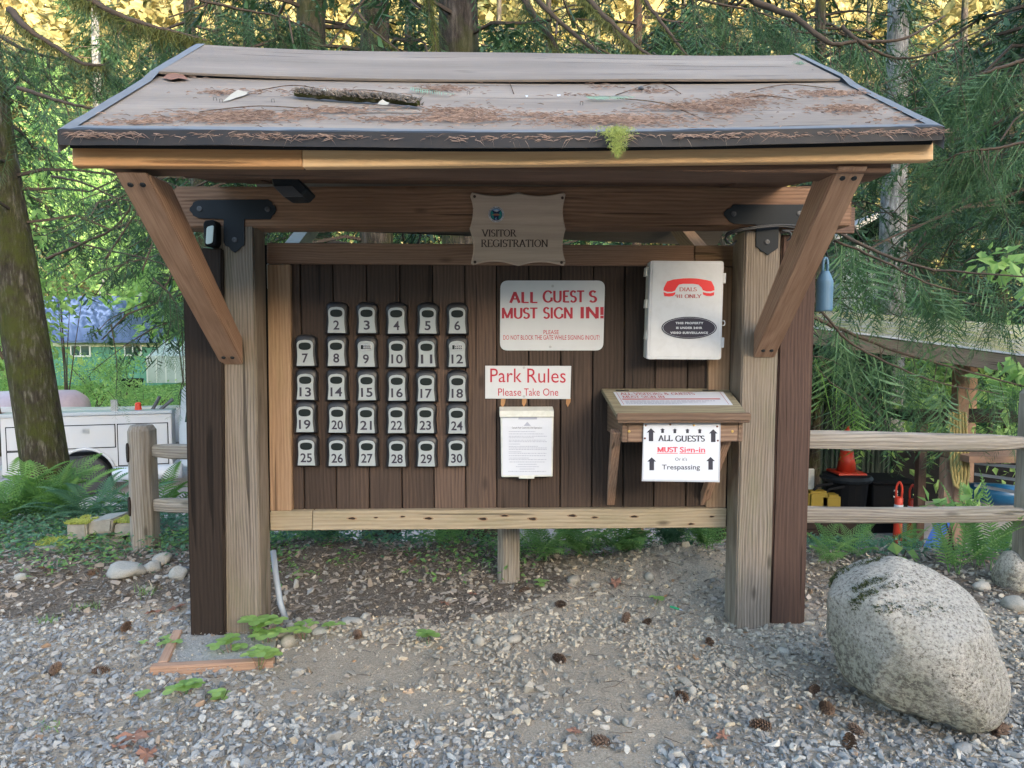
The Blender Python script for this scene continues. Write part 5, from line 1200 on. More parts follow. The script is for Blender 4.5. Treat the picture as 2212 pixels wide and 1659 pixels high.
dG = 38.; t = thing('greenhouse', 'low white plastic covered greenhouse right of the green house', 'greenhouse', (W(358, 815, dG).x, dG, Hg(-20, 38)), frame='W')
pa, pb_ = W(318, 815, dG), W(440, 815, dG); zt0 = W(0, 770, dG).z; zpk = W(0, 738, dG+2).z; MP = plain('milky_plastic_film', (.38, .42, .39), .4, dirt=.3, dscale=2.)
for k in range(6):
    x0 = pa.x+(pb_.x-pa.x)*k/6; x1 = pa.x+(pb_.x-pa.x)*(k+1)/6
    MB().box((x0+.03, dG, pa.z-.3), (x1-.03, dG+.02, zt0)).build('panel', MP, t)
    m = MB(); m.hexa([(x0+.03, dG, zt0), (x1-.03, dG, zt0), (x1-.03, dG+2, zpk), (x0+.03, dG+2, zpk), (x0+.03, dG, zt0+.03), (x1-.03, dG, zt0+.03), (x1-.03, dG+2, zpk+.03), (x0+.03, dG+2, zpk+.03)]); m.build('roof_panel', MP, t)
    MB().box((x0-.03, dG-.01, pa.z-.3), (x0+.03, dG+.03, zt0+.02)).build('rib', MT['offwhite'], t)
MB().box((pa.x, dG+3.9, pa.z-.3), (pb_.x, dG+4, zt0)).build('rear_wall', MP, t)
p = W(282, 825, 30); t = thing('black_tub', 'black plastic tub on the grass before the green house', 'tub', (p.x, 30, p.z-.25), frame='L'); m = MB(); m.lathe((0, 0, 0), [(.42, 0), (.5, .35), (.53, .38), (.47, .37), (.4, .05)], 20); m.build('tub', MT['black'], t)
# ------------------------------------------------------------------ open shed with mossy roof, right
SH = thing('open_shed', 'open fronted shed with moss grown sheet roof behind the right fence', 'shed', (6, 8.8, Hg(6, 9)), frame='W')
zs = Hg(6, 9); e0, e1 = W(1700, 700, 8.6), W(2290, 778, 7.6); r0_, r1_ = W(1700, 664, 13), W(2330, 712, 12.5)
m = MB(); m.hexa([e0-Vector((0, 0, .06)), e1-Vector((0, 0, .06)), r1_-Vector((0, 0, .06)), r0_-Vector((0, 0, .06)), e0, e1, r1_, r0_])
mroof, nt, b = newmat('mossy_sheet_roof'); tc = nt.nodes.new('ShaderNodeTexCoord').outputs['Object']
n1 = N(nt, 'TexNoise', None, Vector=tc, Scale=4., Detail=9., Roughness=.75).outputs[0]; n2 = N(nt, 'TexNoise', None, Vector=tc, Scale=19., Detail=7., Roughness=.8).outputs[0]
c = ramp(nt, n1, [(.4, (.60, .55, .50)), (.48, (.5, .44, .27)), (.58, (.42, .42, .11)), (.7, (.52, .5, .17))]); c = mixc(nt, ramp(nt, n2, [(.55, gr(0)), (.63, gr(.8))]), c, (.12, .07, .045))
setp(nt, b, Base_Color=c, Roughness=.95); bump(nt, b, mth(nt, 'ADD', n1, n2), 1., .05)
m.build('roof', mroof, SH)
m = MB(); dn = Vector((0, 0, .20)); bk = Vector((0, .05, 0)); f0, f1 = e0+Vector((0, -.03, .0)), e1+Vector((0, -.03, .0))
m.hexa([f0-dn, f1-dn, f1-dn+bk, f0-dn+bk, f0-Vector((0, 0, .012)), f1-Vector((0, 0, .012)), f1+bk-Vector((0, 0, .012)), f0+bk-Vector((0, 0, .012))]); m.build('fascia_board', MT['post'], SH, L=(f1-f0))
m = MB(); m.hexa([f0-Vector((0, .02, .010)), f1-Vector((0, .02, .010)), f1+Vector((0, .06, -.010)), f0+Vector((0, .06, -.010)), f0+Vector((0, -.02, .012)), f1+Vector((0, -.02, .012)), f1+Vector((0, .06, .012)), f0+Vector((0, .06, .012))]); m.build('edge_strip', MT['white'], SH)
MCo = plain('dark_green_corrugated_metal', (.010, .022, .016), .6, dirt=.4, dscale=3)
xw0, xw1 = 3.6, W(1930, 800, 12.3).x; zb2, zt2 = zs-.1, e0.z-.1; V = []; Fc = []; n = 110
for i in range(n+1):
    x = xw0+(xw1-xw0)*i/n; y = 12.3+.016*math.sin(i*1.9); V += [(x, y, zb2), (x, y, zt2+.15)]
for i in range(n): Fc.append((2*i, 2*i+2, 2*i+3, 2*i+1))
m = MB(); m.add(V, Fc); m.build('corrugated_wall', MCo, SH, normals=False)
MB().box((3.4, 8.9, zb2), (3.5, 12.3, zt2)).build('side_wall', MT['dark_post'], SH, L=VY)
xw2 = W(1935, 800, 12.3).x; MB().box((xw2, 12.3, zb2), (10., 12.4, zb2+1.2)).build('back_wall', MT['black'], SH, L=VX)  # black colour stands in for the shade deep inside the shed
for u, y in ((2080, 8.9), (2270, 8.1), (1690, 8.9), (2100, 12.2)):
    x = W(u, 900, y).x; MB().box((x-.07, y, zb2), (x+.07, y+.14, e1.z-.05)).build('post', MT['brace'], SH, L=VZ, tint=-.2)
# work bench and shelf in the shed
a, b_ = W(1960, 885, 9.6), W(2300, 905, 9.4)
t = thing('work_bench', 'brown timber work bench inside the shed behind the top rail', 'bench', (a.x, 9.5, zs), frame='W')
MB().box((a.x, 9.4, b_.z-.05), (b_.x, 10.2, b_.z+.06)).build('top', MT['dark_post'], t, L=VX)
for x in (a.x+.1, b_.x-.3): MB().box((x, 9.45, zs), (x+.1, 9.55, b_.z-.05)).build('leg', MT['soffit'], t, L=VZ)
t = thing('work_bench', 'lower timber bench with braced leg behind the right end of the fence', 'bench', (W(2080, 1100, 9.).x, 9., zs), frame='W')
a, b_ = W(2050, 990, 9.), W(2300, 1000, 8.6); MB().box((a.x, 8.6, b_.z), (b_.x, 9.2, b_.z+.08)).build('top', MT['brace'], t, L=VX, tint=-.2); MB().box((W(2075, 0, 9).x, 8.95, zs), (W(2098, 0, 9).x, 9.07, b_.z)).build('leg', MT['brace'], t, L=VZ)
# cone on a bin, bins, cans, posts, bucket, hose, beam
pc = W(1828, 1022, 10.2); t = thing('garbage_bin', 'black lidded garbage bin marked 3 under the traffic cone in the shed', 'bin', (pc.x, 10.2, zs), frame='L')
hb = pc.z-zs
m = MB(); m.lathe((0, 0, 0), [(.24, 0), (.30, hb-.12), (.31, hb-.1)], 20); m.build('body', MT['black'], t, smooth=False); m = MB(); m.lathe((0, 0, 0), [(.34, hb-.1), (.36, hb-.06), (.33, hb-.02), (.15, hb)], 20); m.build('lid', MT['iron'], t, smooth=False)
t = thing('garbage_bin', 'tall black wheeled bin with a white number 3 in the shed', 'bin', (W(1905, 1100, 10.4).x, 10.4, zs), frame='L')
m = MB(); m.hexa([(-.26, -.25, 0), (.26, -.25, 0), (.26, .25, 0), (-.26, .25, 0), (-.31, -.3, hb-.15), (.31, -.3, hb-.15), (.31, .3, hb-.15), (-.31, .3, hb-.15)]); m.build('body', MT['black'], t, bevel=.02)
MB().box((-.33, -.33, hb-.15), (.33, .33, hb-.09)).build('lid', MT['black'], t, bevel=.02)
V, Fc = glyphmesh('3', .02); m = MB(); m.add([Vector((-.02+v_.x*.16, -.33, .55+v_.y*.16)) for v_ in V], Fc); m.build('number', MT['offwhite'], t, normals=False)
t = thing('traffic_cone', 'orange red traffic cone with white collar standing on the bin lid', 'traffic cone', (pc.x, 10.2, pc.z), frame='L')
m = MB(); m.hexa([(-.21, -.21, 0), (.21, -.21, 0), (.21, .21, 0), (-.21, .21, 0), (-.2, -.2, .035), (.2, -.2, .035), (.2, .2, .035), (-.2, .2, .035)]); m.build('base', MT['orange'], t, bevel=.01)
m = MB(); m.lathe((0, 0, .035), [(.135, 0), (.085, .30)], 24); m.build('cone', MT['orange'], t, smooth=True); m = MB(); m.lathe((0, 0, .335), [(.085, 0), (.055, .20)], 24); m.build('collar', MT['offwhite'], t, smooth=True); m = MB(); m.lathe((0, 0, .535), [(.055, 0), (.03, .16)], 24); m.build('tip', MT['orange'], t, smooth=True)
def delineator(u, v0, d, lab, first=None):
    p = W(u, v0, d); h = p.z-zs; o = thing('delineator_post', lab, 'marker post', (p.x, d, zs), 'orange delineator posts behind the fence', 'L')
    m = MB(); m.lathe((0, 0, 0), [(.17, 0), (.16, .03), (.08, .05)], 20); m.build('base', MT['black'], o)
    zz2 = h-.20; m = MB(); m.lathe((0, 0, 0), [(.062, .04), (.05, zz2-.3), (.05, zz2-.02), (.035, zz2)], 18); m.build('tube', MT['orange'], o, smooth=True)
    for k, hh in enumerate((zz2-.22, zz2-.55)):
        m = MB(); m.lathe((0, 0, 0), [(.0535, hh), (.0535, hh+.12)], 18); m.build('reflective_band', MT['white'], o, smooth=True)
    m = MB(); m.tube(smooth_path([Vector(q) for q in ((-.035, 0, zz2-.02), (-.037, 0, zz2+.12), (0, 0, zz2+.19), (.037, 0, zz2+.12), (.035, 0, zz2-.02))]), .014, 8); m.build('loop_handle', MT['orange'], o, smooth=True)
delineator(1943, 1040, 9.1, 'nearer orange delineator post with white band and loop handle'); delineator(1972, 1046, 9.6, 'right hand orange delineator post standing a little farther back')
p = W(1965, 1140, 9.9); t = thing('bucket', 'pale plastic bucket between the orange posts', 'bucket', (p.x, 9.9, zs), frame='L'); m = MB(); m.lathe((0, 0, 0), [(.15, 0), (.18, .36), (.19, .37), (.165, .36)], 20); m.build('body', MT['greyink'], t, smooth=False)
m = MB(); m.tube([(-.18, 0, .33), (0, -.1, .2), (.18, 0, .33)], .005, 6); m.build('handle', MT['steel'], t)
for u, v, lab in ((1765, 1078, 'yellow fuel can with black spout beside the bin'), (1790, 1085, 'second yellow fuel can nearer the white frame')):
    p = W(u, v, 9.6); t = thing('fuel_can', lab, 'fuel can', p-Vector((0, 0, .18)), 'yellow fuel cans in the shed', 'L'); m = MB(); m.box((-.15, -.1, 0), (.13, .1, .3)); m.build('body', plain('yellow_plastic', (.22, .15, .012), .5), t, bevel=.03, seg=2)
    m = MB(); m.tube([(-.05, 0, .3), (.0, 0, .36), (.2, -.02, .40)], .02, 8); m.build('spout', MT['black'], t); 
a = W(1777, 1105, 9.9); t = thing('crate', 'dark wooden crate supporting the yellow fuel cans', 'crate', (a.x, 9.7, zs), frame='W')
MB().box((a.x-.45, 9.45, zs), (a.x+.3, 10., W(1777, 1080, 9.6).z-.18)).build('box', MT['dark_post'], t, L=VX)
t = thing('steel_beam', 'blue painted steel beam leaning in the shed behind the ferns', 'beam', W(1990, 1215, 8.2), frame='W')
a, b_ = W(2005, 1212, 8.2), W(2062, 1085, 9.2); dx = Vector((.09, 0, 0)); dy = Vector((0, .07, .03)); m = MB(); m.hexa([a-dx, a+dx, a+dx+dy, a-dx+dy, b_-dx*.8, b_+dx*.8, b_+dx*.8+dy, b_-dx*.8+dy]); m.build('web', plain('blue_steel_paint', (.05, .13, .42), .35, dirt=.4), t, bevel=.01)
t = thing('hose', 'yellow grey hose hanging in loops from the shed bench', 'hose', W(2062, 975, 8.9), frame='W')
for k in range(4):
    x0 = 2052+k*7; m = MB(); m.tube(smooth_path([W(x0, 890, 8.88), W(x0+2, 985, 8.85-.02*k), W(x0+6, 1030+k*8, 8.82), W(x0+13, 1050+k*4, 8.8), W(x0+19, 1020, 8.82), W(x0+16, 960, 8.86), W(x0+12, 890, 8.9)]), .017, 8); m.build('loop', plain('yellowed_rubber_hose', (.36, .28, .10), .6), t, smooth=True)
m = MB(); m.tube([W(2072, 890, 8.85), W(2073, 985, 8.84), W(2076, 1085, 8.82), W(2080, 1110, 8.8)], .017, 8); m.build('tail', MT['brass'] if False else t.children[0].data.materials[0], t, smooth=True)
t = thing('kayak', 'bright blue plastic kayak lying under the shed bench', 'kayak', W(2130, 1060, 9.4), frame='W'); m = MB(); m.tube([W(2088, 1050, 9.6), W(2105, 1062, 9.5), W(2150, 1068, 9.3), W(2230, 1072, 9.2)], [.06, .13, .15, .12], 14); m.build('hull', plain('blue_kayak_plastic', (.012, .10, .22), .3), t, smooth=True)
for k in range(3):
    a, b_ = W(2105, 1000+k*24, 8.8), W(2260, 1015+k*30, 8.3)
    m = MB(); m.tube([a, b_], .02, 6)
    o = m.build('metal_shelf_bar', MT['steel'], None); setprops(o, ('silver ladder rail on top under the shed bench', 'silver shelf bar under the ladder rail in the shed', 'lowest silver bar in the shed behind the fern')[k], 'metal bar', 'metal bars stored in the shed')
a = W(2060, 1232, 5.9); t = thing('gutter', 'white plastic gutter length lying among the ferns behind the boulder', 'gutter', a, frame='W'); m = MB(); m.tube([a, a+Vector((.36, .1, -.06))], .035, 6); m.build('channel', MT['white'], t)
p = W(1768, 1170, 10.0); t = thing('plastic_chair', 'white plastic chair in the shed seen under the lower rail', 'chair', (p.x-.15, 10., zs), frame='L')
for x in (-.25, .22):
    for y in (0, .4): m = MB(); m.tube([(x*1.1, y, 0), (x, y, .42)], [.028, .035], 6); m.build('leg', MT['offwhite'], t)
MB().box((-.28, -.03, .42), (.26, .45, .45)).build('seat', MT['offwhite'], t, bevel=.01); MB().box((-.27, .42, .45), (.25, .45, .9)).build('backrest', MT['offwhite'], t, bevel=.01)
# pale gabled outbuilding behind the shed
t = thing('outbuilding', 'pale grey gabled outbuilding rising behind the mossy shed roof', 'building', (W(1870, 700, 17).x, 17, Hg(8, 17)), frame='W')
def wp(u, v, d=17.): return W(u, v, d)
q = [wp(1810, 760), wp(1985, 760), wp(1985, 590), wp(1905, 505), wp(1820, 545)]; m = MB(); m.prism([(p.x, p.z) for p in q], 17, 21); m.build('wall', plain('pale_grey_siding', (.40, .45, .43), .6, dirt=.3, dscale=2), t)
for k in range(9):
    x = wp(1815+k*18, 700).x; MB().box((x, 16.97, wp(0, 760).z), (x+.03, 16.999, wp(0, 600).z)).build('batten', t.children[0].data.materials[0], t)
for (ua, va, ub, vb) in ((1790, 530, 1902, 468), (1902, 468, 2000, 600)):
    a, b_ = wp(ua, va, 16.4), wp(ub, vb, 16.4); m = MB(); up2 = Vector((0, 0, .12)); bk = Vector((0, 5, 0)); m.hexa([a, b_, b_+bk, a+bk, a+up2, b_+up2, b_+up2+bk, a+up2+bk]); m.build('roof', plain('grey_metal_roof', (.42, .42, .43), .4, metal=.2, dirt=.4, dscale=2) if ua < 1900 else MT['flash'], t)
# ------------------------------------------------------------------ foliage
def tpl_spray(nb, ang=48, sub=True, wid=.05, curl=.25, taper=.75, L0=.42):
    """flat cedar spray along +X, length 1: alternate side shoots, each with toothed edges"""
    V = []; Fc = []
    def tri(a, b, c): n = len(V); V.extend([a, b, c]); Fc.append((n, n+1, n+2))
    def z(x, y): return -curl*x*x*.5-abs(y)*.25
    pts = [(i/nb) for i in range(nb+1)]
    tri((0, -.006, z(0, 0)), (0, .006, z(0, 0)), (.98, 0, z(.98, 0)))
    r = random.Random(nb)
    for i in range(1, nb):
        x = i/nb
        for sd_ in (-1, 1):
            x0 = x+(.5/nb if sd_ > 0 else 0); L = L0*(1-x0)**taper*(.85+.3*r.random())*min(1, x0*4+.35); a = R(ang+r.uniform(-6, 6)-x0*8)
            dx, dy = math.cos(a)*L, math.sin(a)*L*sd_; nx_, ny_ = -math.sin(a)*sd_, math.cos(a)
            w_ = wid*(1-x0*.5)
            def pt(f, o): return (x0+dx*f+nx_*o*sd_*-1, dy*f+ny_*o*sd_, z(x0+dx*f, dy*f))
            if not sub: tri(pt(0, -w_*.35), pt(.35, w_*.5), pt(1, 0)); tri(pt(0, -w_*.35), pt(1, 0), pt(.45, -w_*.5)); continue
            tri(pt(0, -w_*.36), pt(.1, w_*.36), pt(1, 0)); tri(pt(.1, w_*.3), pt(.0, -w_*.2), pt(.8, -w_*.1))
            for k in range(3):
                f = .18+.25*k
                for o in (-1, 1): tri(pt(f-.06, 0), pt(f+.16, 0), pt(f+.28, o*w_*(1.35-.3*k)))
    return np.array(V, float), np.array(Fc)
def tpl_fern(nb, wid=.20, sub=False, droop=.9, lw=.02):
    V = []; Fc = []
    def add(*p): n = len(V); V.extend(p); return n
    def C(x): return (x*(1-.18*x*x*droop), 0, .55*x-.62*droop*x*x)      # arching rachis
    N_ = 14
    for i in range(N_):
        a, b_ = C(i/N_), C((i+1)/N_); w0 = .006*(1-i/N_)+.001
        n = add((a[0], -w0, a[2]), (a[0], w0, a[2]), (b_[0], w0*.9, b_[2]), (b_[0], -w0*.9, b_[2])); Fc.extend([(n, n+1, n+2), (n, n+2, n+3)])
    for i in range(nb):
        x = .12+.87*i/nb; c_ = C(x); c2 = C(min(x+.03, 1)); tx, tz = c2[0]-c_[0], c2[2]-c_[2]; l = math.hypot(tx, tz) or 1; tx /= l; tz /= l
        L = wid*math.sin(math.pi*min(1, (x*.86+.14))**.8)**.75*(1-x**6); 
        for sd_ in (-1, 1):
            h = L; a = R(72-25*x)
            dx, dy = math.cos(a)*h, math.sin(a)*h*sd_
            b0 = (c_[0]-tx*lw*.5, 0, c_[2]-tz*lw*.5); b1 = (c_[0]+tx*lw*.5, 0, c_[2]+tz*lw*.5)
            mid = (c_[0]+tx*(dx*.5+lw*.55), dy*.55, c_[2]+tz*dx*.5+.01); tip = (c_[0]+tx*dx*1.05, dy, c_[2]+tz*dx-.10*h)
            mid2 = (c_[0]+tx*(dx*.5-lw*.35), dy*.55, c_[2]+tz*dx*.5)
            n = add(b0, b1, mid, tip, mid2); Fc.extend([(n, n+1, n+2), (n, n+2, n+4), (n+4, n+2, n+3)])
            if sub:
                for k in range(4):
                    f = .2+.2*k
                    for o in (-1, 1):
                        p = (c_[0]+tx*(dx*f), dy*f, c_[2]+tz*dx*f-.1*h*f*f); q = (c_[0]+tx*(dx*(f+.12)+o*L*.16), dy*(f+.14), p[2]-.01); s_ = (p[0]+tx*.012, p[1]+dy*.08, p[2])
                        n = add(p, s_, q); Fc.append((n, n+1, n+2))
    return np.array(V, float), np.array(Fc)
T_NEAR = [tpl_spray(13, 50, False, wid=.052, L0=.36), tpl_spray(12, 56, False, wid=.058, L0=.38), tpl_spray(14, 46, False, wid=.048, L0=.34), tpl_spray(12, 48, wid=.06, L0=.36)]
T_MID = [tpl_spray(6, 50, False, .26, L0=.32), tpl_spray(5, 58, False, .32, L0=.36)]
T_FAR = [(np.array([(0, -.02, 0), (.45, .22, -.05), (1, 0, -.2), (.4, -.25, -.08), (.2, .35, -.1), (.75, -.3, -.15), (.7, .28, -.2)], float), np.array([(0, 1, 2), (0, 2, 3), (0, 4, 1), (3, 2, 5), (1, 6, 2)]))]
def inview(P, mar=1.25, top=1.35):
    d = np.maximum(P[:, 1], .1); u = P[:, 0]/d/.72; v = (P[:, 2]-EYE)/d
    return (np.abs(u) < mar) & (v < (733/F)*top)
class Leaves:
    def __init__(s): s.P = []; s.D = []; s.U = []; s.S = []; s.T = []
    def add(s, p, d, u, sc, t): s.P.append(p); s.D.append(d); s.U.append(u); s.S.append(sc); s.T.append(t)
    def build(s, name, tpls, mat, parent=None, cull=True, mar=1.25, kind=None, top=1.35):
        P, D, U = (np.array([list(q) for q in a], float) for a in (s.P, s.D, s.U)); Sc = np.array(s.S); T = np.array(s.T)
        if cull:
            k = inview(P, mar, top); P, D, U, Sc, T = P[k], D[k], U[k], Sc[k], T[k]
        if len(P) == 0: return None
        X, Y, Z = frames(D, U); parts = []
        for i, (tv, tf) in enumerate(tpls):
            sel = np.arange(len(P)) % len(tpls) == i
            if sel.any(): parts.append(scatter(tv, tf, P[sel], X[sel], Y[sel], Z[sel], Sc[sel], T[sel]))
        V, Fc, tt = join(parts); tt = np.clip(tt+rng.normal(0, .05, len(tt)), 0, 1)
        o = npmesh(name, V, Fc, mat, tt, parent)
        if kind: o['kind'] = kind
        return o
def rv(s=1.): return Vector((random.gauss(0, s), random.gauss(0, s), random.gauss(0, s)))
def trunk_mb(base, top, r0, r1, n=16, seg=14, bend=.05, flare=.0, jit=.05):
    base, top = Vector(base), Vector(top); pts = []; rad = []
    ph = random.uniform(0, 6); s_ = (top-base).length
    for i in range(n+1):
        t = i/n; p = base.lerp(top, t); p.x += bend*math.sin(t*4+ph)-bend*math.sin(ph); p.y += bend*.5*math.sin(t*3+ph); pts.append(p)
        rad.append((r0+(r1-r0)*t)*(1+flare*math.exp(-t*s_*3.0))*(1+.04*math.sin(t*20+ph)))
    m = MB(); m.tube(pts, rad, seg, jit=jit); return m, pts
def conifer(label, u, d, hb=None, H=13., r0=.2, z0=1.6, z1=8., Rb=2.4, nbr=46, sp=9, size=.42, bark='bark', leaf='cedar', tb=.4, tpl=None, lean=(0, 0), droop=.5, cat='tree', group='conifers standing around the shelter', face=None, flare=.3, mar=1.25, hang=.5, ydepth=None):
    x = W(u, 733, d).x; zb = Hg(x, d) if hb is None else hb; base = Vector((x, d, zb-.1)); top = Vector((x+lean[0], d+lean[1], zb+H))
    t = thing('conifer_tree', label, cat, (x, d, zb), group, 'W')
    m, pts = trunk_mb(base, top, r0, r0*.35, flare=flare); m.build('trunk', MT[bark], t, smooth=True)
    Lv = Leaves(); tb_m = MB()
    for i in range(nbr):
        f = (i+random.random())/nbr; z = z0+(z1-z0)*f+EYE*0; k = (z+.1)/H; c_ = base.lerp(top, min(max(k, 0), 1)); 
        az = random.uniform(0, 2*math.pi) if face is None else random.gauss(face, 1.0)
        L = Rb*(random.uniform(.65, 1.1))*(1-.45*f); dr = Vector((math.cos(az), math.sin(az), 0)); P = []
        for j in range(7):
            s_ = j/6; P.append(c_+dr*L*s_+Vector((0, 0, L*(.16*s_-droop*s_*s_)))+rv(.07)*s_)
        if not inview(np.array([list(P[3])]), mar+.3, 1.7)[0]: continue
        tb_m.tube(P, [.018*(1-j/7.5)*(Rb/2.4)*random.uniform(.7, 1.2)+.003 for j in range(7)], 4, cap=False)
        nsp = int(sp*L/Rb*2.4)
        for q in range(nsp):
            s_ = random.uniform(.12, 1)**.8; jj = min(int(s_*6), 5); p = P[jj].lerp(P[jj+1], s_*6-jj); td = (P[jj+1]-P[jj]).normalized()
            sd_ = random.choice((-1, 1)); lat = td.cross(Vector((0, 0, 1))).normalized()*sd_
            dd = (td*random.uniform(.2, .9)+lat*random.uniform(.3, 1.)+Vector((0, 0, -hang*random.uniform(.2, 1.8)))).normalized()
            Lv.add(p+rv(size*.12), dd, Vector((0, 0, 1))+rv(.35), size*random.uniform(.6, 1.25)*(1.1-.4*s_), min(1, max(0, tb+random.gauss(0, .16)+.25*(s_-.5))))
    if tb_m.V: 
        o = tb_m.build('branches', MT['twig'], t, normals=False)
    Lv.build('crown', tpl or T_MID, MT[leaf], t, mar=mar)
    return t, pts
# the mossy tree at the left, with its boughs
tl, ptsl = conifer('mossy grey trunked tree leaning at the left edge of the view', 110, 5.3, hb=-.55, H=7.6, r0=.178, z0=2.5, z1=3.9, Rb=1.6, nbr=12, sp=12, size=.28, bark='bark_moss', leaf='cedar', tb=.5, tpl=T_NEAR, lean=(-.62, 0), droop=.30, flare=.25, hang=.9)
conifer('thick cedar trunk left of the ridge with hanging green sprays', 684, 6.3, r0=.165, z0=2.3, z1=5.6, Rb=2.3, nbr=34, sp=15, size=.36, tpl=T_NEAR[:1]+T_MID, tb=.35, H=13)
conifer('second cedar trunk behind the roof left of the broad pale one', 822, 5.75, r0=.15, z0=2.5, z1=5.2, Rb=2.1, nbr=26, sp=14, size=.34, tpl=T_NEAR[:1]+T_MID, tb=.35, H=13)
conifer('broad furrowed cedar trunk above the middle of the roof ridge', 1010, 5.3, r0=.175, z0=2.6, z1=5.2, Rb=1.8, nbr=18, sp=13, size=.34, tpl=T_NEAR[:1]+T_MID, tb=.35, H=13, flare=.7)
conifer('slim reddish trunk right of the ridge middle', 1385, 8.2, r0=.07, z0=3., z1=7., Rb=2.0, nbr=40, sp=13, size=.42, bark='bark_red', tb=.3, H=11)
conifer('dark conifer filling the sky right of the ridge middle', 1560, 9.8, r0=.12, z0=2.5, z1=7.6, Rb=2.7, nbr=84, sp=15, size=.5, tb=.3)
conifer('conifer behind the right end of the roof ridge', 1760, 12., r0=.14, z0=2.5, z1=8.6, Rb=2.7, nbr=76, sp=15, size=.55, tb=.3)
conifer('pale barked tall tree behind the mossy shed roof', 1925, 14.5, r0=.30, z0=3.5, z1=9.6, Rb=2.2, nbr=34, sp=12, size=.6, bark='bark_pale', tb=.45, H=17)
conifer('dense bluish fir at the right edge behind the shed', 2150, 16., r0=.2, z0=.8, z1=10., Rb=2.9, nbr=120, sp=20, size=.6, leaf='cedar_blue', tb=.5)
conifer('bluish fir between the pale tree and the right edge', 2050, 20., r0=.2, z0=.8, z1=11., Rb=3.1, nbr=120, sp=20, size=.75, leaf='cedar_blue', tb=.45)
conifer('nearer dark cedar overhanging the right side from outside', 2360, 7.0, r0=.2, z0=4.0, z1=6.5, Rb=3.0, nbr=90, sp=18, size=.46, tb=.35, mar=1.35, tpl=T_NEAR[:1]+T_MID)
conifer('far conifer left of the first cedar trunk', 560, 14., r0=.14, z0=3.2, z1=9.2, Rb=2.9, nbr=84, sp=15, size=.6, tb=.3)
conifer('far conifer behind the left rake of the roof', 438, 10.5, r0=.12, z0=3.5, z1=7.4, Rb=2.5, nbr=36, sp=14, size=.5, tb=.35)
conifer('pale barked conifer rising behind the blue roofed house', 232, 56., r0=.55, z0=13., z1=28., Rb=6., nbr=60, sp=15, size=1.9, bark='bark_pale', tb=.45, H=34)
conifer('far conifer at the left edge beyond the mossy tree', -30, 17., r0=.2, z0=4.5, z1=10., Rb=3.2, nbr=80, sp=16, size=.7, tb=.4)
conifer('far conifer above the broad trunk', 900, 13., r0=.12, z0=3.6, z1=8.4, Rb=2.9, nbr=80, sp=15, size=.6, tb=.3)
conifer('far conifer in the gap right of the broad trunk', 1190, 17., r0=.14, z0=4., z1=10.4, Rb=3.0, nbr=40, sp=14, size=.7, tb=.45, leaf='cedar')
conifer('far conifer between the pale tree and the ridge end', 1680, 24., r0=.2, z0=1., z1=14., Rb=3.8, nbr=90, sp=15, size=.95, tb=.35, leaf='cedar_blue')
for u_, d_, z0_, nb_, lab_ in ((436, 24, 8., 60, 'distant conifer over the left rake of the roof'), (700, 21, 6.5, 110, 'distant conifer between the first two cedar trunks'), (1080, 23, 7.0, 120, 'distant conifer just right of the broad trunk'), (1290, 20, 6.2, 110, 'distant conifer between broad trunk and slim red one'),
                               (1460, 26, 7.5, 120, 'distant conifer right of the slim red trunk'), (1860, 28, 4., 90, 'distant conifer left of the pale tree'), (2210, 26, 2., 90, 'distant conifer beyond the bluish fir at the right edge'), (480, 19, 5.5, 100, 'distant conifer over the left third of the ridge')):
    conifer(lab_, u_, d_, r0=.16, z0=z0_, z1=d_*.50+1, Rb=.15*d_, nbr=nb_, sp=14, size=.045*d_, tb=.3, H=d_*.62+2)
# deciduous shrubs and small trees
def leaftpl(w_=.5): return (np.array([(0, 0, 0), (.35, -w_*.5, .05), (1, 0, -.12), (.35, w_*.5, .05)], float), np.array([(0, 1, 2), (0, 2, 3)]))
T_LEAF = [leaftpl(.55)]
def shrub(label, u, v, d, rx, rz_, n=900, size=.12, leaf='leafy', tb=.5, name='shrub', cat='shrub', group=None, stems=5, clumps=18, sky_=False):
    c_ = W(u, v, d); zb = Hg(c_.x, d); t = thing(name, label, cat, (c_.x, d, zb), group, 'W'); Lv = Leaves(); m = MB()
    cs = []
    for k in range(clumps):
        a = rv(1.).normalized()*random.random()**.4; q = c_+Vector((a.x*rx, a.y*rx*.8, a.z*rz_)); cs.append((q, random.uniform(.22, .42)*max(rx, rz_)))
    for k in range(stems):
        q = cs[k % len(cs)][0]; b0 = Vector((c_.x+random.uniform(-.12, .12)*rx, d+random.uniform(-.1, .1), zb-.05)); m.tube([b0, b0.lerp(q, .5)+rv(.05*rx), q], [.02*rx+.005, .014*rx+.003, .004], 5, cap=False)
    if stems: m.build('stem', MT['twig'], t, normals=False)
    for i in range(n):
        q, r_ = random.choice(cs); a = rv(1.).normalized()*r_*random.random()**.45; p = q+a
        if p.z < zb+.01: continue
        Lv.add(p, (a.normalized()+rv(.5)+Vector((0, 0, -.1))).normalized(), Vector((0, 0, 1))+rv(.5), size*random.uniform(.6, 1.3), min(1, max(0, tb+random.gauss(0, .2))))
    Lv.build('leaves', T_LEAF, MT[leaf], t); return t
shrub('bright green sapling rising behind the mossy trunk', 20, 560, 13, 1.1, 2.3, 1800, .17, tb=.5, name='sapling', cat='small tree', clumps=26)
shrub('light green small tree between the mossy trunk and the house roof', 130, 560, 24, 1.0, 1.3, 300, .24, tb=.6, name='sapling', cat='small tree')
shrub('pale green tree right of the house roof by the dark post', 400, 540, 30, 1.8, 4.0, 1500, .36, tb=.65, name='sapling', cat='small tree')
shrub('tall light green tree behind the house', 240, 520, 54, 9., 7., 3400, .75, tb=.6, name='broadleaf_tree', cat='tree', clumps=34)
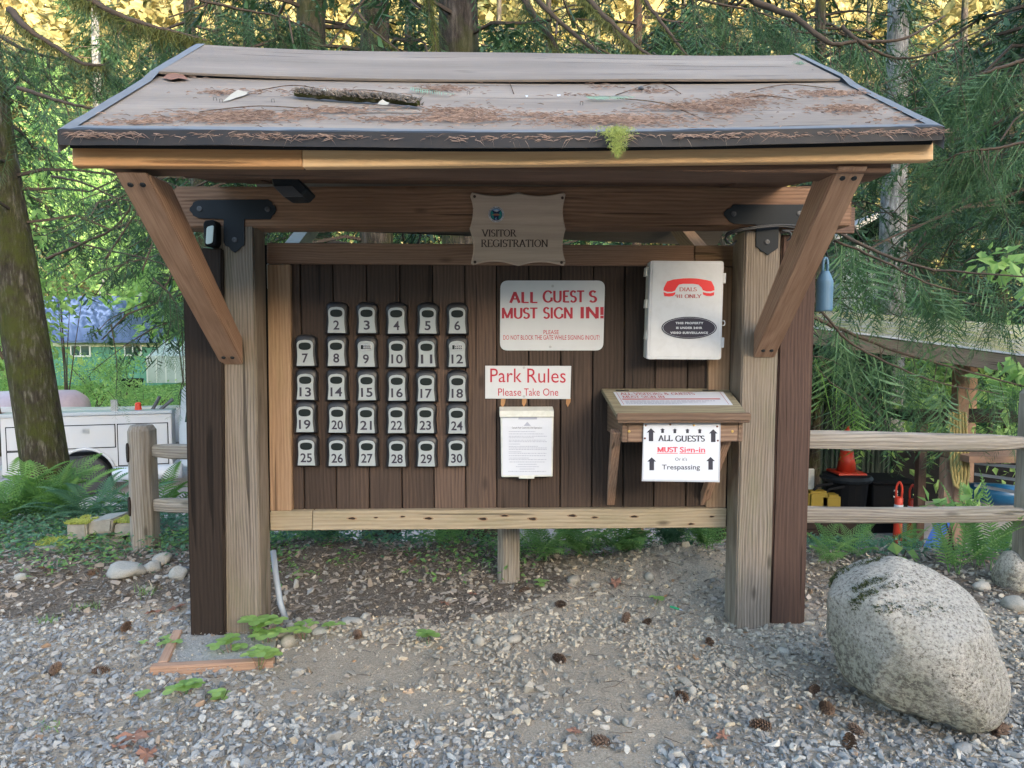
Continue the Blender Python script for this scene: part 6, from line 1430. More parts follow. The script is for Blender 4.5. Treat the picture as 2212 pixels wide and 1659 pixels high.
shrub('broad pale green tree at the far left behind the sapling', 30, 420, 34, 5., 6., 2600, .5, tb=.55, name='broadleaf_tree', cat='tree', clumps=30)
shrub('green tree behind the greenhouse', 480, 560, 50, 8., 7., 2400, .75, tb=.45, name='broadleaf_tree', cat='tree')
shrub('garden bush in front of the green house wall', 262, 795, 34, 1.5, .6, 800, .16, tb=.6)
shrub('low rounded green bush on the lawn edge', 205, 842, 27, 1.1, .45, 900, .12, tb=.55)
shrub('flowering garden plants left of the low round bush', 190, 800, 36, 2.2, .7, 900, .16, tb=.7)
shrub('garden bushes at the far left beside the trunk', 20, 800, 24, 1.6, 1.2, 1000, .16, tb=.5)
shrub('leafy weeds on the lawn above the truck cab', 300, 850, 22, 1.2, .4, 700, .12, tb=.75)
shrub('glowing green thicket seen through the open shed', 2030, 880, 13.9, 3.6, 1.6, 3800, .17, tb=.75, clumps=40)
shrub('bright green thicket behind the right shed post', 2180, 900, 15, 2.0, 1.9, 2200, .17, tb=.7, clumps=24)
shrub('bright broadleaf twig reaching in at the right edge', 2190, 575, 4.2, .30, .16, 80, .095, tb=.6, name='sapling', cat='small tree', clumps=8, stems=0)
shrub('leafy broadleaf spray low at the right edge', 2200, 820, 4.4, .16, .22, 40, .13, tb=.5, name='sapling', cat='small tree', clumps=7, stems=0)
shrub('light green sapling leaves seen in the gap under the beam', 1050, 505, 14, 4.5, .6, 1500, .2, tb=.7, name='sapling', cat='small tree')
# far slope woods, evening sunlight painted into the leaf colour
V = []; 
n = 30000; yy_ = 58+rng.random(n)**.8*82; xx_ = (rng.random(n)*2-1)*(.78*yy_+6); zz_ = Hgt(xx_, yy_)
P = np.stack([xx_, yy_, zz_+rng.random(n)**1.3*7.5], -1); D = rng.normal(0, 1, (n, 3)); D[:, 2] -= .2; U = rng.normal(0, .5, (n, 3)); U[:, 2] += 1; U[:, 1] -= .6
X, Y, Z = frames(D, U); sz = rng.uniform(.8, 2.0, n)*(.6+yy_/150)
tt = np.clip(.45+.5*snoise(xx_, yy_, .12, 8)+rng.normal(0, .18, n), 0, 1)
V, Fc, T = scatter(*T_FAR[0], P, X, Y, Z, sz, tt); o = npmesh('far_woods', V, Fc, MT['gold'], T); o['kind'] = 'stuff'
# dark edge of conifers at the foot of the slope
n = 9000; yy_ = 50+rng.random(n)*10; xx_ = (rng.random(n)*2-1)*(.78*yy_+6); P = np.stack([xx_, yy_, Hgt(xx_, yy_)+rng.random(n)**1.4*7*(.5+.5*snoise(xx_, yy_*0, .4, 5)+.3)], -1)
D = rng.normal(0, 1, (n, 3)); D[:, 2] -= .6; U = rng.normal(0, .4, (n, 3)); U[:, 2] += 1; X, Y, Z = frames(D, U)
V, Fc, T = scatter(*T_FAR[0], P, X, Y, Z, rng.uniform(.6, 1.2, n), np.clip(rng.normal(.5, .2, n), 0, 1)); o = npmesh('far_woods', V, Fc, MT['leafy'], T); o['kind'] = 'stuff'
# ------------------------------------------------------------------ boughs close to the board
def bough(name, label, pts, r0, leafmt='cedar', nsp=40, size=.22, tb=.5, hang=1.1, moss=0, twigs=True, tpl=None, cat='branch', group='boughs hanging round the shelter', grad=.0, barkm='twig', mosshang=.05, tw_p=.22):
    """a bough in reach of the lens: (u, v, depth) points, side shoots and hanging sprays"""
    P = smooth_path([W(*p) for p in pts], 7); n = len(P); P = [p+rv(.002) for p in P]; t = thing(name, label, cat, P[0], group, 'W')
    m = MB(); m.tube(P, [r0*(1-.75*i/n) for i in range(n)], 8, jit=.12); m.build('stem', MT[barkm], t, smooth=True)
    Lv = Leaves(); tw = MB(); r_ = random.Random(len(label))
    for k in range(nsp):
        f = r_.uniform(.05, 1.); i = min(int(f*(n-1)), n-2); p = P[i].lerp(P[i+1], f*(n-1)-i); td = (P[i+1]-P[i]).normalized()
        q = p; L = size*r_.uniform(.5, 1.5)*(1.2-.4*f); dd = (td*r_.uniform(0, .7)+Vector((r_.gauss(0, .35), r_.gauss(0, .35), -hang*r_.uniform(.6, 1.3)))).normalized()
        if twigs and r_.random() < tw_p:
            L2 = L*r_.uniform(.7, 1.6); Q = [q, q+dd*L2*.5+rv(.01), q+dd*L2+rv(.02)]; tw.tube(Q, [.0028, .002, .001], 4, cap=False)
            for s_ in (.3, .55, .8, 1.):
                for sg in (-1, 1):
                    b0 = Q[0].lerp(Q[2], s_); lat = Vector((sg, r_.gauss(0, .3), 0)); d2 = (dd*.9+lat*.75*(1 if s_ < 1 else .1)).normalized(); Lv.add(b0, d2, Vector((r_.gauss(0, .3), -1, .4)), L*r_.uniform(.45, .8), min(1, max(0, tb+r_.gauss(0, .14)+grad*(f-.5))))
        else: Lv.add(q, dd, Vector((r_.gauss(0, .45), -1, .3)), L*1.35, min(1, max(0, tb+r_.gauss(0, .14))))
    if tw.V: tw.build('twigs', MT['twig'], t, normals=False)['kind'] = 'stuff'
    if nsp: Lv.build('foliage', tpl or T_NEAR, MT[{'cedar': 'cedar_near'}.get(leafmt, leafmt)], t, mar=1.4, top=1.8)
    if moss:
        V = []; T = []
        for k in range(moss):
            f = r_.random()**1.1; i = min(int(f*(n-1)), n-2); p = P[i].lerp(P[i+1], r_.random()); rr = r0*(1-.6*f)*1.1; a = r_.uniform(0, 6.28)
            b0 = p+Vector((math.cos(a)*rr, math.sin(a)*rr*.6, math.sin(a)*rr)); L = mosshang*r_.uniform(.2, 1.)*(1.2 if math.sin(a) < 0 else .5); e_ = b0+Vector((r_.gauss(0, .3)*L, r_.gauss(0, .3)*L, -L*r_.uniform(.3, 1.))); s_ = Vector((r_.uniform(.002, .005), 0, r_.uniform(-.002, .002)))
            V += [b0-s_, b0+s_, e_]; q = r_.random(); T += [q*.6, q*.6, q]
        mo = npmesh('moss', np.array([list(v) for v in V]), np.arange(len(V)).reshape(-1, 3), leafmat('hanging_moss', (.045, .05, .012), (.19, .20, .045)) if 'hanging_moss' not in bpy.data.materials else bpy.data.materials['hanging_moss'], T, t)
        mo['kind'] = 'stuff'
    return t
bough('cedar_bough', 'cedar bough crossing right of the post with long hanging sprays', [(1790, 490, 4.3), (1870, 533, 4.2), (1985, 576, 4.1), (2110, 590, 4.), (2235, 600, 3.9)], .012, 'cedar', 40, .31, .55, 1.3)
bough('cedar_bough', 'lower cedar bough drooping over the right fence rail', [(1745, 680, 3.9), (1810, 708, 4.), (1930, 757, 4.1), (2083, 800, 4.2), (2230, 840, 4.3)], .013, 'cedar', 32, .31, .5, 1.25, grad=-.3)
bough('cedar_bough', 'cedar bough with broad fronds hanging before the dark shed opening', [(1752, 640, 3.8), (1830, 735, 3.8), (1930, 790, 3.85), (2040, 830, 3.9), (2160, 850, 4.)], .008, 'cedar', 34, .34, .55, 1.5, tw_p=0)
bough('cedar_bough', 'second fronded bough hanging in front of the mossy shed roof', [(1800, 520, 4.), (1900, 560, 4.), (2000, 610, 4.), (2120, 640, 4.1), (2230, 650, 4.1)], .008, 'cedar', 34, .34, .6, 1.5, tw_p=0)
bough('cedar_bough', 'pale twigged cedar bough at the far right above the shed roof', [(2260, 660, 4.), (2140, 665, 4.2), (2050, 640, 4.3), (1990, 600, 4.4)], .009, 'cedar', 30, .2, .6, 1.1)
bough('cedar_bough', 'bright yellow green spray hanging against the dark shed', [(1760, 790, 3.75), (1800, 830, 3.75), (1850, 870, 3.75), (1870, 910, 3.7)], .004, 'cedar_bright', 10, .22, .6, 1.0, tw_p=0)
bough('cedar_bough', 'small bright spray tip near the red brown post', [(1755, 770, 3.7), (1785, 775, 3.7), (1815, 790, 3.7)], .003, 'cedar_bright', 4, .11, .5, .8)
bough('bare_branch', 'long forked bare branch sweeping above the right roof corner', [(1600, -20, 4.4), (1640, 8, 4.4), (1715, 36, 4.3), (1790, 92, 4.2), (1850, 90, 4.2), (1950, 84, 4.2), (2040, 35, 4.3)], .022, 'cedar', 26, .26, .35, 1.2)
bough('bare_branch', 'lower fork of the bare branch curving over the right roof corner', [(1818, 58, 4.25), (1845, 82, 4.2), (1880, 104, 4.2), (1942, 127, 4.2), (2022, 113, 4.1), (2075, 85, 4.1), (2130, 60, 4.1)], .012, 'cedar', 30, .26, .4, 1.3)
bough('mossy_branch', 'thick moss hung branch slanting down behind the ridge right of centre', [(1250, -25, 4.6), (1300, 30, 4.5), (1370, 95, 4.4), (1425, 135, 4.3)], .022, 'cedar', 10, .2, .4, 1.1, moss=3200, mosshang=.10)
bough('mossy_branch', 'dark slanting branch above the ridge right of the broad trunk', [(1140, -25, 4.8), (1200, 40, 4.7), (1300, 122, 4.6), (1330, 150, 4.6)], .02, 'cedar', 20, .24, .35, 1.1, moss=500)
bough('mossy_branch', 'hanging dark branch beside the broad trunk', [(1120, -30, 5.0), (1150, 30, 4.9), (1195, 90, 4.8), (1215, 140, 4.8)], .03, 'cedar', 16, .26, .35, 1.2, moss=1500, mosshang=.08)
bough('mossy_branch', 'mossy branch descending behind the ridge further right', [(1385, -10, 4.9), (1430, 50, 4.8), (1480, 115, 4.7), (1510, 150, 4.7)], .016, 'cedar', 18, .24, .35, 1.1, moss=1200)
bough('mossy_branch', 'moss draped branch entering at the top left', [(150, -30, 4.2), (234, 23, 4.2), (317, 55, 4.2), (400, 75, 4.3), (455, 92, 4.4)], .022, 'cedar', 44, .24, .35, 1.1, moss=2600, mosshang=.14)
bough('mossy_branch', 'crooked mossy branch at the left over the roof edge', [(20, 20, 4.6), (60, 63, 4.5), (110, 95, 4.5), (187, 140, 4.4), (240, 135, 4.4)], .022, 'cedar', 40, .24, .4, 1.1, moss=1600, mosshang=.08)
bough('mossy_branch', 'moss hung vertical branch left of the broad trunk', [(925, -20, 4.9), (935, 50, 4.9), (945, 128, 4.8)], .012, 'cedar', 5, .2, .4, 1., moss=2200, mosshang=.1)
bough('mossy_branch', 'mossy stub branch beside the first thick trunk', [(760, 10, 5.), (800, 60, 4.9), (850, 100, 4.8), (880, 130, 4.8)], .012, 'cedar', 10, .22, .35, 1., moss=900)
bough('cedar_bough', 'bluish cedar sprays hanging off the left roof edge', [(40, 190, 4.), (120, 215, 3.9), (200, 235, 3.8), (300, 240, 3.8)], .012, 'cedar', 36, .26, .55, .9)
bough('cedar_bough', 'drooping cedar bough beside the mossy trunk below the eave', [(110, 380, 4.4), (180, 395, 4.3), (260, 430, 4.2), (330, 440, 4.1)], .008, 'cedar', 18, .24, .5, 1.3)
bough('cedar_bough', 'cedar bough hanging over the blue house roof', [(150, 520, 4.6), (230, 540, 4.5), (320, 560, 4.3), (400, 590, 4.2)], .008, 'cedar', 8, .24, .5, 1.4)
bough('cedar_bough', 'high cedar bough filling the top left corner', [(-30, 60, 4.8), (60, 110, 4.7), (150, 130, 4.6), (260, 150, 4.5)], .014, 'cedar', 60, .28, .45, 1.0)
bough('cedar_bough', 'thin cedar bough with a single tassel hanging before the truck', [(240, 700, 4.4), (252, 780, 4.4), (250, 850, 4.4)], .004, 'cedar', 10, .14, .45, 1.4)
bough('bare_branch', 'dark bare twigs curving beside the left brace', [(100, 560, 4.5), (190, 520, 4.4), (250, 490, 4.3), (290, 430, 4.2), (290, 400, 4.2)], .010, 'cedar', 10, .16, .5, 1.2)
bough('bare_branch', 'fine bare twig rising across the lawn at the left', [(228, 560, 4.2), (280, 480, 4.2), (310, 440, 4.2), (325, 390, 4.2)], .006, 'cedar', 6, .14, .5, 1.2)
bough('cedar_bough', 'small cedar sprays beside the dark left post over the truck cab', [(330, 600, 4.2), (370, 640, 4.2), (392, 700, 4.2), (396, 830, 4.2)], .006, 'cedar', 34, .16, .5, 1.)
bough('cedar_bough', 'bluish bough reaching in from the top right corner', [(2250, 120, 4.6), (2150, 150, 4.6), (2060, 190, 4.7), (1990, 250, 4.8)], .014, 'cedar', 100, .28, .45, 1.0)
bough('cedar_bough', 'dark bough hanging beyond the right roof corner', [(2240, 300, 4.8), (2150, 320, 4.8), (2080, 330, 4.8), (2000, 370, 4.9)], .012, 'cedar', 90, .28, .45, 1.1)
bough('cedar_bough', 'sprays hanging behind the right half of the ridge', [(1480, -10, 5.2), (1560, 10, 5.2), (1650, 30, 5.2), (1730, 70, 5.1)], .012, 'cedar', 70, .28, .4, 1.1)
bough('cedar_bough', 'sprays hanging behind the left half of the ridge', [(430, 0, 5.4), (520, 20, 5.4), (600, 35, 5.4), (660, 60, 5.4)], .012, 'cedar', 70, .28, .35, 1.1)
# ------------------------------------------------------------------ ferns
_fr = {k: tpl_fern(*a) for k, a in {'sword': (25, .14, False, .9, .015), 'lady': (16, .22, True, .8, .012), 'stiff': (22, .12, False, .45, .019)}.items()}
def frondmesh(kind, mat, i):
    V, Fc = _fr[kind]; V = V.copy(); V[:, 1] += .06*(i-1)*V[:, 0]**2; me = bpy.data.meshes.new('frond'); me.from_pydata(V.tolist(), [], Fc.tolist())
    a = me.attributes.new('tint', 'FLOAT', 'POINT'); a.data.foreach_set('value', np.clip(.25+.25*i+.25*V[:, 0], 0, 1).astype(np.float32)); me.materials.append(MT[mat]); return me
_fm = {}
def fern(label, u, v, d, size, n=10, kind='sword', mat='fern', group='ferns growing beyond the fence', up=.0, az0=None, spread=6.28, pit=(.1, .5)):
    c_ = W(u, v, d); c_.z = Hg(c_.x, c_.y) if v is not None else c_.z
    t = thing('fern', label, 'fern', c_, group, 'L')
    for k in range(n):
        key = (kind, mat, k % 3)
        if key not in _fm: _fm[key] = frondmesh(*key)
        o = bpy.data.objects.new('frond', _fm[key]); COL.objects.link(o); o.parent = t
        az = random.uniform(0, 2*math.pi) if az0 is None else az0+random.uniform(-spread/2, spread/2); s_ = size*random.uniform(.7, 1.15)
        o.rotation_euler = (random.uniform(-.3, .3), -random.uniform(*pit), az); o.scale = (s_, s_, s_); o.location = (random.uniform(-.03, .03), random.uniform(-.03, .03), 0)
    return t
for i, (u, v, d, s_, n, kd, mt_, lab) in enumerate((
    (40, 1130, 4.9, .65, 14, 'sword', 'fern', 'sword fern at the far left edge below the truck'), (120, 1120, 4.7, .62, 14, 'sword', 'fern', 'large sword fern at the foot of the mossy tree'),
    (190, 1110, 4.5, .52, 13, 'sword', 'fern_blue', 'bluish sword fern in front of the truck wheel'), (255, 1110, 4.5, .45, 12, 'sword', 'fern_blue', 'low bluish fern left of the fence post'),
    (350, 1100, 4.9, .62, 12, 'sword', 'fern', 'sword fern between the fence post and the dark post'), (10, 1180, 4.4, .5, 10, 'lady', 'fern', 'dark fern low at the left edge'),
    (95, 1090, 5.0, .62, 12, 'lady', 'fern_light', 'light green lady fern spreading before the mossy trunk'), (300, 1060, 5.4, .5, 10, 'sword', 'fern', 'upright fern behind the left fence post'),
    (700, 1200, 3.7, .28, 10, 'lady', 'fern_blue', 'small bluish fern under the left part of the bottom rail'), (960, 1190, 3.72, .36, 10, 'lady', 'fern_light', 'light green fern beside the broad mossy trunk foot'),
    (1170, 1200, 3.62, .36, 14, 'lady', 'fern_light', 'light fern right of the middle fence post'), (1260, 1195, 3.66, .40, 15, 'lady', 'fern_light', 'tall light bracken under the rail right of centre'),
    (1350, 1195, 3.68, .40, 15, 'lady', 'fern_light', 'light bracken behind the dark fern stems'), (1450, 1190, 3.62, .36, 15, 'lady', 'fern_blue', 'bluish bracken under the desk side of the rail'),
    (1530, 1200, 3.6, .34, 12, 'lady', 'fern_light', 'light fern against the right post'), (1790, 1230, 3.55, .34, 7, 'lady', 'fern_light', 'light green fern left of the boulder top'),
    (1850, 1240, 3.7, .26, 8, 'lady', 'fern_light', 'light fern behind the boulder by the shed floor'), (1960, 1240, 3.9, .26, 4, 'stiff', 'fern_light', 'tall fern in front of the orange posts'),
    (2060, 1250, 3.45, .44, 8, 'stiff', 'fern_light', 'upright ladder like fern behind the boulder'), (2120, 1240, 3.5, .50, 8, 'stiff', 'fern_light', 'tallest upright fern near the right fence post'),
    (2160, 1230, 3.9, .38, 9, 'sword', 'fern', 'dark arching fern at the right fence post'), (1890, 1180, 4.4, .36, 5, 'sword', 'fern', 'dark arching fern over the lower right rail'))):
    fern(lab, u, v, d, s_, n, kd, mt_, pit=(.45, 1.15) if kd == 'stiff' else ((.25, .95) if kd == 'lady' else (.15, .9)))
shrub('broad leaved green weed above the lower right rail', 2062, 1090, 3.7, .12, .04, 36, .09, tb=.65, name='weed', cat='weed', clumps=8, stems=3)
shrub('single broad leaf plant behind the boulder top', 1945, 1195, 3.6, .05, .02, 5, .11, tb=.7, name='weed', cat='weed', clumps=3, stems=2)
# periwinkle and mixed ground cover along the bank
def cover(name, n, fx, size, mat, tb):
    pts = []; 
    while len(pts) < n:
        x, y, ok = fx()
        if ok: pts.append((x, y))
    P = np.array(pts); z = Hgt(P[:, 0], P[:, 1])+rng.random(n)**1.5*.09+.004; P3 = np.stack([P[:, 0], P[:, 1], z], -1)
    D = rng.normal(0, 1, (n, 3)); D[:, 2] *= .3; U = rng.normal(0, .45, (n, 3)); U[:, 2] += 1; X, Y, Z = frames(D, U)
    V, Fc, T = scatter(leaftpl(.5)[0], leaftpl(.5)[1], P3, X, Y, Z, rng.uniform(.6, 1.3, n)*size, np.clip(rng.normal(tb, .22, n), 0, 1)); o = npmesh(name, V, Fc, MT[mat], T); o['kind'] = 'stuff'; return o
def fx1():
    x = random.uniform(-3.6, 3.4); y = random.uniform(3.25, 4.75); nn = snoise(np.array([x]), np.array([y]), 2.6, 12)[0]
    d_ = (y-3.5)*1.1 if x > -1.2 else (y-3.35)*1.2
    return x, y, random.random() < d_ and nn > -.25 and not (-.5 < x < 1.5 and y > 3.75)
cover('ground_cover', 12000, fx1, .034, 'fern_blue', .5)
def fx2():
    x = random.uniform(-3.8, 3.6); y = random.uniform(3.6, 5.2); return x, y, snoise(np.array([x]), np.array([y]), 3.4, 22)[0] > .0
cover('ground_cover', 5000, fx2, .03, 'fern', .5)
def fx4():
    x = random.uniform(-2.4, .1); y = random.uniform(3.3, 4.0); return x, y, random.random() < (y-3.25)*1.4 and snoise(np.array([x]), np.array([y]), 5, 41)[0] > -.1
cover('ground_cover', 2600, fx4, .03, 'fern_light', .5)
def fx3():
    x = random.uniform(-26, 2); y = random.uniform(17, 44); return x, y, random.random() < (y/30)*.8
cover('grass', 16000, fx3, .15, 'leafy', .55)
# ------------------------------------------------------------------ crushed stone, grit and litter
def hulls(k, n, fl=(1, .75, .5), seed=1, soft=0):
    out = []; r = np.random.default_rng(seed)
    for i in range(k):
        P = r.normal(0, 1, (n, 3)); P /= np.linalg.norm(P, axis=1, keepdims=True); P *= np.array(fl)*r.uniform(.8, 1.2, 3)*.5
        bm = bmesh.new(); vs = [bm.verts.new(p) for p in P]; bmesh.ops.convex_hull(bm, input=vs)
        bmesh.ops.triangulate(bm, faces=bm.faces); bm.verts.ensure_lookup_table()
        for v in [v for v in bm.verts if not v.link_faces]: bm.verts.remove(v)
        bm.verts.index_update(); out.append((np.array([v.co[:] for v in bm.verts]), np.array([[v.index for v in f.verts] for f in bm.faces]))); bm.free()
    return out
ST = hulls(14, 10, (1, .78, .58), 3); GRT = hulls(6, 6, (1, .8, .6), 5)
def dirtpatch(x, y):
    """where fine dirt shows through between the stones (0 stones, 1 bare)"""
    m = np.zeros_like(x)
    for u, v, ru, rv_ in ((1310, 1465, 130, 62), (800, 1430, 210, 50), (1420, 1560, 150, 45), (900, 1500, 150, 45), (1250, 1395, 120, 26), (690, 1460, 110, 40), (1340, 1625, 110, 30), (1180, 1560, 60, 22), (760, 1575, 80, 26)):
        c_ = G(u, v); e_ = G(u+ru, v); f_ = G(u, v-rv_); rx, ry = abs(e_.x-c_.x), abs(f_.y-c_.y)
        m = np.maximum(m, 1.15-np.sqrt(((x-c_.x)/rx)**2+((y-c_.y)/ry)**2)*.75)
    return np.clip(m+.45*snoise(x, y, 5., 31), 0, 1)
def place(n, y0, y1, keep):
    y = y0+(y1-y0)*rng.random(n); x = (rng.random(n)*2-1)*(.74*y+.45); k = keep(x, y); return x[k], y[k]
def stones(name, x, y, size, tpls, seed, sink=.25, tintfn=None, lift=0.):
    n = len(x); z = Hgt(x, y)+size*(.5*.42-sink*.4)+lift; P = np.stack([x, y, z], -1)
    D = np.stack([rng.normal(0, 1, n), rng.normal(0, 1, n), rng.normal(0, .22, n)], -1); U = np.stack([rng.normal(0, .35, n), rng.normal(0, .35, n), np.ones(n)], -1)
    X, Y, Z = frames(D, U); t = tintfn(x, y) if tintfn else rng.random(n); parts = []
    sc = np.stack([size*rng.uniform(.9, 1.5, n), size*rng.uniform(.8, 1.2, n), size*rng.uniform(.7, 1.5, n)], -1)
    w_ = rng.integers(0, len(tpls), n)
    for i, (tv, tf) in enumerate(tpls):
        s_ = w_ == i
        if s_.any(): parts.append(scatter(tv, tf, P[s_], X[s_], Y[s_], Z[s_], sc[s_], t[s_]))
    V, Fc, T = join(parts); o = npmesh(name, V, Fc, MT['gravel'], T); o['kind'] = 'stuff'; q = o.data.attributes.new('warm', 'FLOAT', 'POINT'); q.data.foreach_set('value', (np.clip((V[:, 1]-1.95)/.5, 0, 1)*np.clip((V[:, 0]+1.1)/.5, 0, 1)).astype(np.float32)); return o
def tint(x, y):
    # blue grey driveway stone at the left and along the road, paler and browner towards the shelter
    pal = np.clip((y-2.35)/.5, 0, 1)*np.clip((x+.95)/.4, 0, 1)*.9
    t = rng.beta(2.0, 2.6, len(x)); t = t*(1-pal)+(.26+.52*rng.random(len(x)))*pal
    k = rng.random(len(x)) < .05; t[k] = rng.uniform(.78, 1., k.sum()); return np.clip(t, 0, 1)
def kp1(x, y):
    lm = litter_mask(x, y); return (rng.random(len(x)) > np.clip(dirtpatch(x, y)*1.2, 0, .9)) & (rng.random(len(x)) > lm*.86)
x, y = place(36000, 1.55, 3.6, kp1); stones('gravel', x, y, rng.gamma(4.2, .0039, len(x)).clip(.007, .036), ST, 1, tintfn=tint)
x, y = place(9000, 1.55, 3.0, kp1); stones('gravel', x, y, rng.gamma(6., .0034, len(x)).clip(.012, .042), ST, 2, tintfn=tint, lift=.005)
x, y = place(16000, 1.55, 3.9, lambda x, y: rng.random(len(x)) > litter_mask(x, y)*.6); stones('grit', x, y, rng.uniform(.003, .0085, len(x)), GRT, 3, tintfn=lambda x, y: .4+.6*rng.random(len(x)))
x = rng.uniform(-1.50, -1.0, 900); y = rng.uniform(2.5, 2.85, 900); stones('grit', x, y, rng.uniform(.003, .010, 900), GRT, 7, tintfn=lambda x, y: .3+.6*rng.random(len(x)), lift=.02)
x, y = place(1500, 2.9, 4.0, lambda x, y: (np.abs(x) < 3) & (rng.random(len(x)) > .3)); stones('gravel', x, y, rng.gamma(4., .005, len(x)).clip(.008, .045), ST, 4, tintfn=lambda x, y: .5+.35*rng.random(len(x)))
# litter: leaf scraps, bark bits, needles, twigs
def scraps(name, x, y, L, w_, tb, h=.012, flat=.25, mat='litter', zoff=.003):
    n = len(x); P = np.stack([x, y, Hgt(x, y)+rng.random(n)**2*h+zoff], -1); D = rng.normal(0, 1, (n, 3)); D[:, 2] *= flat; U = rng.normal(0, .4, (n, 3)); U[:, 2] += 1
    X, Y, Z = frames(D, U); tv = np.array([(0, -.5, 0), (.5, -.42, .10), (1, -.3, 0), (1, .3, 0), (.5, .5, .12), (0, .4, .02)], float); tf = np.array([(0, 1, 5), (1, 4, 5), (1, 2, 4), (2, 3, 4)])
    sc = np.stack([L, w_, L*.6], -1); V, Fc, T = scatter(tv, tf, P, X, Y, Z, sc, np.clip(rng.normal(tb, .25, n), 0, 1)); o = npmesh(name, V, Fc, MT[mat], T); o['kind'] = 'stuff'; return o
def kl(x, y): return rng.random(len(x)) < litter_mask(x, y)
x, y = place(44000, 2.7, 4.6, kl); n = len(x); scraps('leaf_litter', x, y, rng.gamma(3, .006, n), rng.gamma(3, .0022, n), .38)
x, y = place(9000, 1.6, 3.2, lambda x, y: rng.random(len(x)) < .35+.5*(x < -.8)); n = len(x); scraps('leaf_litter', x, y, rng.gamma(3, .005, n), rng.gamma(2, .0016, n), .45, zoff=.014)
x, y = place(2600, 2.9, 4.4, kl); n = len(x); scraps('leaf_litter', x, y, rng.uniform(.02, .05, n), rng.uniform(.012, .03, n), .55, h=.02)
x, y = place(12000, 3.6, 5.4, lambda x, y: np.abs(x) < 4.2); n = len(x); scraps('leaf_litter', x, y, rng.gamma(3, .008, n), rng.gamma(3, .003, n), .35, h=.03)
m = MB(); r_ = random.Random(8)
for k in range(420):
    x = r_.uniform(-2.6, 2.8); y = r_.choice([r_.uniform(2.9, 4.2), r_.uniform(2.9, 4.2), r_.uniform(1.8, 3.0)]); L = r_.uniform(.03, .16)*(1 if y > 2.9 else .7); a = r_.uniform(0, 6.28); p = Vector((x, y, Hg(x, y)+.012+.01*r_.random())); d = Vector((math.cos(a), math.sin(a), r_.gauss(0, .12)))*L; b0 = Vector((-d.y, d.x, 0))*r_.uniform(-.2, .2)
    m.tube([p, p+d*.5+b0, p+d], [.0016, .0013, .0006], 3, cap=False)
o = m.build('fallen_twigs', MT['twig'], None, normals=False); o['kind'] = 'stuff'
# ------------------------------------------------------------------ pine cones
def conemesh(seed):
    r = random.Random(seed); V = []; Fc = []; T = []
    for i in range(9):
        t = (i+.5)/9; z = t*.062; rr = .019*math.sin(math.pi*(t*.86+.1))**.7; nn = 9 if i < 7 else 6
        for k in range(nn):
            a = 2*math.pi*(k+.5*(i % 2))/nn+r.uniform(-.1, .1); c_, s_ = math.cos(a), math.sin(a); b0 = Vector((c_*rr*.35, s_*rr*.35, z-.004)); tan = Vector((-s_, c_, 0)); out = Vector((c_, s_, .35)).normalized(); w_ = .0062
            tip = b0+out*rr*1.0; n = len(V); V += [b0-tan*w_*.4, b0+tan*w_*.4, tip+tan*w_*.75+Vector((0, 0, -.001)), tip+out*.003, tip-tan*w_*.75+Vector((0, 0, -.001)), b0+out*rr*.5+Vector((0, 0, -.005))]
            Fc += [(n, n+1, n+2), (n, n+2, n+3), (n, n+3, n+4), (n, n+4, n+5), (n+1, n+5, n+2), (n+5, n+4, n+3), (n+5, n+3, n+2)]; q = r.random()*.4; T += [q*.3, q*.3, q+.5, q+.6, q+.5, 0]
    me = bpy.data.meshes.new('pine_cone'); me.from_pydata([v[:] for v in V], [], Fc); a = me.attributes.new('tint', 'FLOAT', 'POINT'); a.data.foreach_set('value', np.array(T, np.float32)); me.materials.append(MT['cone']); return me
CM = [conemesh(i) for i in range(3)]
for k, (u, v, s_, lab) in enumerate(((278, 1351, 1., 'dark pine cone on the gravel left of the concrete footing'), (200, 1454, .95, 'brown round pine cone low on the left gravel'), (190, 1241, .9, 'pine cone in the leaf litter before the concrete blocks'), (771, 1380, 1., 'pine cone on the dirt right of the left post clover'), (1221, 1308, .9, 'pine cone in the litter below the desk'),
        (1143, 1274, .8, 'small pine cone half hidden by a green sprout'), (1347, 1347, .95, 'light brown upright pine cone on the stones'), (1196, 1422, .95, 'grey weathered pine cone between the two dirt patches'), (1405, 1342, .8, 'reddish pine cone near the green pen'), (1530, 1385, .9, 'dark pine cone before the right post'),
        (1462, 1503, .9, 'flat dark pine cone beside the right dirt patch'), (1314, 1612, 1., 'dirt covered pine cone near the bottom edge'), (1663, 1577, 1.05, 'open scaled pine cone left of the pair below the boulder'), (1775, 1530, 1.05, 'dark pine cone under the left flank of the boulder'), (1835, 1597, 1.05, 'open pine cone with pale tips in the pair below the boulder'),
        (1765, 1490, .9, 'small dark pine cone in the shade of the boulder'), (2150, 1592, 1.2, 'large dark pine cone at the lower right end of the boulder'), (2172, 1545, 1., 'brown pine cone leaning on the right end of the boulder'), (110, 1462, .9, 'broken pine cone at the far left of the gravel'), (1862, 1590, .8, 'pale round pine cone at the right of the pair'))):
    p = GP(u, v+5); o = bpy.data.objects.new('pine_cone', CM[k % 3]); COL.objects.link(o); o.location = p+Vector((0, 0, .020*s_)); s2 = s_*.76; o.scale = (s2, s2, s2*1.35); o.rotation_euler = (R(90)+random.uniform(-.35, .35), random.uniform(-.3, .3), random.uniform(0, 6.28)); setprops(o, lab, 'pine cone', 'pine cones lying about')
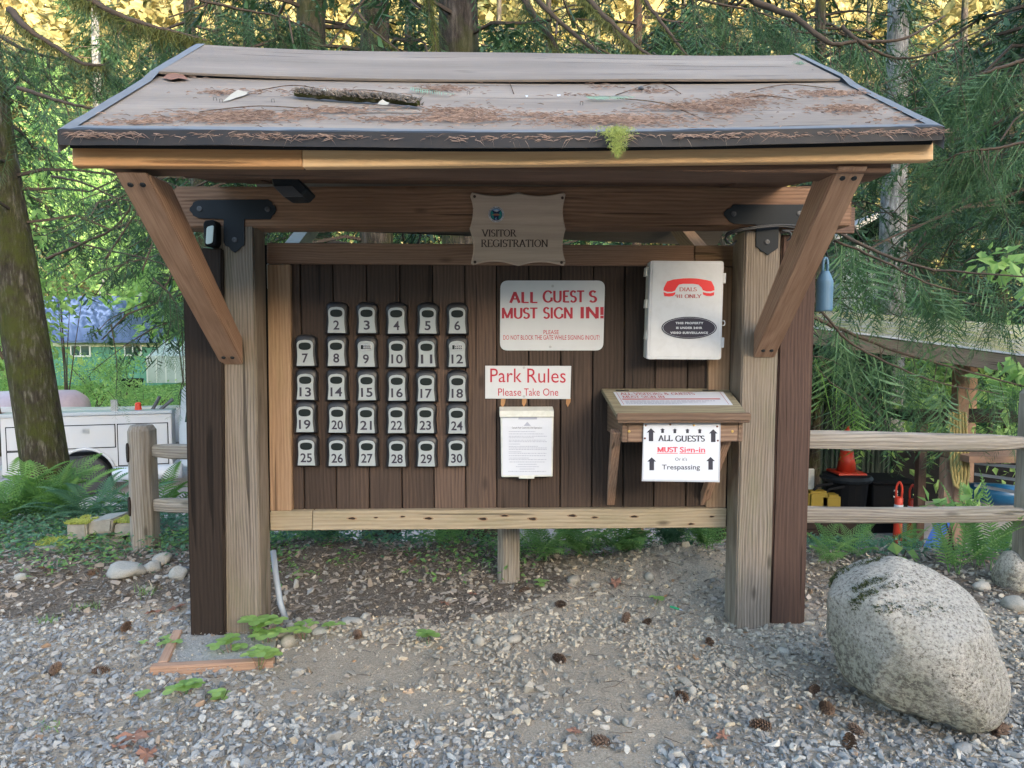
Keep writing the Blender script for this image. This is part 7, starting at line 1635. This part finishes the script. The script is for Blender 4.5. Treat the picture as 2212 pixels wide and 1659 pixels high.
# dead maple leaves
def mapleleaf(s, seed):
    r = random.Random(seed); out = []; n = 20
    for k in range(n):
        a = 2*math.pi*k/n; rr = s*(.62+.38*abs(math.cos(2.5*a)))*r.uniform(.8, 1.1)*(.55 if k % 2 else 1.); out.append((rr*math.cos(a), rr*math.sin(a)))
    V = [(0, 0, .01*s)]+[(x, y, s*.22*math.sin(k*1.3+seed)*r.uniform(.4, 1)) for k, (x, y) in enumerate(out)]; return V, [(0, k+1, (k+1) % n+1) for k in range(n)]
for k, (u, v, s_, lab) in enumerate(((290, 1600, .062, 'crumpled red brown maple leaf near the bottom left'), (318, 1640, .05, 'second crumpled maple leaf touching the bottom left one'), (258, 1625, .04, 'small maple leaf scrap left of the crumpled pair'), (890, 1218, .05, 'upright dead leaf under the bottom rail'), (1020, 1290, .03, 'brown leaf scrap in the litter below the panel'),
        (960, 1310, .035, 'grey brown leaf on the litter edge'), (1330, 1265, .045, 'tan leaf beside the dirt mound'), (380, 1320, .05, 'dry leaf against the dark left post'), (330, 1330, .045, 'dry brown leaf on the bank left of the dark post'), (100, 1235, .05, 'curled brown leaf below the blocks'), (1560, 1600, .03, 'rusty leaf scrap right of the bottom dirt patch'), (1240, 1590, .028, 'tan leaf scrap on the gravel near the bottom'))):
    p = GP(u, v); V, Fc = mapleleaf(s_, k); me = bpy.data.meshes.new('dead_leaf'); me.from_pydata(V, [], Fc); o = link('dead_leaf', me, MT['deadleaf']); o.location = p+Vector((0, 0, .018)); o.rotation_euler = (random.uniform(-.4, .4)+(.9 if k == 3 else 0), random.uniform(-.4, .4), random.uniform(0, 6)); setprops(o, lab, 'leaf', 'dead leaves on the ground')
# clover like plants with round leaflets
def clover(label, u, v, n, hmax, spread, rl=.014, mat='leafy'):
    p = GP(u, v); t = thing('clover_plant', label, 'plant', p, 'clover plants sprouting in the gravel', 'L')
    for k in range(n):
        a = random.uniform(0, 6.28); h = hmax*random.uniform(.4, 1.); q = Vector((math.cos(a)*spread*random.random(), math.sin(a)*spread*random.random()*.7, h)); m = MB(); m.tube([Vector((0, 0, -.01)), q*.6+Vector((0, 0, h*.1)), q], [.0014, .0011, .0009], 4, cap=False)
        st_ = m.build('stem', MT['deadleaf'] if k % 2 else MT['fern_light'], t, normals=False, off=Vector())
        V = []; Fc = []; a0 = random.uniform(0, 2); s_ = rl*random.uniform(.8, 1.4)
        for j in range(3):
            an = a0+j*2.094; c_ = q+Vector((math.cos(an), math.sin(an), .1))*s_*1.0; n0 = len(V); V.append(q)
            for i in range(7): b_ = an-2.2+i*.733; V.append(c_+Vector((math.cos(b_)*s_, math.sin(b_)*s_, .12*s_*math.cos(i*1.2))))
            Fc += [(n0, n0+i, n0+i+1) for i in range(1, 7)]
        m = MB(); m.add(V, Fc); o = m.build('leaflets', MT[mat], t, tint=random.uniform(.4, .95), normals=False, off=Vector())
for a_ in (('tall clover against the base of the left post', 545, 1395, 5, .13, .05, .018), ('large leaved clover in front of the left post', 575, 1400, 7, .11, .07, .018), ('clover spreading over the footing edge', 500, 1425, 6, .08, .10, .015), ('low clover left of the footing front corner', 400, 1500, 6, .06, .05, .015), ('clover right of the footing in the gravel', 560, 1450, 6, .09, .08, .015),
           ('clover among the pale stones by the conduit', 655, 1385, 6, .09, .06, .015), ('small clover right of the conduit stones', 712, 1370, 4, .05, .05, .012), ('lone bright clover below the bottom rail', 927, 1400, 3, .07, .03, .016), ('single leafed sprout on the gravel below the clover', 470, 1512, 2, .03, .02, .016), ('clover beside the green pen', 1415, 1310, 4, .05, .04, .012),
           ('tiny sprout at the left gravel edge', 305, 1508, 2, .03, .02, .012), ('low clover left of the footing', 350, 1400, 5, .04, .10, .012), ('small sprout near the middle litter', 1175, 1275, 3, .05, .03, .012)):
    clover(*a_)
def tuft(label, u, v, n, h, mat='fern_light'):
    p = GP(u, v); t = thing('grass_tuft', label, 'grass tuft', p, 'small grass tufts in the gravel', 'L'); V = []; Fc = []
    for k in range(n):
        b0 = Vector((random.gauss(0, .03), random.gauss(0, .02), 0)); d = Vector((random.gauss(0, .5), random.gauss(0, .5), 1)).normalized()*h*random.uniform(.4, 1); s_ = Vector((random.uniform(-1, 1), random.uniform(-1, 1), 0)).normalized()*.002; n0 = len(V); V += [b0-s_, b0+s_, b0+d]; Fc.append((n0, n0+1, n0+2))
    m = MB(); m.add(V, Fc); o = m.build('blades', MT[mat], t, tint=.6, normals=False, off=Vector()); o['kind'] = 'stuff'
for a_ in (('green grass tuft at the left edge of the gravel', 105, 1345, 60, .05), ('small grass tuft right of the left edge one', 190, 1315, 50, .05), ('two pale green shoots before the fence post', 320, 1285, 26, .08), ('grass tuft near the bottom left corner', 100, 1572, 30, .03)): tuft(*a_)
p = GP(1480, 1275)
# ------------------------------------------------------------------ what lies on the roof
def RP(u, v):
    """roof surface coordinates under a picture position"""
    best = None; tgt = KI @ ray(u, v); o_ = KI @ (CO-KO)
    s, t = (u-133)/1897, .3
    for _ in range(8):
        p = RS(s, t); k = (p.y-o_.y)/tgt.y; q = o_+tgt*k; p2 = RS(s, t+.01); dz = (p.z-q.z); sl = (p2.z-p.z-(p2.y-p.y)*tgt.z/tgt.y)/.01; t -= dz/sl; s += (q.x-p.x)/(RS(1, t).x-RS(0, t).x)
    return s, t
V = []; T = []; r_ = random.Random(21)
def needle(p, d, w_, t):
    s_ = Vector((-d.y, d.x, .2)).normalized()*w_; m_ = p+d*.5+Vector((0, -.2, .6))*d.length*r_.uniform(0, .25)
    V.extend([p-s_, p+s_, m_+s_, p-s_, m_+s_, m_-s_, m_-s_, m_+s_, p+d]); T.extend([t]*9)
piles = [(730, 243, 70, 6, 500), (310, 268, 60, 5, 300), (480, 262, 150, 9, 1300), (520, 249, 110, 5, 500), (700, 203, 90, 6, 500), (480, 203, 60, 5, 300), (860, 262, 80, 5, 400), (1000, 247, 90, 9, 900), (1000, 262, 110, 8, 900), (960, 196, 60, 7, 400), (1330, 265, 170, 11, 2300), (1480, 236, 90, 8, 900), (1590, 226, 70, 8, 700),
         (1560, 243, 40, 6, 400), (1830, 240, 70, 8, 800), (1790, 206, 90, 6, 700), (1700, 160, 60, 7, 500), (1620, 210, 60, 4, 250), (410, 165, 24, 5, 120), (920, 160, 18, 5, 60), (1215, 173, 30, 4, 120), (1410, 200, 40, 5, 150), (1300, 190, 30, 4, 60), (760, 170, 30, 4, 60), (640, 255, 60, 5, 250), (1160, 252, 60, 5, 200), (1950, 262, 60, 5, 120), (230, 272, 30, 3, 60), (1250, 208, 60, 4, 60)]
for u, v, ru, rv_, n in piles:
    for k in range(int(n*.5)):
        q_ = r_.random() < .25; uu = u+r_.gauss(0, ru*(.9 if q_ else .45)); vv = v+r_.gauss(0, rv_*(1. if q_ else .42)); s, t = RP(uu, min(vv, 280))
        if not (0 < s < 1 and 0 < t < 1): continue
        a = r_.gauss(0, .55)+(math.pi if r_.random() < .5 else 0); L = r_.uniform(.010, .03); p = RS(s, t, .004+.008*r_.random()*min(1, n/800)); needle(p, Vector((math.cos(a), math.sin(a)*.86, math.sin(a)*.5))*L, .0011, r_.random())
for k in range(800):                   # needles caught under the drip edge and hanging over the flashing
    s = r_.random(); 
    if snoise(np.array([s]), np.array([0.]), 40, 3)[0] < -.25 and r_.random() < .7: continue
    p = RS(s, 0, 0)+Vector((0, -.016, -.004-.012*r_.random()**2)); 
    if r_.random() < .17: d = Vector((r_.gauss(0, .5), -.25, -1)).normalized()*r_.uniform(.01, .04)
    else: d = Vector((r_.choice((-1, 1)), -.1, r_.gauss(-.15, .25))).normalized()*r_.uniform(.012, .035)
    needle(p, d, .0009, r_.random())
o = npmesh('needle_litter', np.array([list(KO+KR @ v) for v in V]), np.arange(len(V)).reshape(-1, 3), MT['needle'], T); o['kind'] = 'stuff'
def rtube(name, label, pts, r0, mat, cat, lift=.008):
    P = [RS(*RP(u, v), lift+h) for u, v, h in pts]; t = thing(name, label, cat, P[0]); m = MB(); m.tube(smooth_path(P), r0, 6); m.build('stem', MT[mat], t, smooth=True, normals=False) if False else m.build('stem', MT[mat], t, smooth=True); return t, P
for k, pts in enumerate(([(1040, 165, 0), (1090, 172, .01), (1110, 205, 0)], [(700, 205, 0), (790, 200, .01), (900, 215, 0)], [(1330, 215, .0), (1430, 232, .02), (1520, 262, 0)], [(1330, 208, 0), (1420, 185, .01), (1470, 205, 0)], [(430, 245, 0), (560, 235, .01), (690, 240, 0)], [(1620, 200, 0), (1700, 188, .01), (1800, 195, 0)], [(560, 198, 0), (640, 190, .01), (740, 205, 0)], [(1560, 225, 0), (1640, 214, .015), (1720, 218, 0)])):
    rtube('fallen_twig', ('curved twig crossing the seam mid roof', 'thin twig left of the green frond on the roof', 'long twig above the big needle drift', 'twig arching over the right frond', 'long twig on the left needle drift', 'twig on the right upper roof board', 'twig above the white leaf on the roof', 'short twig over the right needle drift')[k], [(a_, b_, c_*.4) for a_, b_, c_ in pts], .0014, 'bark_red', 'twig', .004)
# lichened branch lying on the roof
P = [RS(*RP(u, v), .016) for u, v in ((640, 214), (700, 219), (770, 224), (840, 228), (905, 236))]
t = thing('lichened_branch', 'mossy bark branch lying across the roof left of centre', 'branch', P[0]); m = MB(); m.tube(smooth_path(P), .0095, 9, jit=.5); m.build('wood', MT['bark_moss'], t)
V2 = []; T2 = []
for k in range(1700):
    f = r_.random(); i = min(int(f*4), 3); p = P[i].lerp(P[i+1], f*4-i); a = r_.uniform(-.3, 3.4); b0 = p+Vector((r_.gauss(0, .004), math.cos(a)*.012, math.sin(a)*.012)); e_ = b0+Vector((r_.gauss(0, .01), r_.gauss(0, .006), r_.uniform(.0, .014))); s_ = Vector((r_.uniform(-.003, .003), .002, .002)); V2 += [b0-s_, b0+s_, e_]; q = r_.random(); T2 += [q*.5]*3
o = npmesh('lichen', np.array([list(v) for v in V2]), np.arange(len(V2)).reshape(-1, 3), MT['litter'], T2, t); o['kind'] = 'stuff'
for q0 in ((665, 213), (700, 212), (880, 232), (830, 240), (722, 220)):
    p = RS(*RP(*q0), .024); m = MB(); n = 7; m.add([p]+[p+Vector((.018*math.cos(k*.9)*r_.uniform(.6, 1.2), .008*math.sin(k*.9), .010*math.sin(k*.9)*r_.uniform(.5, 1.4))) for k in range(n)], [(0, k+1, (k+1) % n+1) for k in range(n)]); m.build('lichen_flake', MT['paleleaf'], t, normals=False)
p = [RS(*RP(u, v), h) for u, v, h in ((482, 222, .004), (500, 211, .010), (516, 204, .014), (542, 204, .006), (528, 210, .005), (512, 215, .006), (498, 219, .004))]
t = thing('bleached_leaf', 'folded bleached leaf lying on the left of the roof', 'leaf', p[0]); m = MB(); m.add(p, [(0, 1, 6), (1, 5, 6), (1, 2, 5), (2, 4, 5), (2, 3, 4)]); m.build('blade', MT['paleleaf'], t, normals=False)
p = [RS(*RP(u, v), h) for u, v, h in ((352, 172, .006), (372, 164, .015), (395, 166, .01), (408, 176, .006), (388, 177, .012), (370, 178, .008))]
t = thing('curled_leaf', 'curled brown leaf by the left end of the roof seam', 'leaf', p[0]); m = MB(); m.add(p, [(0, 1, 5), (1, 4, 5), (1, 2, 4), (2, 3, 4)]); m.build('blade', MT['deadleaf'], t, normals=False)
for (a_, b_, lab) in (((885, 199), (985, 214), 'pale green fallen frond left of the roof centre'), ((1262, 219), (1372, 219), 'pale green fallen frond right of the roof centre')):
    A_, B_ = RS(*RP(*a_), .008), RS(*RP(*b_), .008); t = thing('fallen_frond', lab, 'frond', A_, 'green fronds lying on the roof'); tv, tf = tpl_spray(20, 62, False, .07, curl=.0, L0=.24, taper=.4)
    X_ = (B_-A_); L = X_.length; X_.normalize(); Z_ = Vector((0, -.5, .86)); Y_ = Z_.cross(X_); V, Fc, TT = scatter(tv, tf, np.array([A_[:]]), np.array([X_[:]]), np.array([Y_[:]]), np.array([Z_[:]]), np.array([L]), np.array([.6])); V[:, 2] += .008
    npmesh('blade', V, Fc, MT['frondpale'], TT, t)
p = RS(*RP(1384, 198), .010); me = rockmesh('pebble', .011, .009, .008, 5, 2); o = link('pebble', me, MT['grey']); o.location = KO+KR @ p; setprops(o, 'small dark pebble on the right half of the roof', 'pebble')
for k, (u, v) in enumerate(((1137, 213), (1205, 211))):
    p = RS(*RP(u, v), .004); t = thing('paper_scrap', ('small white paper scrap at the middle of the roof', 'larger white paper scrap right of the middle of the roof')[k], 'paper scrap', p); m = MB(); w_ = .006+.004*k; m.add([p, p+Vector((w_, .002, .004)), p+Vector((w_*.8, .008, .009)), p+Vector((-.003, .007, .008))], [(0, 1, 2, 3)]); m.build('scrap', MT['white'], t, normals=False)
# lichen tuft on the eave
V = []; T = []; c0 = RS(RP(1320, 277)[0], 0., .004)+Vector((0, -.016, .004))
for k in range(1500):
    side = r_.gauss(0, .022); dn_ = r_.random()**1.6; b0 = c0+Vector((side*(1-dn_*.8)+.004, -.02*min(1, dn_*4)-.005*r_.random(), .012*r_.random()-.075*dn_)); d = Vector((r_.gauss(0, 1), r_.gauss(0, .5), r_.gauss(-.4, 1))).normalized()*r_.uniform(.006, .016); s_ = Vector((r_.gauss(0, 1), 0, r_.gauss(0, 1))).normalized()*.0008; V += [b0-s_, b0+s_, b0+d]; T += [r_.random()]*3
t = thing('lichen_tuft', 'yellow green lichen tuft hanging over the front eave', 'lichen', c0); o = npmesh('strands', np.array([list(v) for v in V]), np.arange(len(V)).reshape(-1, 3), MT['lichen'], T, t); o['kind'] = 'stuff'
c0 = RS(*RP(1725, 146), .006); V = []; T = []
for k in range(300):
    b0 = c0+Vector((r_.gauss(0, .012), r_.gauss(0, .008), r_.uniform(0, .012))); d = Vector((r_.gauss(0, 1), r_.gauss(0, 1), r_.gauss(0, 1))).normalized()*.008; s_ = Vector((1, 0, 0))*.0008; V += [b0-s_, b0+s_, b0+d]; T += [r_.random()]*3
t = thing('lichen_tuft', 'small grey green lichen tuft near the right rake of the roof', 'lichen', c0); o = npmesh('strands', np.array([list(v) for v in V]), np.arange(len(V)).reshape(-1, 3), MT['frondpale'], T, t); o['kind'] = 'stuff'
# staples left in the roof boards
for k, (u, v) in enumerate(((465, 218), (478, 222), (590, 222), (1250, 155), (1256, 228), (1140, 175), (1800, 196), (1012, 205), (1240, 178))):
    p = RS(*RP(u, v), .001); m = MB(); m.tube([p+Vector((-.004, 0, 0)), p+Vector((-.004, -.003, .009)), p+Vector((.004, -.003, .009)), p+Vector((.004, 0, 0))], .0008, 4); m.build('staple', MT['iron'], roof, off=OFF[kz.name])
